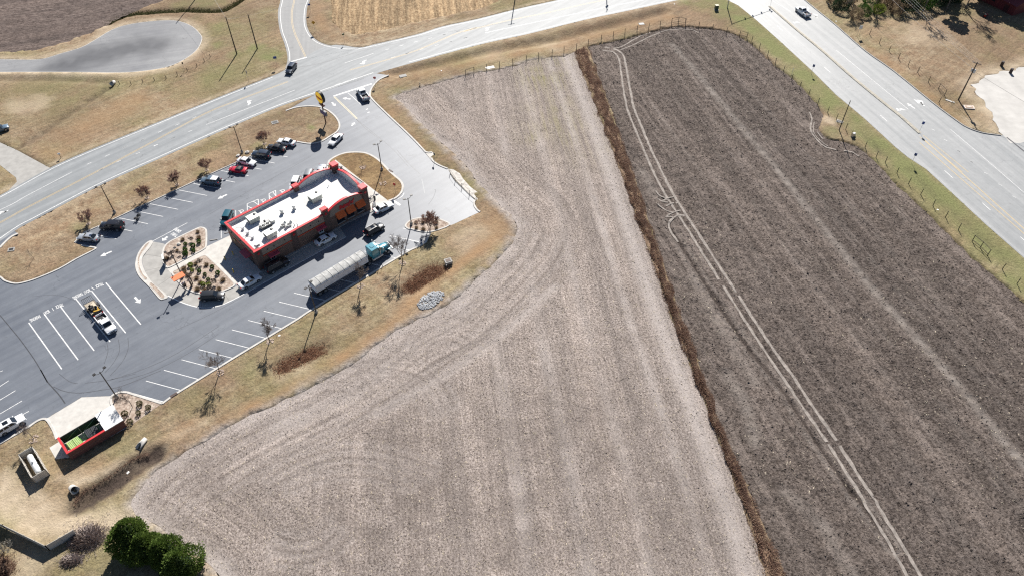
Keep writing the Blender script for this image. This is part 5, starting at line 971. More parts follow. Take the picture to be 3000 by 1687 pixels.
# ================================================================== vehicles
M_tyre = plain('tyre_rubber', (0.02, 0.02, 0.021), 0.9, vary=0.2); M_rim = plain('alloy_rim', (0.42, 0.43, 0.44), 0.35, metal=0.8); M_trim = plain('black_plastic_trim', (0.025, 0.025, 0.027), 0.6)
M_lamp = plain('headlight_lens', (0.62, 0.65, 0.68), 0.15); M_tail = plain('tail_light_lens', (0.30, 0.012, 0.012), 0.25)
PAINT = {k: paint(k, c, mt) for k, c, mt in (('white', (0.76, 0.77, 0.78), 0.0), ('silver', (0.52, 0.54, 0.56), 0.5), ('black', (0.012, 0.012, 0.015), 0.1), ('navy', (0.022, 0.035, 0.06), 0.3), ('red', (0.52, 0.012, 0.035), 0.1), ('teal', (0.015, 0.10, 0.14), 0.2), ('slate', (0.13, 0.19, 0.25), 0.4), ('grey', (0.22, 0.23, 0.24), 0.4), ('charcoal', (0.018, 0.019, 0.022), 0.2), ('truck_teal', (0.02, 0.19, 0.26), 0.1))}
SPEC = {
 'sedan': dict(W=1.83, wb=2.78, r=.33, zb=.24, st=[(2.42, .66, .55), (2.3, .80, .68), (2.0, .885, .78), (1.45, .915, .86), (.95, .915, .92), (-1.6, .915, .955), (-1.95, .895, .975), (-2.28, .83, .93), (-2.42, .70, .66)], cab=(1.05, .28, -.98, -1.78), belt=.92, roof=1.45, wbl=.80, wrf=.60),
 'coupe': dict(W=1.88, wb=2.7, r=.34, zb=.2, st=[(2.25, .66, .46), (2.12, .82, .6), (1.7, .92, .72), (1.0, .94, .80), (.5, .93, .84), (-1.2, .94, .88), (-1.8, .94, .90), (-2.1, .86, .86), (-2.22, .74, .6)], cab=(.55, -.05, -.85, -1.45), belt=.83, roof=1.22, wbl=.78, wrf=.56),
 'suv': dict(W=1.9, wb=2.8, r=.36, zb=.28, st=[(2.36, .72, .62), (2.25, .85, .86), (1.95, .92, .98), (1.1, .945, 1.05), (-1.7, .945, 1.08), (-2.15, .93, 1.08), (-2.33, .86, 1.0), (-2.4, .78, .7)], cab=(1.15, .42, -1.8, -2.27), belt=1.04, roof=1.69, wbl=.86, wrf=.68),
 'fullsize': dict(W=2.03, wb=3.0, r=.39, zb=.32, st=[(2.58, .82, .7), (2.48, .95, 1.0), (2.2, .99, 1.1), (1.25, 1.0, 1.16), (-2.1, 1.0, 1.18), (-2.45, .98, 1.16), (-2.58, .88, .8)], cab=(1.3, .65, -2.25, -2.5), belt=1.15, roof=1.88, wbl=.92, wrf=.78),
 'pickup': dict(W=2.02, wb=3.65, r=.40, zb=.36, st=[(2.9, .8, .72), (2.8, .95, 1.0), (2.45, .99, 1.13), (1.6, 1.0, 1.18), (-.55, 1.0, 1.2), (-.6, .99, 1.2)], cab=(1.65, .98, -.2, -.52), belt=1.17, roof=1.9, wbl=.92, wrf=.76, bed=(-.6, -2.85)),
}
CACHE = {}
def cached(key, fn):
    if key not in CACHE: CACHE[key] = fn()
    return CACHE[key]
def hull(sp, m):
    mb = MB(); n = 8
    for x, w_, zt in sp['st']:
        zb = sp['zb'] + (0.12 if abs(x) > 2.1 else 0.0); zm = zb + (zt - zb) * 0.45
        ys = [(-w_ * .93, zb), (-w_, zm), (-w_ * .965, zt - .10), (-w_ * .80, zt), (w_ * .80, zt), (w_ * .965, zt - .10), (w_, zm), (w_ * .93, zb)]
        mb.v += [(x, y, z) for y, z in ys]
    for i in range(len(sp['st']) - 1):
        for k in range(n): a = i * n + k; b = i * n + (k + 1) % n; mb.f.append((a, b, b + n, a + n))
    mb.f.append(tuple(range(n - 1, -1, -1))); e = (len(sp['st']) - 1) * n; mb.f.append(tuple(e + k for k in range(n)))
    me = mb.mesh('body', m, True); bm = bmesh.new(); bm.from_mesh(me); bmesh.ops.recalc_face_normals(bm, faces=bm.faces); bm.to_mesh(me); bm.free(); me.set_sharp_from_angle(angle=0.75); return me
def cabin_pts(sp, grow=0.0):
    a, b, c, d = sp['cab']; zb, zr, wb_, wr = sp['belt'] - .02, sp['roof'], sp['wbl'], sp['wrf']
    return {'bf': (a, wb_ * .93, zb), 'br': (d, wb_ * .93, zb), 'rf': (b, wr, zr - .05), 'rr': (c, wr, zr - .04), 'bm': wb_}
def cabin(sp, m):
    a, b, c, d = sp['cab']; zb, zr, wb_, wr = sp['belt'] - .06, sp['roof'], sp['wbl'], sp['wrf']; mid = (b + c) / 2; bm_ = (a + d) / 2
    st = [((a, wb_ * .9, zb), (a, wb_ * .9, zb)), ((b, wr, zr - .045), (b + .1, wb_, zb)), ((mid, wr * 1.03, zr), (bm_, wb_, zb)), ((c, wr, zr - .035), (c - .1, wb_, zb)), ((d, wb_ * .9, zb), (d, wb_ * .9, zb))]
    mb = MB(); V = []
    for (tx, tw, tz), (bx, bw, bz) in st: V.append([(bx, -bw, bz), (tx, -tw, tz), (tx, -tw * .55, tz + .035), (tx, tw * .55, tz + .035), (tx, tw, tz), (bx, bw, bz)] if tz > zb + .01 else [(bx, -bw, bz)] * 2 + [(bx, -bw * .5, bz), (bx, bw * .5, bz)] + [(bx, bw, bz)] * 2)
    for r_ in V: mb.v += r_
    for i in range(4):
        for k in range(5): mb.f.append((i * 6 + k, i * 6 + k + 1, i * 6 + 7 + k, i * 6 + 6 + k))
    me = mb.mesh('cabin', m, True); bm = bmesh.new(); bm.from_mesh(me); bmesh.ops.remove_doubles(bm, verts=bm.verts, dist=1e-4); bmesh.ops.recalc_face_normals(bm, faces=bm.faces); bm.to_mesh(me); bm.free(); me.set_sharp_from_angle(angle=0.5); return me
def lerp(p, q, t): return tuple(p[i] + (q[i] - p[i]) * t for i in range(3))
def pane(p, off=0.02, t=0.012):
    p = [Vector(q) for q in p]; n_ = (p[1] - p[0]).cross(p[2] - p[0]).normalized(); c = sum(p, Vector()) / len(p)
    if n_.dot(c - Vector((c.x * .6, 0, .8))) < 0: n_ = -n_; p = p[::-1]
    return MB().slab([q + n_ * off for q in p], t)
def wheel_mesh(r, w_, m): 
    mb = MB().lathe([(r - .03, -w_ / 2), (r, -w_ / 2 + .04), (r, w_ / 2 - .04), (r - .03, w_ / 2)], 18); mb.v = [(x, z, y) for x, y, z in mb.v]; mb.f = [f[::-1] for f in mb.f]; return mb.mesh('tyre', m, False)
def rim_mesh(r, w_): 
    mb = MB().lathe([(r * .66, -w_ / 2 - .012), (r * .66, w_ / 2 + .012)], 14); mb.v = [(x, z, y) for x, y, z in mb.v]; mb.f = [f[::-1] for f in mb.f]; return mb.mesh('rim', M_rim)
def add_wheel(parent, x, y, r, w_=0.24):
    o = link('wheel', cached(('ty', r, w_), lambda: wheel_mesh(r, w_, M_tyre)), parent, (x, y, r)); link('rim', cached(('ri', r, w_), lambda: rim_mesh(r, w_)), o); return o
def vehicle(kind, col, label, cat, F, R, near=True, centre=False, z=0.055, roof=None, extras=(), group=None, name=None, at=None):
    sp = SPEC[kind]; m = PAINT[col]
    if at is None:
        f, r = V2(F), V2(R); d = (f - r).normalized(); c = (f + r) / 2; n_ = Vector((-d.y, d.x)); n_ = n_ if n_.y > 0 else -n_
        if not centre: c = c + n_ * (sp['W'] / 2 - .12)
        rz = math.atan2(d.y, d.x)
    else: c, rz = V2(at[0]), at[1]
    t = thing(name or {'sedan': 'parked_car', 'coupe': 'sports_car', 'suv': 'sport_utility_vehicle', 'fullsize': 'sport_utility_vehicle', 'pickup': 'pickup_truck'}[kind], label, cat, (c.x, c.y, z), rz, group)
    link('body', cached((kind, 'b', col), lambda: hull(sp, m)), t)
    rm = PAINT[roof] if roof in PAINT else (M_trim if roof == 'soft' else m)
    cb = link('cabin', cached((kind, 'c', roof or col), lambda: cabin(sp, rm)), t)
    a, b, c_, d_ = sp['cab']; zb, zr, wb_, wr = sp['belt'], sp['roof'], sp['wbl'], sp['wrf']
    def ws():
        q = [(a, -wb_ * .9, zb), (a, wb_ * .9, zb), (b, wr, zr - .03), (b, -wr, zr - .03)]; return pane([lerp(lerp(q[0], q[3], .08), lerp(q[1], q[2], .08), .06), lerp(lerp(q[0], q[3], .08), lerp(q[1], q[2], .08), .94), lerp(lerp(q[0], q[3], .94), lerp(q[1], q[2], .94), .93), lerp(lerp(q[0], q[3], .94), lerp(q[1], q[2], .94), .07)], 0.03).mesh('windscreen', M_glass)
    def rw():
        q = [(d_, -wb_ * .9, zb), (d_, wb_ * .9, zb), (c_, wr, zr - .03), (c_, -wr, zr - .03)]; return pane([lerp(lerp(q[0], q[3], .12), lerp(q[1], q[2], .12), .08), lerp(lerp(q[0], q[3], .12), lerp(q[1], q[2], .12), .92), lerp(lerp(q[0], q[3], .9), lerp(q[1], q[2], .9), .9), lerp(lerp(q[0], q[3], .9), lerp(q[1], q[2], .9), .1)], 0.03).mesh('rear_window', M_glass)
    link('windscreen', cached((kind, 'ws'), ws), cb); link('rear_window', cached((kind, 'rw'), rw), cb)
    def side(s, s0, s1):
        B = lambda k: lerp((a - .15, s * wb_ * .985, zb), (d_ + .15, s * wb_ * .985, zb), k); Tt = lambda k: lerp((b, s * wr * 1.02, zr - .05), (c_, s * wr * 1.02, zr - .05), k)
        g = lambda k, h: lerp(B(k), Tt(k), h); return pane([g(s0, .14), g(s1, .14), g(s1, .86), g(s0, .86)], 0.02).mesh('side_window', M_glass)
    cuts = ((.05, .46), (.52, .92)) if kind in ('sedan', 'pickup') else (((.06, .62),) if kind == 'coupe' else ((.05, .34), (.39, .66), (.71, .95)))
    for s in (-1, 1):
        for j, (s0, s1) in enumerate(cuts): link('side_window', cached((kind, 'sw', s, j), lambda: side(s, s0, s1)), cb)
        xf = sp['st'][0][0]; xr = sp['bed'][1] if 'bed' in sp else sp['st'][-1][0]; w_ = sp['W'] / 2; zt = sp['st'][2][2]
        link('headlight', cached((kind, 'hl', s), lambda: MB().box((xf - .16, s * (w_ - .27), zt - .17), (.26, .34, .15)).mesh('headlight', M_lamp)), t)
        link('tail_light', cached((kind, 'tl', s), lambda: MB().box((xr + .06, s * (w_ - .2), zt + .02), (.16, .3, .22)).mesh('tail_light', M_tail)), t)
        link('wing_mirror', cached((kind, 'mi', s, col), lambda: MB().box((a - .2, s * (w_ + .05), zb + .08), (.14, .22, .15)).mesh('wing_mirror', m)), t)
        for x in (sp['wb'] / 2, -sp['wb'] / 2):
            x_ = x + (.12 if kind == 'pickup' else 0)
            add_wheel(t, x_, s * (w_ - .11), sp['r'])
            def archm():
                mb = MB().lathe([(sp['r'] + .07, -.01), (sp['r'] + .07, .01)], 18); mb.v = [(x, z, y) for x, y, z in mb.v]; mb.f = [f_[::-1] for f_ in mb.f]; return mb.mesh('wheel_arch', M_trim)
            link('wheel_arch', cached((kind, 'ar'), archm), t, (x_, s * (w_ - .005), sp['r'] + .03))
    xf = sp['st'][0][0]; link('grille', cached((kind, 'gr'), lambda: MB().box((xf - .06, 0, sp['zb'] + .3), (.16, .9, .22)).mesh('grille', M_trim)), t)
    xr = sp['bed'][1] if 'bed' in sp else sp['st'][-1][0]; link('number_plate', cached((kind, 'np'), lambda: MB().box((xr - .02 if 'bed' not in sp else xr - .04, 0, sp['zb'] + .38), (.03, .32, .16)).mesh('number_plate', M_frame)), t)
    if 'bed' in sp:
        b0, b1 = sp['bed']; W = sp['W']
        link('bed_floor', cached((kind, 'bf'), lambda: MB().box(((b0 + b1) / 2, 0, .72), (b0 - b1, W - .1, .12)).mesh('bed_floor', M_trim)), t)
        for s in (-1, 1): link('bed_side', cached((kind, 'bs', s, col), lambda: MB().box(((b0 + b1) / 2, s * (W / 2 - .07), .80), (b0 - b1, .14, .84)).mesh('bed_side', m)), t)
        link('tailgate', cached((kind, 'tg', col), lambda: MB().box((b1 + .05, 0, .82), (.1, W - .3, .78)).mesh('tailgate', m)), t); link('rear_bumper', cached((kind, 'rb'), lambda: MB().box((b1 - .1, 0, .5), (.16, W - .1, .18)).mesh('rear_bumper', M_rim)), t)
    if 'sunroof' in extras: link('sunroof', cached((kind, 'sr'), lambda: MB().box(((b + c_) / 2 + .25, 0, zr + .03), (.85, .8, .02)).mesh('sunroof', M_glass)), cb)
    if 'rails' in extras:
        for s in (-1, 1): link('roof_rail', cached((kind, 'rr', s), lambda: MB().box(((b + c_) / 2, s * (wr - .06), zr + .05), (c_ * -1 + b - .3, .05, .05)).mesh('roof_rail', M_rim)), cb)
    if 'white_back' in extras: link('hardtop', cached((kind, 'ht'), lambda: MB().box((c_ + .55, 0, zr + .02), (1.5, wr * 2 + .08, .07)).mesh('hardtop', PAINT['white'])), cb); mb = MB().lathe([(.38, -.12), (.38, .12)], 16); mb.v = [(z, x, y) for x, y, z in mb.v]; o_ = mb.build('spare_wheel', M_tyre, t); o_.location = (-2.5, 0, 1.0)
    if 'spoiler' in extras: link('spoiler', MB().box((-2.2, 0, 1.0), (.22, 1.5, .05)).mesh('spoiler', m), t)
    return t
NG = 'cars parked along the north kerb'; DG = 'cars in the drive through queue'
vehicle('sedan', 'silver', 'silver sedan at the west end of the north parking row', 'car', ZA(965, 1240), ZA(1105, 1254), group=NG)
vehicle('fullsize', 'black', 'black SUV parked next to the silver sedan', 'SUV', ZA(1232, 1115), ZA(1398, 1122), group=NG)
vehicle('suv', 'slate', 'slate blue off-roader with white hardtop and rear spare wheel', 'SUV', G(590, 541), G(640, 547), group=NG, extras=('white_back',))
vehicle('coupe', 'red', 'red sports car with black roof in the north row', 'sports car', BA(245, 408), BA(535, 442), group=NG, roof='soft')
vehicle('sedan', 'white', 'white sedan backed in between the red sports car and a black SUV', 'car', BA(700, 292), BA(430, 222), group=NG)
vehicle('suv', 'navy', 'dark navy SUV parked fourth from the east in the north row', 'SUV', ZB(590, 455), ZB(722, 475), group=NG)
vehicle('sedan', 'black', 'black sedan beside the easternmost white car of the north row', 'car', ZB(772, 372), ZB(895, 396), group=NG)
vehicle('sedan', 'white', 'white sedan at the east end of the north row by the sign island', 'car', ZB(890, 302), ZB(1012, 327), group=NG)
vehicle('sedan', 'white', 'white sedan driving past the round sign shadow', 'car', ZB(1545, 308), ZB(1612, 240))
vehicle('suv', 'teal', 'dark teal SUV nosed in at the west corner of the restaurant', 'SUV', None, None, at=(ZC(1155, 190), math.radians(-93)))
vehicle('suv', 'white', 'white SUV peeking above the pilaster of the north parapet', 'SUV', None, None, at=(BA(1622, 690), math.radians(-93)))
vehicle('suv', 'grey', 'grey SUV half hidden behind the curved north parapet', 'SUV', None, None, at=(BA(1885, 545), math.radians(-93)))
vehicle('sedan', 'silver', 'pale sedan mostly hidden behind the top of the curved parapet', 'car', None, None, at=(BA(2150, 425), math.radians(-93)))
vehicle('sedan', 'white', 'white sedan leaving the drive through at the south east corner', 'car', ZB(2195, 1058), ZB(2068, 1118), group=DG)
vehicle('suv', 'black', 'black SUV with glass roof leaving towards the small tree island', 'SUV', ZB(2098, 1312), ZB(1968, 1388), extras=('sunroof', 'rails'))
vehicle('sedan', 'white', 'white sedan stopped at the east drive through window', 'car', ZC(2402, 420), ZC(2272, 488), group=DG)
vehicle('fullsize', 'black', 'black SUV stopped at the west drive through window', 'SUV', ZC(1848, 728), ZC(1698, 812), group=DG, extras=('rails',))
vehicle('sedan', 'white', 'white sedan with black glass waiting behind the black SUV', 'car', ZC(1518, 912), ZC(1380, 990), group=DG)
vehicle('suv', 'charcoal', 'charcoal SUV rounding the curve of the drive through lane', 'SUV', ZC(1062, 1132), ZC(890, 1142), group=DG)
vehicle('suv', 'white', 'white SUV with dark sunroof at the lower left picture edge', 'SUV', ZF(262, 665), ZF(78, 775), extras=('sunroof',))
vehicle('suv', 'navy', 'dark blue SUV turning on the highway junction', 'SUV', TB(788, 712), TB(850, 632), centre=True, z=0.065)
vehicle('pickup', 'white', 'white pickup waiting at the lot exit onto the highway', 'pickup', TB(1462, 865), TB(1528, 962), centre=True)
vehicle('pickup', 'white', 'white pickup driving on the divided road at top right', 'pickup', TD(672, 88), TD(762, 155), centre=True, z=0.065)
vehicle('suv', 'slate', 'pale blue car cut by the left picture edge on the grass', 'SUV', TA(60, 1225), TA(-60, 1262), centre=True, z=0.07)
# ---- pickup with a landscaping trailer in a truck stall
hv = V2(ZE(730, 1292)) - V2(ZE(340, 745)); hd = math.atan2(hv.y, hv.x); dv = Vector((math.cos(hd), math.sin(hd))); nv = Vector((-dv.y, dv.x))
front = V2(PT(1100, 1215, 0.45)); pc = front - dv * 2.9
vehicle('pickup', 'white', 'white pickup towing the landscaping trailer in a truck stall', 'pickup', None, None, at=(pc, hd))
t = thing('cooler', 'small red cooler box in the bed of the towing pickup', 'cooler box', (*(pc - dv * 1.1 - nv * .55), 0.055 + .80), hd); MB().box((0, 0, .16), (.4, .55, .32)).build('cooler_body', M_red, t); MB().box((0, 0, .35), (.44, .6, .06)).build('cooler_lid', M_frame, t)
o = MB().lathe([(.12, 0), (.2, .1), (.22, .3), (.1, .42)], 10).build('work_sack', plain('white_sack', (.6, .6, .58), .8)); o.location = (*(pc - dv * 1.3 + nv * .25), .83); tag(o, 'white sack standing in the bed of the towing pickup', 'sack')
tc = pc - dv * 5.75
tr = thing('utility_trailer', 'open utility trailer with raised mesh ramp behind the white pickup', 'trailer', (tc.x, tc.y, 0.055), hd)
MB().box((0, 0, .55), (4.0, 1.95, .08)).build('deck', plain('weathered_deck_boards', (.55, .47, .36), .8, vary=.15, scale=4), tr)
for s in (-1, 1):
    MB().box((0, s * 1.0, .78), (4.1, .05, .05)).build('side_rail', M_black, tr); MB().box((0, s * 1.0, .55), (4.1, .06, .14)).build('side_beam', M_black, tr)
    for k in range(5): MB().box((-2 + k, s * 1.0, .66), (.05, .05, .26)).build('rail_post', M_black, tr)
    add_wheel(tr, -.35, s * 1.18, .33, .2); MB().box((-.35, s * 1.18, .74), (.95, .26, .05)).build('mudguard', M_black, tr)
g_ = MB().box((-2.08, 0, 1.95), (.06, 1.9, .07)).build('ramp_top_bar', M_black, tr)
for k in range(7): MB().box((-2.08, -.93 + .31 * k, 1.25), (.05, .05, 1.4)).build('ramp_bar', M_black, tr)
MB().box((-2.08, 0, .62), (.06, 1.9, .06)).build('ramp_base_bar', M_black, tr)
MB().path([(2.0, -.9, .5), (3.2, 0, .5), (2.0, .9, .5)], .05).build('drawbar', M_black, tr); MB().tube((2.6, 0, .05), (2.6, 0, .8), .04).build('jack', M_galv, tr)
MB().box((2.0, 0, .85), (.05, 1.95, .6)).build('headboard', M_black, tr)
def mower(x, y, label, m, rz):
    p = tc + dv * x + nv * y; t = thing('ride_on_mower', label, 'mower', (p.x, p.y, .055 + .6), hd + rz, 'mowers on the trailer')
    MB().box((0, 0, .28), (1.15, .8, .24)).build('mower_body', m, t); MB().box((.35, 0, .14), (.6, 1.2, .14)).build('cutting_deck', m, t); MB().box((-.15, 0, .5), (.45, .45, .2)).build('seat', M_trim, t); MB().box((-.38, 0, .75), (.1, .45, .4)).build('seat_back', M_trim, t)
    for s in (-1, 1): add_wheel(t, -.4, s * .45, .24, .2); add_wheel(t, .55, s * .35, .13, .1); MB().path([(.1, s * .3, .4), (.15, s * .3, .85)], .025).build('control_lever', M_black, t)
mower(.2, -.25, 'dark ride-on mower in the middle of the utility trailer', plain('dark_mower', (.04, .035, .03), .5), .3); mower(1.15, .25, 'yellow ride-on mower at the front of the utility trailer', plain('yellow_mower', (.6, .36, .05), .45), -.4)
# ---- motorcycle
p = G(407, 640); t = thing('motorcycle', 'black motorcycle standing across a stall line in the north row', 'motorcycle', (p.x, p.y, .055), math.radians(84))
for x in (-.75, .75): add_wheel(t, x, 0, .33, .16)
MB().path([(.75, .09, .33), (.45, .09, 1.0)], .03).build('fork', M_galv, t); MB().path([(.75, -.09, .33), (.45, -.09, 1.0)], .03).build('fork', M_galv, t); MB().path([(.2, -.45, 1.1), (.42, -.2, 1.06), (.42, .2, 1.06), (.2, .45, 1.1)], .025).build('handlebar', M_black, t)
MB().box((.1, 0, .85), (.65, .3, .25), taper=.7).build('fuel_tank', PAINT['black'], t); MB().box((-.5, 0, .78), (.75, .32, .12)).build('seat', M_trim, t); MB().box((0, 0, .48), (.6, .34, .36)).build('engine', M_black, t); MB().path([(.2, -.22, .35), (-.9, -.24, .33)], .05).build('exhaust', M_galv, t)
MB().box((-.85, .3, .65), (.5, .2, .35)).build('pannier', M_trim, t); MB().box((-.85, -.3, .65), (.5, .2, .35)).build('pannier', M_trim, t); MB().lathe([(.1, 0), (.12, .08), (.02, .12)], 10, (.6, 0, .85)).build('headlight', M_lamp, t); MB().slab([(.5, -.25, 1.05), (.5, .25, 1.05), (.35, .2, 1.4), (.35, -.2, 1.4)], .02).build('windshield', M_glass, t)
# ---- lorry: tractor and hopper trailer, along the south stalls
VC = -13.2
tk = thing('semi_tractor', 'teal long-nose truck tractor with tall sleeper cab', 'truck', LW(0, VC, .055), ANG); PT_ = PAINT['truck_teal']
MB().box((18.6, 0, .85), (7.6, .9, .3)).build('chassis', M_black, tk)
s_ = MB().box((18.95, 0, 2.15), (1.75, 2.35, 2.3)).build('sleeper', PT_, tk); b_ = s_.modifiers.new('bevel', 'BEVEL'); b_.width = .12; b_.segments = 3
mb = MB(); mb.add([(19.8, -1.1, 1.05), (19.8, 1.1, 1.05), (21.1, 1.0, 1.05), (21.1, -1.0, 1.05), (19.8, -1.05, 3.1), (19.8, 1.05, 3.1), (20.35, .95, 2.95), (20.35, -.95, 2.95), (20.95, 1.0, 2.05), (20.95, -1.0, 2.05)], [(0, 3, 9, 7, 4), (1, 5, 6, 8, 2), (4, 7, 6, 5), (7, 9, 8, 6), (3, 2, 8, 9)]); cabo = mb.build('cab', PT_, tk)
MB().slab([(20.94, -.85, 2.12), (20.94, -.05, 2.12), (20.42, -.05, 2.9), (20.42, -.82, 2.9)], .03).build('windscreen', M_glass, cabo); MB().slab([(20.94, .05, 2.12), (20.94, .85, 2.12), (20.42, .82, 2.9), (20.42, .05, 2.9)], .03).build('windscreen', M_glass, cabo)
for s in (-1, 1): MB().box((20.25, s * 1.075, 2.45), (.75, .03, .7)).build('side_window', M_glass, cabo)
mb = MB(); xs = [(20.9, .92, 2.08), (21.6, .88, 2.05), (22.5, .78, 1.92), (23.0, .66, 1.65)]
for x, w_, z in xs: mb.v += [(x, -w_, 1.0), (x, -w_, z - .2), (x, -w_ * .7, z), (x, w_ * .7, z), (x, w_, z - .2), (x, w_, 1.0)]
for i in range(3):
    for k in range(5): mb.f.append((i * 6 + k, i * 6 + 6 + k, i * 6 + 7 + k, i * 6 + 1 + k))
mb.f += [tuple(range(18, 24))]; mb.build('hood', PT_, tk, True)
MB().box((23.04, 0, 1.35), (.08, 1.1, .75)).build('grille', M_galv, tk); MB().box((23.2, 0, .72), (.3, 2.4, .35)).build('bumper', M_galv, tk)
for s in (-1, 1):
    mb = MB(); mb.add([(21.45, s * .7, 1.15), (22.0, s * .7, 1.42), (22.6, s * .7, 1.35), (23.0, s * .7, 1.05), (21.45, s * 1.2, 1.15), (22.0, s * 1.2, 1.42), (22.6, s * 1.2, 1.35), (23.0, s * 1.2, 1.05)], [(0, 1, 5, 4), (1, 2, 6, 5), (2, 3, 7, 6)]); mb.build('mudguard', PT_, tk)
    MB().lathe([(.14, 0), (.14, .12)], 10, (22.9, s * .95, 1.15)).build('headlight', M_lamp, tk)
    add_wheel(tk, 22.05, s * 1.05, .5, .3)
    for x in (15.75, 17.1): add_wheel(tk, x, s * .95, .5, .58)
    MB().path([(20.0, s * 1.28, .9), (20.0, s * 1.28, 3.6)], .075, 8).build('exhaust_stack', M_galv, tk); mb = MB().tube((18.1, s * 1.0, .72), (20.6, s * 1.0, .72), .32, n=14); mb.build('fuel_tank', M_galv, tk)
    MB().box((20.75, s * 1.45, 2.4), (.12, .1, .75)).build('wing_mirror', M_galv, tk); MB().box((16.4, s * .95, 1.1), (2.4, .55, .05)).build('quarter_fender', M_black, tk)
MB().lathe([(.5, 0), (.5, .12)], 14, (16.5, 0, 1.02)).build('fifth_wheel', M_black, tk); MB().box((20.0, 0, 3.2), (.5, .4, .12)).build('horn', M_galv, tk); MB().box((19.0, 0, 3.32), (.7, .7, .1)).build('roof_vent', PT_, tk)
M_tw = plain('white_trailer_panel', (.70, .72, .76), .45, vary=.1, scale=.8); M_tarp = plain('grey_white_tarp', (.36, .36, .35), .7, vary=.3, scale=1.4)
tl = thing('hopper_trailer', 'long white hopper trailer with ribbed grey tarp roof', 'trailer', LW(0, VC, .055), ANG)
X0, X1, HW_, ZS = 4.35, 16.85, 1.27, 2.7
for s in (-1, 1): MB().box(((X0 + X1) / 2, s * HW_, (1.25 + ZS) / 2), (X1 - X0, .06, ZS - 1.25)).build('side_panel', M_tw, tl); MB().box(((X0 + X1) / 2, s * (HW_ + .02), ZS + .03), (X1 - X0 + .1, .12, .1)).build('top_rail', plain('blue_grey_rail', (.12, .16, .24), .5), tl)
MB().box((X0, 0, (1.25 + ZS) / 2), (.06, 2 * HW_, ZS - 1.25)).build('end_panel', M_tw, tl); MB().box((X1, 0, (1.25 + ZS) / 2), (.06, 2 * HW_, ZS - 1.25)).build('end_panel', M_tw, tl)
prof = [(math.cos(math.pi * k / 10) * (HW_ + .03), math.sin(math.pi * k / 10) * .42) for k in range(11)]; NB = 9
for i in range(NB):
    a = X0 + (X1 - X0) * i / NB; b = X0 + (X1 - X0) * (i + 1) / NB; mb = MB()
    for x, sg_ in ((a + .02, 1.0), ((a + b) / 2, .93), (b - .02, 1.0)): mb.v += [(x, y, ZS + .02 + z * sg_) for y, z in prof]
    for r_ in range(2):
        for k in range(10): mb.f.append((r_ * 11 + k, r_ * 11 + k + 1, r_ * 11 + 12 + k, r_ * 11 + 11 + k))
    mb.build('tarp_panel', M_tarp, tl, True)
for i in range(NB + 1):
    x = X0 + (X1 - X0) * i / NB; MB().path([(x, y, ZS + .05 + z) for y, z in prof], .035, 5).build('tarp_bow', M_hvac_t, tl)
for x in (X0 - .02, X1 + .02): mb = MB(); mb.add([(x, y, ZS + z) for y, z in prof], [tuple(range(11))]); mb.build('tarp_end', M_tarp, tl)
for xc in (8.6, 12.6): mb = MB(); mb.add([(xc - 1.7, -1.2, 1.25), (xc + 1.7, -1.2, 1.25), (xc + 1.7, 1.2, 1.25), (xc - 1.7, 1.2, 1.25), (xc - .4, -.4, .55), (xc + .4, -.4, .55), (xc + .4, .4, .55), (xc - .4, .4, .55)], [(0, 1, 5, 4), (1, 2, 6, 5), (2, 3, 7, 6), (3, 0, 4, 7), (4, 5, 6, 7)]); mb.build('hopper', M_tw, tl)
MB().box(((X0 + X1) / 2, 0, 1.15), (X1 - X0 - .2, 1.0, .16)).build('chassis', M_black, tl)
for s in (-1, 1):
    for x in (4.98, 6.25): add_wheel(tl, x, s * .98, .5, .58)
    MB().box((13.9, s * .8, .62), (.14, .14, 1.0)).build('landing_leg', M_black, tl); MB().box((X0 - .08, s * .85, 1.15), (.06, .25, .16)).build('tail_light', M_tail, tl); MB().box((4.3, s * .98, .55), (.04, .6, .7)).build('mud_flap', M_black, tl)
MB().box((X0 - .05, 0, .75), (.1, 2.3, .12)).build('underrun_bar', M_galv, tl)

# ================================================================== plants
M_bark = plain('grey_bark', (0.16, 0.13, 0.11), 0.95, vary=0.2, scale=4, bump=0.3); M_twig = plain('bare_twigs', (0.22, 0.18, 0.155), 0.95, vary=0.25, scale=3); M_crape = plain('russet_seed_twigs', (0.40, 0.27, 0.21), 0.95, vary=0.3, scale=3)
M_ever = leafy('evergreen_leaves', [(0.018, 0.045, 0.01), (0.055, 0.12, 0.022), (0.12, 0.20, 0.04)]); M_cedar = leafy('cedar_foliage', [(0.035, 0.06, 0.014), (0.09, 0.14, 0.028), (0.18, 0.24, 0.055)])
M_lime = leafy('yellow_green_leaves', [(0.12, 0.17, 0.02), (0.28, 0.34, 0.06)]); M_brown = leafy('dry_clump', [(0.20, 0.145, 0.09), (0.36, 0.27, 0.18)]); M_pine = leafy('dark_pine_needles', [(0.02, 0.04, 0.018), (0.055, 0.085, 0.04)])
M_brush = leafy('dead_brush', [(0.17, 0.105, 0.08), (0.33, 0.22, 0.165), (0.52, 0.41, 0.30)], 0.95, 0.5, 0.45); M_brush2 = leafy('russet_weeds', [(0.22, 0.12, 0.08), (0.40, 0.24, 0.16), (0.54, 0.40, 0.28)], 0.95, 0.9, 0.45)
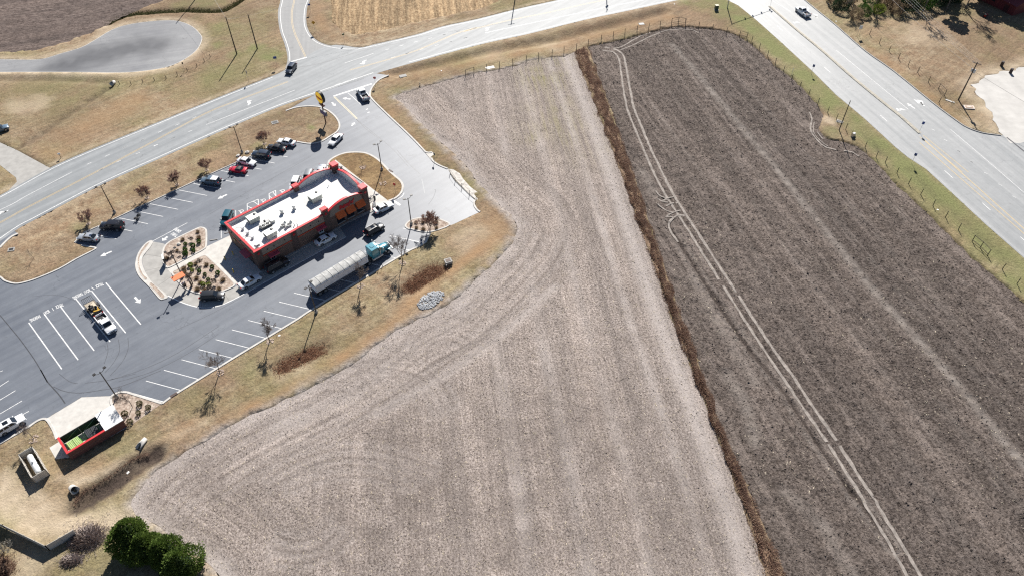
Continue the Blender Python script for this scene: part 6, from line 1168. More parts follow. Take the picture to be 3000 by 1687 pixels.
def bare_tree(seed, h, spread, levels=4, trunk=0.13, stems=1, kids=4, twig=0.016, up=0.35, first=0.3):
    r = random.Random(seed); tb, cb = MB(), MB()
    def grow(p, d, L, rad, lev):
        n = 3 if lev < 2 else 2; q = p
        for k in range(n):
            e = d + Vector((r.uniform(-1, 1), r.uniform(-1, 1), r.uniform(-.3, .5))) * (0.10 + 0.05 * lev); e.normalize(); nx = q + e * (L / n)
            r0 = rad * (1 - .3 * k / n); r1 = rad * (1 - .3 * (k + 1) / n); (tb if lev < 2 else cb).tube(q, nx, max(r0, twig), max(r1, twig * .8), 6 if lev == 0 else (4 if lev == 1 else 3), lev < 2)
            if lev < levels and (k > 0 or lev > 0):
                m = kids if lev < levels - 1 else kids + 1
                for j in range(max(1, m // n + (1 if k == n - 1 else 0))):
                    a = r.uniform(0, 2 * math.pi); s = spread * r.uniform(.6, 1.2); v = e.orthogonal().normalized(); v.rotate(Matrix.Rotation(a, 3, e)); nd = (e * (1 - s * .45) + v * s + Vector((0, 0, up * .4))).normalized()
                    grow(nx, nd, L * r.uniform(.5, .72), rad * r.uniform(.45, .6), lev + 1)
            q, d = nx, e
    for s_ in range(stems):
        a = s_ * 2.4 + r.random(); tilt = 0.0 if stems == 1 else r.uniform(.18, .42); grow(Vector((0.08 * math.cos(a) * (stems > 1), 0.08 * math.sin(a) * (stems > 1), -.05)), Vector((math.cos(a) * tilt, math.sin(a) * tilt, 1)).normalized(), h * (.5 if stems == 1 else .42), trunk, 0)
    return tb.mesh('trunk', M_bark, True), cb
def tree(name, label, pos, meshes, cm, rz=0.0, sc_=1.0, group=None, ring=None):
    t = thing(name, label, 'tree', pos, rz, group); t.scale = (sc_,) * 3; link('trunk', meshes[0], t); key = ('crown', id(meshes[1]), cm.name); link('crown', cached(key, lambda: meshes[1].mesh('crown', cm)), t); return t
OAK = [bare_tree(s, 5.6, .55, 5, .09, 1, 5, .011) for s in (3, 8, 15)]; CRP = [bare_tree(s, 3.3, .55, 5, .045, 5, 4, .014, .5) for s in (21, 22, 23)]; SAP = [bare_tree(31, 2.6, .5, 3, .035, 1, 3, .012)]; BIG = [bare_tree(s, 12, .58, 5, .22, 1, 5, .02) for s in (41, 42)]
STONE = MB()
def stone_mesh(seed, m, n=8):
    r = random.Random(seed); bm = bmesh.new(); bmesh.ops.create_icosphere(bm, subdivisions=1, radius=1.0)
    for v in bm.verts: v.co *= r.uniform(.75, 1.15)
    for v in bm.verts: v.co.z *= .65
    me = bpy.data.meshes.new('stone'); bm.to_mesh(me); bm.free(); me.materials.append(m); return me
M_stone = plain('tan_field_stone', (0.42, 0.33, 0.27), 0.9, vary=0.3, scale=2.5, bump=0.3); STN = [stone_mesh(s, M_stone) for s in range(4)]
def rock_ring(pos, label, r_=0.75):
    t = thing('stone_tree_ring', label, 'stone ring', pos, random.random() * 6, 'stone rings round trees'); rr = random.Random(int(pos[0] * 10))
    for k in range(26):
        a, d = rr.uniform(0, 6.28), r_ * math.sqrt(rr.random()) ; o = link('stone', STN[k % 4], t, (math.cos(a) * d, math.sin(a) * d, .04), rr.uniform(0, 6)); s_ = rr.uniform(.11, .2); o.scale = (s_, s_, s_)
CG = 'small russet multi-stemmed trees on the north verge'
for i, (zn, x, y, lb) in enumerate(((ZA, 1045, 1032, 'above the silver sedan'), (ZA, 1735, 728, 'above the motorcycle'), (ZA, 2090, 572, 'midway along the empty stalls'), (ZA, 2440, 402, 'behind the slate blue off-roader'), (ZB, 705, 292, 'near the black sedan at the east end'))):
    p = zn(x, y, 0.07); tree('crape_myrtle', 'small russet many-stemmed tree on the verge ' + lb, p, CRP[i % 3], M_crape, i * 1.3, .95 + .05 * (i % 3), CG); rock_ring(p, 'small stones round the russet tree ' + lb, .45)
BG = 'bare young trees below the south stalls'
for i, (zn, x, y, lb, s_) in enumerate(((ZH, 1170, 805, 'at the middle of the empty south stalls', 1.0), (ZH, 580, 1172, 'at the west end of the south stalls', .95), (ZD, 1285, 850, 'below the nose of the teal truck', 1.12), (ZD, 795, 1120, 'below the hopper trailer', 1.0))):
    p = zn(x, y, 0.07); tree('bare_tree', 'slender bare tree ' + lb, p, OAK[i % 3], M_twig, i * 2.1, s_, BG); rock_ring(p, 'stone ring of the bare tree ' + lb)
tree('bare_tree', 'reddish spreading bare tree on the small east island', ZD(1605, 440, .17), CRP[1], M_crape, 2.0, 1.3); tree('bare_tree', 'small bare tree in the rock bed beside the dumpster enclosure', ZF(1560, 450, .12), OAK[1], M_twig, 1.0, .72); p = ZF(400, 830, .07); tree('bare_tree', 'small bare tree just north of the vinyl tank fence', p, OAK[2], M_twig, 4.0, .6); rock_ring(p, 'stone ring on the lawn north of the vinyl tank fence', .8)
for x, y, lb in ((1025, 362, 'north'), (1445, 705, 'south')): p = BB(x, y, .17); tree('sapling', 'thin bare sapling on the east lawn island, the %s one' % lb, p, SAP[0], M_twig, x, 1.15, 'saplings on the east island'); rock_ring(p, 'round stone ring of the %s sapling on the east island' % lb, .85)
tree('sapling', 'tiny bare sapling at the west tip of the north verge', ZA(400, 1440, .07), SAP[0], M_twig, 1.0, 1.0); p = ZG(40, 1180, .06); tree('bare_tree', 'pale grey bare bush overhanging the fence at bottom left', p, CRP[2], plain('pale_grey_twigs', (.3, .28, .24), .95, vary=.2), 1.0, 1.25)
# leaf-built crowns
def leaf_crown(seed, n, shape, leaf, droop=0.2, lobes=9):
    r = np.random.default_rng(seed); mb = MB(); L = r.normal(size=(lobes, 3)); L /= np.linalg.norm(L, axis=1)[:, None]; amp = r.uniform(.05, .28, lobes)
    for i in range(n):
        d = r.normal(size=3); d /= np.linalg.norm(d); k = 1 + sum(a * max(0, d @ l) ** 6 for a, l in zip(amp, L)) - .08; rad = (r.uniform(.55, 1.0) ** .4) * k * r.uniform(.9, 1.06)
        c = Vector(shape(d, rad)); u = Vector(r.normal(size=3)).normalized(); v = (Vector(d) + Vector((0, 0, droop)) + Vector(r.normal(size=3)) * .5).normalized(); u = (u - v * u.dot(v)).normalized(); s = leaf * r.uniform(.6, 1.5)
        mb.add([c - u * s * .5, c + u * s * .5, c + u * s * .25 + v * s * 1.2, c - u * s * .3 + v * s], [(0, 1, 2, 3)])
    return mb
def ellip(rx, ry, rz_, zc, point=0.0):
    def f(d, k):
        z = d[2] * rz_ * k; t = 1 - point * max(0, z / rz_); return (d[0] * rx * k * t, d[1] * ry * k * t, zc + z)
    return f
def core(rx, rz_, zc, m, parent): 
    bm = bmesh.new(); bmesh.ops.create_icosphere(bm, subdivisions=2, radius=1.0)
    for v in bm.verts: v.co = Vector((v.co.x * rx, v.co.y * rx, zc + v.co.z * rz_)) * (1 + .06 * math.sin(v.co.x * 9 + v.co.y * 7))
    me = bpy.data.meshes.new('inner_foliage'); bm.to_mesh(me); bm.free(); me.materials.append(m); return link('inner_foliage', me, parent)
EVG = [leaf_crown(50 + s, 8000, ellip(1, 1, 1.3, 1.25, .5), .075, .5, 22) for s in range(2)]
for i, (x, y, z, s_, lb) in enumerate(((1510, 975, 3.2, 2.45, 'farthest and tallest of the dense green conifers at bottom left'), (1715, 1090, 2.8, 2.1, 'second of the dense green conifers, between the tallest and the field edge'), (1920, 1160, 2.8, 2.15, 'third of the dense green conifers beside the stubble field'), (2125, 1320, 2.8, 2.3, 'nearest of the dense green conifers at the bottom edge'))):
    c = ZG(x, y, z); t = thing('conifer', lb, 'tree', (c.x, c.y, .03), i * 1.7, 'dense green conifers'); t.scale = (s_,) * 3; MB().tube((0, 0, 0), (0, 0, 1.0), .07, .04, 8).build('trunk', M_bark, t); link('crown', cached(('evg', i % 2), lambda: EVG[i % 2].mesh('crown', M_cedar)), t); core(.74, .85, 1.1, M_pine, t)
# shrubs in the planted islands
SHR = {'green': (leaf_crown(60, 420, ellip(.52, .52, .5, .45), .13, .3), M_ever), 'lime': (leaf_crown(61, 380, ellip(.5, .5, .48, .42), .13, .3), M_lime)}
SHR['dull'] = (leaf_crown(63, 300, ellip(.5, .5, .5, .42), .11, .3), leafy('dull_olive_leaves', [(.06, .06, .03), (.14, .13, .06), (.22, .18, .1)]))
def blades(seed, n, r_, h, w_=.03):
    q = random.Random(seed); mb = MB()
    for i in range(n):
        a, d = q.uniform(0, 6.28), q.random() ** .6; b = Vector((math.cos(a), math.sin(a), 0)); p = b * d * r_ * .5; tip = p + b * d * r_ * .9 + Vector((0, 0, h * q.uniform(.55, 1.1) * (1.1 - .4 * d))); s = Vector((-b.y, b.x, 0)) * w_
        mb.add([p - s, p + s, tip], [(0, 1, 2)])
    return mb
SHR['clump'] = (blades(62, 320, .62, .7, .03), M_brown); SHR['twiggy'] = (CRP[0][1], M_twig)
ORD = ('leftmost', 'second from the left', 'third from the left', 'fourth from the left', 'fifth from the left', 'sixth from the left', 'seventh from the left', 'eighth from the left', 'ninth from the left', 'tenth from the left', 'eleventh from the left')
def place(q, lst): return ORD[sorted(range(len(lst)), key=lambda i: lst[i][0]).index(q)]
def shrub(kind, zn, x, y, label, group, z=.17, s_=1.0):
    mb, m = SHR[kind]; o = link({'green': 'evergreen_shrub', 'dull': 'dull_shrub', 'lime': 'lime_shrub', 'clump': 'grass_clump', 'twiggy': 'bare_shrub'}[kind], cached(('shr', kind), lambda: mb.mesh(kind + '_shrub', m)), None, zn(x, y, z), x * .37); k = s_ * random.uniform(.65, .95); o.scale = (k, k, k); return tag(o, label, 'shrub', group)
LST = ((820, 452), (750, 498), (660, 475), (757, 552), (660, 545), (663, 590))
for q_, (x, y) in enumerate(LST): shrub('green', ZC, x, y, 'round dark evergreen shrub in the north planted island, ' + place(q_, LST), 'evergreen shrubs of the north island')
LST = ((625, 418), (805, 325), (815, 395), (560, 545), (440, 640))
for q_, (x, y) in enumerate(LST): shrub('clump', ZC, x, y, 'dry brown grass clump in the north planted island, ' + place(q_, LST), 'grass clumps of the north island')
LST = ((735, 430, .42), (600, 590, .36), (480, 610, .45), (520, 580, .38))
for q_, (x, y, s_) in enumerate(LST): shrub('twiggy', ZC, x, y, 'bare twiggy shrub in the north planted island, ' + place(q_, LST), 'bare shrubs of the north island', s_=s_)
LST = ((718, 722), (742, 778), (868, 945), (940, 952))
for q_, (x, y) in enumerate(LST): shrub('lime', ZC, x, y, 'yellow green shrub in the south planted island, ' + place(q_, LST), 'yellow green shrubs of the south island')
LST = ((975, 745), (1040, 815), (890, 832), (930, 890), (825, 790))
for q_, (x, y) in enumerate(LST): shrub('green', ZC, x, y, 'round dark evergreen shrub in the south planted island, ' + place(q_, LST), 'evergreen shrubs of the south island')
LST = ((640, 755), (690, 835), (780, 700), (908, 712), (790, 868), (832, 920), (1100, 892), (800, 1000), (880, 1005), (1055, 995), (650, 800))
for q_, (x, y) in enumerate(LST): shrub('clump', ZC, x, y, 'dry brown grass clump in the south planted island, ' + place(q_, LST), 'grass clumps of the south island', s_=1.1)
LST = ((830, 700, .42), (1005, 935, .45), (720, 850, .35), (950, 1000, .35))
for q_, (x, y, s_) in enumerate(LST): shrub('twiggy', ZC, x, y, 'bare twiggy shrub in the south planted island, ' + place(q_, LST), 'bare shrubs of the south island', s_=s_)
LST = ((1445, 378), (1525, 375), (1680, 380), (1450, 440), (1530, 458), (1685, 440), (1560, 350))
for q_, (x, y) in enumerate(LST): shrub('clump', ZD, x, y, 'dry round grass clump on the small east island, ' + place(q_, LST), 'grass clumps of the small east island', s_=1.05)
LST = ((1655, 420), (1757, 465), (1475, 540), (1640, 530), (1540, 630))
for q_, (x, y) in enumerate(LST): shrub('dull', ZF, x, y, 'dull green shrub in the rock bed beside the dumpster enclosure, ' + place(q_, LST), 'shrubs of the rock bed', .12, 1.05)
for zn, x, y, lb, s_ in ((ZC, 578, 470, 'pale boulder among the shrubs of the north planted island', .55), (ZB, 390, 432, 'pale boulder left of the light pole by the white sedan', .62), (ZB, 503, 390, 'pale boulder right of the light pole by the black SUV', .7), (BB, 570, 360, 'rounded bush-like boulder outside the north east corner pilaster', .5)):
    o = link('boulder', cached(('bld', int(s_ * 100)), lambda: stone_mesh(int(s_ * 100), plain('pale_boulder', (.5, .48, .44), .9, vary=.2, scale=2, bump=.3))), None, zn(x, y, .2), x); o.scale = (s_, s_ * .8, s_); tag(o, lb, 'boulder')
# riprap
rp = ZD(1620, 1285, .05); mb = MB(); rr = random.Random(5); base = [v.co.copy() for v in STN[0].vertices]; fcs = [tuple(p.vertices) for p in STN[0].polygons]
for k in range(420):
    a, d = rr.uniform(0, 6.28), math.sqrt(rr.random()); x, y = math.cos(a) * d * 3.1, math.sin(a) * d * 1.8; cx, cy = x * UX.x + y * VX.x, x * UX.y + y * VX.y; s_ = rr.uniform(.09, .23); q = Matrix.Rotation(rr.uniform(0, 6), 3, 'Z'); z = .12 + .28 * (1 - d) + rr.uniform(0, .1)
    mb.add([q @ (v * s_) + Vector((rp.x + cx, rp.y + cy, z)) for v in base], fcs)
o = stuff(mb.build('riprap_stones', speckle('pale_riprap', [(.30, .31, .33), (.46, .47, .48), (.2, .21, .23)], 1.5, bump=.1))); o['label'] = 'pale heap of riprap stones below the lot'; o['category'] = 'stones'
# scrub
def scrub(name, label, pts_fn, n, h, m, seed, w_=.05, cat='brush'):
    r = np.random.default_rng(seed); mb = MB()
    for i in range(n):
        x, y, z, k = pts_fn(r)
        for j in range(3):
            a = r.uniform(0, 6.28); b = np.array([math.cos(a), math.sin(a)]); l_ = h * k * r.uniform(.5, 1.2); s = w_ * r.uniform(.6, 1.6); lean = r.uniform(.5, 1.5) * l_
            p = np.array([x, y]) + r.uniform(-.15, .15, 2); t_ = p + b * lean; mb.add([(p[0] - b[1] * s, p[1] + b[0] * s, z - .05), (p[0] + b[1] * s, p[1] - b[0] * s, z - .05), (t_[0] + b[1] * s * 1.5, t_[1] - b[0] * s * 1.5, z + l_ * .7), (t_[0], t_[1], z + l_ * .85)], [(0, 1, 2, 3)])
    o = stuff(mb.build(name, m)); o['label'] = label; o['category'] = cat; return o
hw, he = densify(hedge_W, 0.5, False), densify(hedge_E, 0.5, False)
bank = MB(); q0_ = densify(hedge_W, 2.0, False); NBK = 60
for i in range(NBK + 1):
    a = hw[int(i / NBK * (len(hw) - 1))]; b = he[int(i / NBK * (len(he) - 1))]
    for k, z in ((0, -.05), (.25, .16), (.5, .22), (.75, .14), (1, -.15)): bank.v.append((*(a + (b - a) * k), z + (.08 * math.sin(i * 1.7 + k * 9) if 0 < k < 1 else 0)))
for i in range(NBK):
    for k in range(4): bank.f.append((i * 5 + k, i * 5 + k + 1, i * 5 + 6 + k, i * 5 + 5 + k))
structure(bank.build('field_bank', leafy('weedy_bank_soil', [(.13, .085, .06), (.25, .17, .115), (.38, .28, .19)], .95, .6, 0.0), None, True))
def hedge_pt(r):
    t = r.random(); a = hw[int(t * (len(hw) - 1))]; b = he[int(t * (len(he) - 1))]; k = r.beta(1.2, 1.2) * 1.16 - .08; p = a + (b - a) * k; c = max(0.0, 4 * k * (1 - k)); p = p + Vector((noise.noise(Vector((p.y * .25, k * 3, 5))) * .9, 0)); return p.x, p.y, .2 * c, (.45 + .75 * c) * (0.7 + .5 * noise.noise(Vector((p.x * .3, p.y * .3, 0))))
scrub('dead_hedge_brush', 'brown dead brush growing on the bank between the two fields', hedge_pt, 27000, .42, M_brush, 70, .03)
def ditch_pt(line, hw_, zlo):
    L_ = densify(smooth(line, 3), .3, False)
    def f(r): p = L_[int(r.random() * (len(L_) - 1))]; q = r.normal(0, hw_ * .42, 2); k = math.hypot(*q) / hw_; return p.x + q[0], p.y + q[1], zlo * max(0, 1 - k), max(.35, 1.1 - k)
    return f
scrub('ditch_weeds', 'russet weeds filling the ditch by the concrete drain box', ditch_pt(DITCH[4][0], 3.0, -.55), 2600, .4, M_brush2, 71, .025); scrub('ditch_weeds', 'russet weeds filling the ditch below the middle of the south stalls', ditch_pt(DITCH[5][0], 2.6, -.5), 2000, .35, M_brush2, 72, .025)
scrub('ditch_weeds', 'dark dead weeds lining the basin next to the vinyl tank fence', ditch_pt(ZG.L((880, 590), (960, 450), (1230, 290), (1540, 60), (1790, -10)), .8, -.4), 800, .2, M_brush, 73, .02)
scrub('roadside_weeds', 'dark green weeds along the drain north of the turning circle', ditch_pt(DITCH[3][0], 1.6, -.6), 3200, .3, leafy('drain_weeds', [(.05, .055, .02), (.11, .11, .045), (.2, .17, .09)], .95), 74)
def thicket(zn, x, y, rx, ry): 
    c = zn(x, y)
    def f(r): q = r.normal(0, .45, 2); return c.x + q[0] * rx, c.y + q[1] * ry, .05, max(.3, 1.2 - math.hypot(*q))
    return f
scrub('bare_bramble', 'purplish bare bramble thicket between the fence and the conifers', thicket(ZG, 1020, 1010, 3.4, 2.6), 1500, .9, plain('purple_grey_twigs', (.36, .30, .27), .95, vary=.3, scale=3), 75, .022); scrub('bare_bramble', 'low bare bramble in front of the vinyl fence corner', thicket(ZG, 850, 1270, 2.2, 1.3), 700, .6, MATS['purple_grey_twigs'], 76, .022)
scrub('bare_bramble', 'dark bare scrub in the bottom left corner below the fence', thicket(ZG, 20, 1380, 2.2, 2.2), 700, .8, M_brush, 77, .03)
# woods at top right
PINE = MB()
for k, (px_, py_, pz_, pr_) in enumerate(((0, 0, 10.6, 1.5), (1.3, .4, 9.3, 1.5), (-1.2, .8, 9.0, 1.6), (.2, -1.4, 8.6, 1.5), (1.9, -.9, 7.4, 1.4), (-1.9, -.7, 7.2, 1.5), (-.4, 1.9, 7.0, 1.4), (2.2, 1.3, 6.2, 1.1), (-2.4, 1.0, 5.6, 1.0))):
    q_ = leaf_crown(800 + k, 380, ellip(pr_, pr_, pr_ * .6, 0), .34, .3); PINE.add([(x + px_, y + py_, z + pz_) for x, y, z in q_.v], q_.f); WB = [leaf_crown(81 + k, 3200, ellip(2.5, 2.2, 2.0, 1.8), .16, .3, 26) for k in range(2)]
WG = 'trees of the grove at top right'
def pine(px, py, s_, lb): p = G(px, py, .06); t = thing('pine_tree', lb, 'tree', p, px * .1, WG); t.scale = (s_,) * 3; MB().tube((0, 0, 0), (0, 0, 9), .17, .07, 8).build('trunk', M_bark, t); link('crown', cached('pinec', lambda: PINE.mesh('crown', M_pine)), t)
pine(2772, 30, 1.0, 'tall dark pine at the edge of the top right grove'); pine(2745, -30, 1.15, 'dark pine behind the grove, left of the tall one'); pine(2915, -15, 1.55, 'dark pine above the red barn'); pine(2978, -8, 1.6, 'dark pine right of the red barn'); pine(2850, -20, 1.3, 'dark pine between the grove and the barn')
for px, py, k, s_, lb in ((2826, 30, 0, .95, 'tall bare tree whose branching shadow lies left of the barn'), (2700, 40, 1, .8, 'bare tree behind the grove whose shadow fans over the lawn'), (2560, 30, 1, .62, 'grey bare tree in the middle of the grove'), (2492, 45, 0, .55, 'grey bare tree at the road end of the grove'), (2630, 10, 0, .7, 'bare tree at the back of the grove'), (2975, 20, 1, .9, 'bare tree in front of the red barn')): tree('bare_tree', lb, G(px, py, .06), BIG[k], M_twig, px * .01, s_, WG)
for i, (px, py, s_, m, lb) in enumerate(((2462, 28, 1.0, M_pine, 'dark evergreen bush nearest the divided road'), (2505, 55, .7, M_brown, 'brown bush at the road end of the grove'), (2530, 45, .75, M_ever, 'olive bush with grey twigs in the grove'), (2570, 40, .6, M_lime, 'bright green bush in the grove'), (2590, 22, .95, M_brown, 'tall brown bush in the grove'), (2625, 42, .7, M_brown, 'low brown bush on the lawn side of the grove'), (2660, 30, 1.1, M_pine, 'dark evergreen bush under the power lines'), (2700, 22, 1.2, M_ever, 'broad olive bush under the power lines'), (2735, 12, 1.3, M_pine, 'broad dark bush at the right end of the grove'), (2790, 5, 1.2, M_pine, 'dark bush left of the barn'), (2440, 5, .9, M_brown, 'brown bush at the top edge near the divided road'), (2640, -10, 1.3, M_pine, 'dark evergreen bush at the back of the grove'), (2480, 12, .95, M_brown, 'tawny bush between the evergreen and the olive one'), (2548, 12, 1.1, M_ever, 'olive bush at the top edge of the grove'), (2612, 8, 1.15, M_brown, 'tawny bush behind the low brown one'), (2685, -4, 1.2, M_brown, 'tawny bush at the top edge under the power lines'), (2765, -12, 1.4, M_ever, 'broad olive bush near the tall pine'))):
    t = thing('bush', lb, 'bush', G(px, py, .06), i, 'bushes of the top right grove'); t.scale = (s_,) * 3; link('crown', cached(('wb', i % 2, m.name), lambda: WB[i % 2].mesh('crown', m)), t); MB().tube((0, 0, -.05), (0, 0, 1.2), .1, .05, 6).build('stem', M_bark, t)

# ================================================================== poles, signs, fences and small things
M_pole = plain('dark_bronze_pole', (0.03, 0.028, 0.027), 0.45, vary=0.15); M_wood = plain('weathered_pole_wood', (0.075, 0.06, 0.05), 0.9, vary=0.25, scale=3); M_wire = plain('bare_wire', (0.42, 0.42, 0.42), 0.4, metal=0.6); M_dwire = plain('dark_cable', (0.06, 0.06, 0.06), 0.6); M_pipe = plain('dark_pipe_paint', (0.05, 0.055, 0.06), 0.5)
def light_pole(p, rz, label, h=7.6, z=.07):
    t = thing('lamp_post', label, 'lamp post', (p.x, p.y, z), rz, 'twin headed lamp posts of the lot'); MB().lathe([(.32, 0), (.32, .55), (.28, .6)], 14).build('footing', M_conc_d if 'truck' not in label else M_conc_d, t); MB().box((0, 0, .62), (.42, .42, .08)).build('base_plate', M_pole, t); MB().tube((0, 0, .6), (0, 0, h), .115, .085, 8).build('pole', M_pole, t)
    for s in (-1, 1):
        a = MB().path([(0, 0, h - .25), (s * .35, 0, h - .3), (s * .7, 0, h - .1), (s * .85, 0, h + .12)], .04, 6).build('arm', M_pole, t); f = MB().box((s * .95, 0, h + .2), (.5, .42, .16)).build('floodlight', M_pole, t); MB().box((s * .95, 0, h + .11), (.36, .3, .02)).build('lamp_lens', M_lamp, f)
for p, rz, lb in ((G(336.6, 624.8), .7, 'twin headed lamp post above the black SUV of the north row'), (G(710, 449), .7, 'twin headed lamp post between the pale boulders'), (G(1119, 499), .75, 'twin headed lamp post on the east lawn island'), (G(1205.4, 659.3), .75, 'twin headed lamp post at the west end of the small east island'), (G(927, 915), 1.2, 'twin headed lamp post behind the tail of the hopper trailer'), (G(344, 1164.5), .9, 'twin headed lamp post at the corner of the rock bed'), (G(536, 814), .7, 'twin headed lamp post beside the orange canopy')): light_pole(p, rz, lb)
def utility_pole(p, h, label, arms=1, rz=0.0, transformer=False, r=.19):
    t = thing('utility_pole', label, 'utility pole', (p.x, p.y, .03), rz, 'wooden utility poles'); MB().tube((0, 0, 0), (0, 0, h), r, r * .65, 10).build('pole', M_wood, t)
    for k in range(arms):
        a = MB().box((0, 0, h - .35 - k * .9), (2.2, .1, .12)).build('crossarm', M_wood, t)
        for x in (-.95, -.35, .35, .95): MB().lathe([(.05, 0), (.06, .1), (.03, .16)], 8, (x, 0, h - .29 - k * .9)).build('insulator', M_galv, a)
    if transformer: MB().lathe([(.25, 0), (.27, .1), (.27, .85), (.2, .95)], 14, (.35, -.1, h - 2.9)).build('transformer', M_galv, t); MB().lathe([(.2, 0), (.22, .1), (.22, .7), (.16, .8)], 14, (-.35, .1, h - 2.8)).build('transformer', M_galv, t)
    return t
pu1, pu2, pr1, pr2 = G(694, 160), G(754, 144.4), G(2458, 382.6), G(2807.5, 293.5)
utility_pole(pu1, 11.2, 'left of the pair of bare poles beside the turning circle', 0); utility_pole(pu2, 10.5, 'right of the pair of bare poles beside the turning circle', 0); utility_pole(pr1, 8.6, 'short bare pole on the verge right of the ploughed field', 0, r=.13); utility_pole(pr2, 11.0, 'wooden pole with transformers by the white gravel yard', 1, math.radians(-40), True)
def beyond(tip, h):                              # a pole above the frame, from where the tip of its shadow falls
    return V2(tip) + Vector((SUN.x, SUN.y)) * (h / SUN.z)
far_poles = []
for zn, x, y, h, arms, lb, rz in ((TA, 1660, 230, 15.5, 0, 'tall pole above the top left field edge', 0), (TC, 635, 240, 17, 1, 'tall pole with crossarm above the tan stubble field', .4), (TC, 1540, 112, 15.5, 1, 'pole with transformer above the middle of the highway', 1.2)):
    b = beyond(zn(x, y), h); far_poles.append((b, h)); utility_pole(b, h, lb, arms, rz, h == 15.5 and arms == 1)
def wire(a, b, sag, m=M_wire, r=.02, label='wire', parent=None):
    a, b = Vector(a), Vector(b); pts = [a + (b - a) * (k / 12) - Vector((0, 0, sag * 4 * (k / 12) * (1 - k / 12))) for k in range(13)]; return MB().path(pts, r, 4).build('power_line', m)
dirw = (V2(G(TD.px(1580, 0)[0], 0, 9.5)) - V2(pr2)).normalized(); pe = V2(pr2) + dirw * 74; utility_pole(pe, 11.5, 'pole far behind the grove that carries the power lines', 1, math.atan2(dirw.y, dirw.x) + math.pi / 2); nw_ = Vector((-dirw.y, dirw.x))
for i, k in enumerate((-.95, -.35, .35, .95)): p = V2(pr2) + nw_ * k; q = pe + nw_ * k * 2.0; tag(wire((*p, 10.85), (*q, 11.4), .7), '%s of the pale power lines running over the grove' % ('leftmost', 'second', 'third', 'rightmost')[i], 'power line', 'power lines over the grove')
tag(wire((*V2(pr2), 9.0), (*(pe + nw_ * 3.2), 9.0), 1.0), 'lower pale cable slung below the power lines over the grove', 'power line'); q = V2(TD(2700, 1180)); tag(wire((*V2(pr2), 8.6), (*(q + (q - V2(pr2)) * .5), 6.0), .4, M_dwire, .025), 'dark cable crossing the white gravel yard from the pole', 'power line')
tag(wire((*V2(pu1), 10.9), (*far_poles[0][0], 14.5), .8, M_wire, .015), 'thin wire from the left bare pole to the field edge pole', 'power line'); tag(wire((*V2(pu2), 10.2), (*far_poles[1][0], 15.5), 1.2, M_wire, .015), 'thin wire from the right bare pole towards the tan field pole', 'power line'); tag(wire((*V2(pu1), 10.7), (*V2(pu2), 10.2), .15, M_wire, .015), 'short wire between the pair of bare poles', 'power line')
# traffic signal whose arm shadow crosses the divided road
sb = V2(TD(88, 68)); tip = V2(TD(115, 210)); hs = (tip - sb).length * math.tan(SUN_EL); at_ = V2(TD(445, 90)) + Vector((SUN.x, SUN.y)) * (hs / SUN.z)
t = thing('traffic_signal_mast', 'traffic signal pole with long arm over the divided road junction', 'traffic signal', (sb.x, sb.y, .06)); MB().tube((0, 0, 0), (0, 0, hs + .4), .17, .12, 10).build('pole', M_galv, t); d = at_ - sb; ar = MB().tube((0, 0, hs - .1), (d.x, d.y, hs + .2), .11, .06, 8).build('mast_arm', M_galv, t)
for k in (.35, .55, .78, 1.0): s_ = MB().box((d.x * k, d.y * k, hs - .35 + .3 * k), (.38, .38, 1.0)).build('signal_head', M_black, t); [MB().lathe([(.11, 0), (.12, .06)], 10, (d.x * k, d.y * k - .2, hs - .65 + .3 * k + j * .31)).build('signal_lens', plain('lens_%d' % j, ((.05, .2, .1), (.3, .2, .03), (.3, .02, .02))[j], .3), s_) for j in range(3)]
# pylon sign
pb = V2(G(955, 362)); t = thing('pylon_sign', 'tall pole sign with round yellow disc and blue board', 'sign', (pb.x, pb.y, .1), ANG)
MB().lathe([(.16, 0), (.16, 6.0)], 10).build('pole', plain('brown_sign_pole', (.06, .03, .025), .5), t)
def disc(r, th, m, name, zc, x=0.0, par=None, squash=1.0): mb = MB().lathe([(r, -th / 2), (r, th / 2)], 36); mb.v = [(z + x, a, zc + b * squash) for a, b, z in mb.v]; return mb.build(name, m, par)
yface = plain('yellow_sign_face', (.68, .44, .03), .35, vary=.04); yb = yface.node_tree.nodes['Principled BSDF']; yb.inputs['Emission Color'].default_value = (.68, .42, .03, 1); yb.inputs['Emission Strength'].default_value = .35   # emission added so the face turned from the sun looks bright
dr = disc(1.58, .75, plain('dark_sign_cabinet', (.02, .022, .026), .4), 'disc_cabinet', 7.55, 0, t)
for s in (-1, 1):
    f = disc(1.46, .04, yface, 'disc_face', 7.55, s * .385, dr); me = text_mesh("Bojangles'", .62, .25, .012, .03); me.materials.clear(); me.materials.append(M_red); me.name = 'sign_lettering'; o = link('sign_lettering', me, dr, (s * .42, 0, 7.5)); wd = max(v.co.x for v in me.vertices) - min(v.co.x for v in me.vertices); o.scale = (2.65 / wd, 1.5, 1); o.rotation_euler = (math.pi / 2, math.radians(0), s * math.pi / 2)
mb = MB(); n_ = 20
for x in (-.25, .25): mb.v += [(x, math.cos(2 * math.pi * k / n_) * 1.15, 5.45 + math.sin(2 * math.pi * k / n_) * .32) for k in range(n_)]
mb.f = [(k, (k + 1) % n_, n_ + (k + 1) % n_, n_ + k) for k in range(n_)] + [tuple(range(n_ - 1, -1, -1)), tuple(range(n_, 2 * n_))]; mb.build('oval_cabinet', plain('maroon_sign', (.09, .025, .03), .4), t)
bb = MB().box((0, 0, 3.15), (.5, 2.5, 1.25)).build('reader_board', plain('grey_board_case', (.2, .2, .2), .5), t)
for s in (-1, 1): MB().box((s * .262, 0, 3.15), (.02, 2.4, 1.15)).build('board_face', plain('deep_blue_board', (.006, .03, .22), .25), bb)
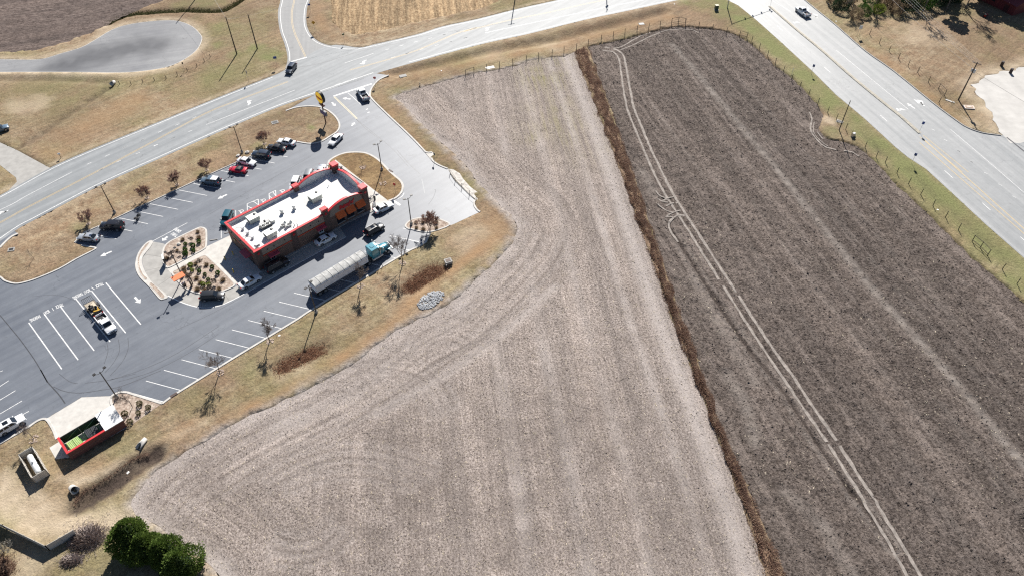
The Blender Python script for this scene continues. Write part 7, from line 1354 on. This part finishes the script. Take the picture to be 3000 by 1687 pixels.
MB().box((-.3, -1.45, 3.0), (.06, .06, 1.3)).build('board_bracket', plain('brown_sign_pole', (.06, .03, .025), .5), t)
# road signs
def sign(zn, x, y, h, shape, m, label, rz, back=None, two=False, z=.06):
    p = zn(x, y); t = thing('road_sign', label, 'sign', (p.x, p.y, z), rz)
    for s in ((-.35, .35) if two else (0,)): MB().tube((s, 0, 0), (s, 0, h), .035, .035, 6).build('post', M_galv, t)
    if shape == 'oct': pts = [(math.cos(math.pi / 8 + k * math.pi / 4) * .4, math.sin(math.pi / 8 + k * math.pi / 4) * .4) for k in range(8)]
    elif shape == 'dia': pts = [(0, -.6), (.6, 0), (0, .6), (-.6, 0)]
    elif shape == 'tri': pts = [(0, -.55), (.6, .4), (-.6, .4)]
    else: w_, hh = shape; pts = [(-w_ / 2, -hh / 2), (w_ / 2, -hh / 2), (w_ / 2, hh / 2), (-w_ / 2, hh / 2)]
    zc = h - .05; f = MB().slab([(a, -.04, zc + b) for a, b in pts], .03).build('sign_plate', m, t); MB().slab([(a * .99, -.03, zc + b * .99) for a, b in pts][::-1], .02).build('sign_back', back or M_galv, t); return t
M_sred = plain('sign_red', (.42, .015, .02), .4); M_sblue = plain('sign_blue', (.02, .06, .25), .4); M_syel = plain('sign_yellow', (.58, .30, .02), .4); M_swhite = plain('sign_white', (.68, .68, .66), .4)
sign(TB, 1612, 812, 2.4, 'oct', M_galv, 'grey backed stop sign at the lot exit kerb', math.pi, M_sred); sign(TB, 682, 632, 2.8, (.9, .7), M_sblue, 'blue sign on the verge left of the side street mouth', .3, M_sblue); sign(TB, 1042, 302, 2.9, 'dia', M_syel, 'yellow diamond warning sign beside the side street', .1, M_syel); sign(TB, 1318, 405, 2.6, (.7, .5), plain('sign_green', (.08, .11, .04), .5), 'small green sign at the junction corner by the tan field', .6)
sign(TB, 998, 122, 2.6, (.8, .6), M_sblue, 'bluish sign at the top of the side street', .2); sign(TB, 416, 772, 2.8, (.6, .75), M_sblue, 'edge-on sign at the highway verge below the bare poles', ANG + 1.4, M_sblue); sign(TA, 1746, 672, 2.4, (.4, .5), M_pole, 'dark narrow marker south of the turning circle', .8, M_pole)
sign(TD, 1182, 305, 2.8, (1.0, 1.1), M_swhite, 'white two-legged sign on the lawn right of the divided road', .15, two=True); sign(TD, 792, 622, 2.5, (.6, .75), M_sblue, 'dark sign on the left verge of the divided road', -.6, M_sblue); sign(TD, 1697, 1108, 2.5, (.6, .75), M_sblue, 'sign on the end of the median nose', -.5, M_sblue, z=.2); sign(TD, 1632, 1372, 2.6, (.6, .75), M_sblue, 'dark sign on the verge near the right picture edge', -.6, M_sblue)
sign(TD, 445, 62, 2.4, (.6, .6), M_sblue, 'sign on the far end of the median', .5, M_sblue, z=.2); sign(ZB, 2250, 868, 2.4, 'oct', M_sred, 'red sign on the east lawn island facing the drive through', -.5, M_sred, z=.17); sign(KE, 1236, 272, 2.2, 'oct', M_pole, 'dark backed sign behind the east kerb by the flume', 2.2, M_pole)
p = TD(625, 635); t = thing('marker_post', 'thin white marker post on the left verge of the divided road', 'marker post', (p.x, p.y, .06)); MB().tube((0, 0, 0), (0, 0, 1.9), .045, .045, 8).build('post', M_swhite, t); MB().lathe([(.09, 1.85), (.1, 2.0), (.04, 2.08)], 8).build('cap', M_swhite, t)
p = ZA(722, 258); t = thing('mailbox', 'white mailbox on a post beside the highway driveway', 'mailbox', (p.x, p.y, .06), .5); MB().box((0, 0, .55), (.1, .1, 1.1)).build('post', M_wood, t); mb = MB(); mb.box((0, 0, 1.2), (.55, .28, .2)); mb.build('box', M_swhite, t); MB().tube((-.275, 0, 1.3), (.275, 0, 1.3), .14, n=12).build('box_top', M_swhite, t)
# wire fences: posts are parts, strands strung between them
def wire_fence(label, pts, h, braces=(), strands=3, m=None, wm=None):
    P_ = [V2(p) for p in pts]; t = thing('wire_fence', label, 'fence', (P_[0].x, P_[0].y, .05)); o0 = P_[0]; me = cached(('fp', h), lambda: MB().tube((0, 0, -.1), (0, 0, h), .085, .075, 6).mesh('post', M_wood)); rr = random.Random(len(P_))
    for p in P_: o = link('post', me, t, (p.x - o0.x, p.y - o0.y, 0)); o.rotation_euler = (rr.uniform(-.04, .04), rr.uniform(-.04, .04), 0)
    for a, b in braces:
        for z in (h - .12, .35): A, B = P_[a] - o0, P_[b] - o0; MB().tube((A.x, A.y, z), (B.x, B.y, z), .055, n=6).build('brace_rail', M_wood, t)
    for k in range(strands):
        z = h * (.3 + .32 * k); MB().path([(p.x - o0.x, p.y - o0.y, z) for p in P_], .008, 3).build('wire_strand', plain('rusty_fence_wire', (.08, .065, .055), .95, spec=.1), t)
    return t
wire_fence('post and wire fence along the highway side of both fields', TC.L((205, 720), (285, 695), (405, 670), (525, 640), (652, 615), (778, 585), (895, 557), (1022, 527), (1134, 500), (1252, 472), (1362, 432), (1485, 388), (1598, 357), (1708, 331), (1822, 304), (1932, 282), (2040, 260), (2147, 232), (2213, 218), (2278, 231)), 1.9, ((0, 1), (17, 18), (18, 19)))
wire_fence('post and wire fence between the ploughed field and the divided road', TC.L((2278, 231), (2405, 262), (2532, 287)) + TD.L((80, 282), (190, 306), (250, 322), (292, 352), (355, 412), (425, 472), (490, 537), (558, 602), (625, 672), (695, 737), (770, 802), (845, 874), (928, 948), (1000, 1005), (1080, 1090)) + FB.L((1075, 108), (1178, 202), (1265, 250), (1375, 350), (1485, 450), (1600, 552), (1715, 657), (1833, 767), (1955, 882), (2085, 992), (2160, 1052), (2230, 1125), (2368, 1255), (2508, 1392), (2640, 1510)), 1.75, ((4, 5), (27, 28), (28, 29)))
wire_fence('post and wire fence on the lawn right of the divided road', TD.L((1280, 292), (1362, 367), (1442, 432), (1522, 495), (1602, 557), (1682, 612), (1772, 692), (1855, 752), (1908, 805), (1860, 868)), 1.75, ((7, 8),))
wire_fence('low wire fence south of the turning circle', TA.L((1130, 800), (1240, 802), (1350, 783), (1460, 767), (1570, 747), (1675, 717), (1770, 677), (1860, 632), (1930, 587), (1985, 542)), 1.0)
P_ = [V2(p) for p in KE.L((1600, 562), (1722, 742), (1880, 892), (2056, 1062), (2216, 1192))]; t = thing('pipe_barrier', 'dark pipe barrier at the broken east edge of the lot', 'barrier', (P_[0].x, P_[0].y, .05))
for p in P_: MB().tube((p.x - P_[0].x, p.y - P_[0].y, 0), (p.x - P_[0].x, p.y - P_[0].y, 1.35), .055, n=8).build('post', M_pipe, t)
for i in range(4):
    A, B = P_[i] - P_[0], P_[i + 1] - P_[0]; MB().tube((A.x, A.y, .12), (B.x, B.y, .12), .05, n=6).build('rail', M_pipe, t); MB().tube((A.x, A.y, 1.25), (B.x, B.y, 1.25), .02, n=5).build('rail', M_pipe, t)
# drains, boxes, pipes
p = ZD(1825, 840, .06); t = thing('drain_box', 'square concrete drain box with rusty grate beside the ditch', 'drain', p, ANG - .35); MB().box((0, 0, .28), (1.5, 1.3, .6)).build('concrete_box', M_conc_d, t); MB().box((0, 0, .6), (1.0, .8, .05)).build('grate_frame', M_black, t); [MB().box((-.4 + .16 * k, 0, .64), (.07, .75, .03)).build('grate_bar', plain('rusty_grate', (.16, .08, .05), .8), t) for k in range(6)]; MB().box((-.75, -.7, .2), (.15, .7, .4)).build('wing', M_conc_d, t)
def culvert(a, b, r, label):
    a, b = Vector(a), Vector(b); d = (b - a); L_ = d.length; t = thing('culvert_pipe', label, 'culvert', a, math.atan2(d.y, d.x), 'culvert ends'); mb = MB(); n = 16
    for k in range(n): q = 2 * math.pi * k / n; mb.v += [(0, math.cos(q) * r * .8, r * .6 + math.sin(q) * r * .8), (L_ * (1 - .45 * max(0, math.sin(q))), math.cos(q) * r * 1.15, r * .6 + math.sin(q) * r)]
    mb.f = [(2 * k, 2 * ((k + 1) % n), 2 * ((k + 1) % n) + 1, 2 * k + 1) for k in range(n)]; o = mb.build('pipe', M_conc, t, True); sm_ = o.modifiers.new('solid', 'SOLIDIFY'); sm_.thickness = .07
    mb = MB(); mb.add([(L_ * .3, math.cos(2 * math.pi * k / n) * r * .8, r * .6 + math.sin(2 * math.pi * k / n) * r * .75) for k in range(n)], [tuple(range(n))]); mb.build('dark_opening', M_black, t)
culvert(ZF(1725, 830, .1), ZF(1640, 960, -.3), .45, 'pale flared culvert at the upper end of the weedy basin'); culvert(ZG(850, 410, .1), ZG(915, 470, -.4), .6, 'pale flared culvert at the lower end of the weedy basin'); culvert(TA(1085, 780, .1), TA(1055, 815, -.2), .5, 'concrete culvert under the fence south of the turning circle')
def inlet(p, label, rz=0.0, w_=(1.3, .9)):
    t = thing('storm_drain', label, 'drain', (p.x, p.y, .0), rz, 'storm drains'); MB().box((0, 0, .06), (w_[0] + .4, w_[1] + .4, .22)).build('concrete_collar', M_conc_d, t); MB().box((0, 0, .175), (w_[0], w_[1], .02)).build('grate', M_black, t)
inlet(TB(1870, 722), 'storm drain with pale collar on the verge right of the exit', .4, (1.6, .9)); inlet(TB(662, 1160), 'dark storm drain on the sign end of the north verge', .5); inlet(ZA(135, 1338), 'round-edged drain at the west end of the north verge', .3, (.9, .7)); inlet(TC(1865, 232), 'dark drain opening in the swale beside the highway fence', .2, (1.3, .9)); inlet(TD(1030, 1025), 'dark culvert opening by the short bare pole', -.6, (1.2, .7))
for zn, x, y, rz, lb in ((BB, 1605, 450, -.75, 'dark kerb inlet on the east lawn island'), (ZF, 2052, 312, ANG, 'dark kerb inlet at the west end of the south kerb')):
    o = MB().box((0, 0, .12), (1.3, .5, .16)).build('kerb_inlet', plain('dark_brown_iron', (.07, .045, .04), .7)); p = zn(x, y); o.location = (p.x, p.y, 0.0); o.rotation_euler = (0, 0, rz); tag(o, lb, 'drain', 'kerb inlets')
p = TC(2570, 95, .06); t = thing('transformer_cabinet', 'dark green utility cabinet beside the traffic signal', 'cabinet', p, .2); MB().box((0, 0, .75), (1.0, .9, 1.4)).build('cabinet', plain('dark_green_paint', (.03, .06, .045), .5), t); MB().box((0, 0, 1.48), (1.1, 1.0, .08)).build('lid', plain('tan_cabinet_top', (.4, .37, .25), .6), t); MB().box((0, 0, .04), (1.4, 1.3, .1)).build('pad', M_conc_d, t)
p = TD(1140, 1150, .06); t = thing('utility_pedestal', 'grey utility box with wires by the fence near the short pole', 'utility box', p, .5); MB().box((0, 0, .6), (.7, .5, 1.1)).build('box', M_galv, t); MB().box((.6, .1, .3), (.4, .4, .6)).build('box', M_hvac, t); MB().tube((-.3, .4, 0), (-.3, .4, 1.9), .05, n=6).build('stake', M_wood, t)
p = TB(2030, 805, .07); t = thing('fire_hydrant', 'small pale hydrant at the corner of the stubble field', 'hydrant', p); MB().lathe([(.16, 0), (.16, .08), (.11, .1), (.11, .55), (.15, .58), (.13, .7), (.04, .78)], 12).build('barrel', plain('hydrant_paint', (.5, .42, .3), .5), t); MB().tube((-.2, 0, .45), (.2, 0, .45), .06, n=8).build('outlet', plain('hydrant_paint', (.5, .42, .3), .5), t)
p = TC(438, 640, .08); t = thing('fallen_board', 'white sheet of board lying at the field fence', 'board', p, .35); MB().box((.2, 0, .03), (1.9, 1.1, .05)).build('sheet', plain('white_board', (.75, .75, .74), .6), t); MB().box((-1.0, .1, .03), (.5, .9, .04)).build('torn_strip', MATS['white_board'], t)
for i, (x, y, lb) in enumerate(((2385, 555, 'left'), (2460, 615, 'right'))):
    p = TD(x, y, .06); t = thing('metal_drum', 'dark upright drum on the lawn above the gravel yard, the %s one' % lb, 'drum', p, 0, 'drums on the lawn'); MB().lathe([(.42, 0), (.44, .04), (.42, .08), (.42, .6), (.44, .64), (.42, .7), (.42, 1.3), (.44, 1.34)], 16).build('drum', plain('rusty_dark_drum', (.035, .022, .02), .7), t); MB().lathe([(.38, 1.3), (.38, 1.31)], 14).build('drum_opening', M_black, t)
p = TD(2112, 905, .06); t = thing('concrete_sign_base', 'pale rectangular concrete base with brown lettering panel by the pole', 'sign base', p, -.1); MB().box((0, 0, .12), (2.6, 1.6, .24)).build('slab', plain('pale_pink_concrete', (.6, .52, .46), .8), t); MB().box((0, 0, .27), (1.9, 1.0, .06)).build('panel', plain('brown_panel', (.38, .26, .18), .7), t); MB().box((0, 0, .31), (1.2, .5, .03)).build('panel_inset', plain('pale_pink_concrete', (.6, .52, .46), .8), t)
p = TD(1945, 848, .07); t = thing('concrete_slab', 'pale broken concrete strip on the lawn by the fence brace', 'slab', p, -.75); MB().box((0, 0, .05), (1.7, .5, .1)).build('slab', M_conc, t); MB().box((1.2, .1, .05), (.5, .4, .1)).build('broken_end', M_conc, t)
# litter of pale stones and paper on the grass
for i, (zn, x, y, lb) in enumerate(((ZH, 1280, 735, 'white scrap of paper beside the middle bare tree'), (ZG, 1510, 228, 'white scrap lying in the weedy basin'), (TC, 2175, 42, 'white scrap on the verge below the junction'), (TD, 938, 36, 'small pinkish scrap right of the divided road'), (TB, 2232, 672, 'white scrap near the start of the field fence'), (TD, 1000, 182, 'white scrap at the right kerb of the divided road'), (FB, 1762, 693, 'white scrap along the field fence'))):
    o = link('paper_scrap', cached('scrap', lambda: MB().add([(-.22, -.15, .02), (.2, -.18, .06), (.24, .14, .02), (-.05, .2, .1), (-.24, .1, .03)], [(0, 1, 2, 3, 4)]).mesh('paper_scrap', plain('white_paper', (.75, .74, .72), .8))), None, zn(x, y, .1), i); tag(o, lb, 'litter', 'litter')
# patio things at the east door
p = BB(1190, 1045, .18); t = thing('bicycle_rack', 'black looped rack by the south east pilaster', 'rack', p, ANG + .3); [MB().path([(-.5 + k * .35, -.35, 0), (-.5 + k * .35, -.35, .7), (-.5 + k * .35, 0, .9), (-.5 + k * .35, .35, .7), (-.5 + k * .35, .35, 0)], .035, 6).build('loop', M_black, t) for k in range(4)]; MB().box((0, 0, .03), (1.4, .08, .06)).build('foot_bar', M_black, t)
p = BB(1275, 1040, .18); o = MB().lathe([(.22, 0), (.25, .85), (.2, .95), (.08, 1.05)], 14).build('litter_bin', M_black); o.location = p; tag(o, 'small black litter bin on the east walk', 'bin')
p = BB(1265, 1165, .18); t = thing('sandwich_board', 'small white sandwich board with red print by the leaving sedan', 'sign', p, .6); MB().slab([(-.35, -.3, 0), (.35, -.3, 0), (.35, 0, .9), (-.35, 0, .9)], .03).build('board', M_swhite, t); MB().slab([(.35, .3, 0), (-.35, .3, 0), (-.35, 0, .9), (.35, 0, .9)], .03).build('board', M_swhite, t); MB().slab([(-.25, -.22, .3), (.25, -.22, .3), (.25, -.1, .66), (-.25, -.1, .66)], -.02).build('red_print', M_red, t)
# barn at the top right corner
M_barn = plain('dark_red_metal_siding', (.13, .018, .022), .6, vary=.12, scale=1.0); c0 = V2(TR(2290, 385)); dw = (V2(TR(1560, 20)) - c0).normalized(); dn = Vector((-dw.y, dw.x)); dn = dn if dn.y > 0 else -dn
t = thing('red_barn', 'dark red metal barn at the top right corner', 'barn', (c0.x, c0.y, .05), math.atan2(dn.y, dn.x) - math.pi / 2); sgn = 1 if Vector((math.cos(t.rotation_euler.z), math.sin(t.rotation_euler.z))).dot(dw) > 0 else -1
BL, BW, BH, BR = 14 * sgn, 9.0, 3.2, 4.8
mb = MB(); mb.add([(0, 0, 0), (BL, 0, 0), (BL, BW, 0), (0, BW, 0), (0, 0, BH), (BL, 0, BH), (BL, BW, BH), (0, BW, BH), (0, BW / 2, BR), (BL, BW / 2, BR)], [(0, 1, 5, 4), (2, 3, 7, 6), (0, 4, 8, 7, 3), (1, 2, 6, 9, 5)]); mb.build('wall', M_barn, t)
for s in (0, 1): y0 = -.4 if s == 0 else BW + .4; mb = MB().slab([(-.4 * sgn, y0, BH - .15), (BL + .4 * sgn, y0, BH - .15), (BL + .4 * sgn, BW / 2, BR + .05), (-.4 * sgn, BW / 2, BR + .05)], .08); mb.build('roof', plain('dark_red_metal_roof', (.16, .02, .026), .4, vary=.1), t)
for k in range(6): MB().box((BL * (.1 + .15 * k), -.02, BH / 2), (.08, .06, BH)).build('siding_rib', M_barn, t)
MB().box((BL * .2, -.04, 1.2), (1.6, .06, 2.2)).build('door', plain('dark_barn_door', (.05, .01, .012), .6), t); MB().box((BL * .55, -.05, 1.8), (1.2, .06, .8)).build('window', M_glass, t); MB().box((BL * .75, -1.3, 2.2), (4.0, 2.4, .1)).build('lean_to', plain('blue_grey_tin', (.12, .15, .22), .4), t)
for x in (.62, .88): MB().tube((BL * x, -2.4, 0), (BL * x, -2.4, 2.2), .06, n=6).build('lean_to_post', M_wood, t)
p = TR(1660, 400, .06); t = thing('garden_tractor', 'small red garden machine parked in front of the barn', 'machine', p, .8); MB().box((0, 0, .5), (1.3, .75, .5)).build('hood', M_sred, t); MB().box((-.55, 0, .85), (.5, .6, .3)).build('seat', M_trim, t); [add_wheel(t, x, s * .45, r_, .2) for x, r_ in ((-.5, .36), (.5, .24)) for s in (-1, 1)]
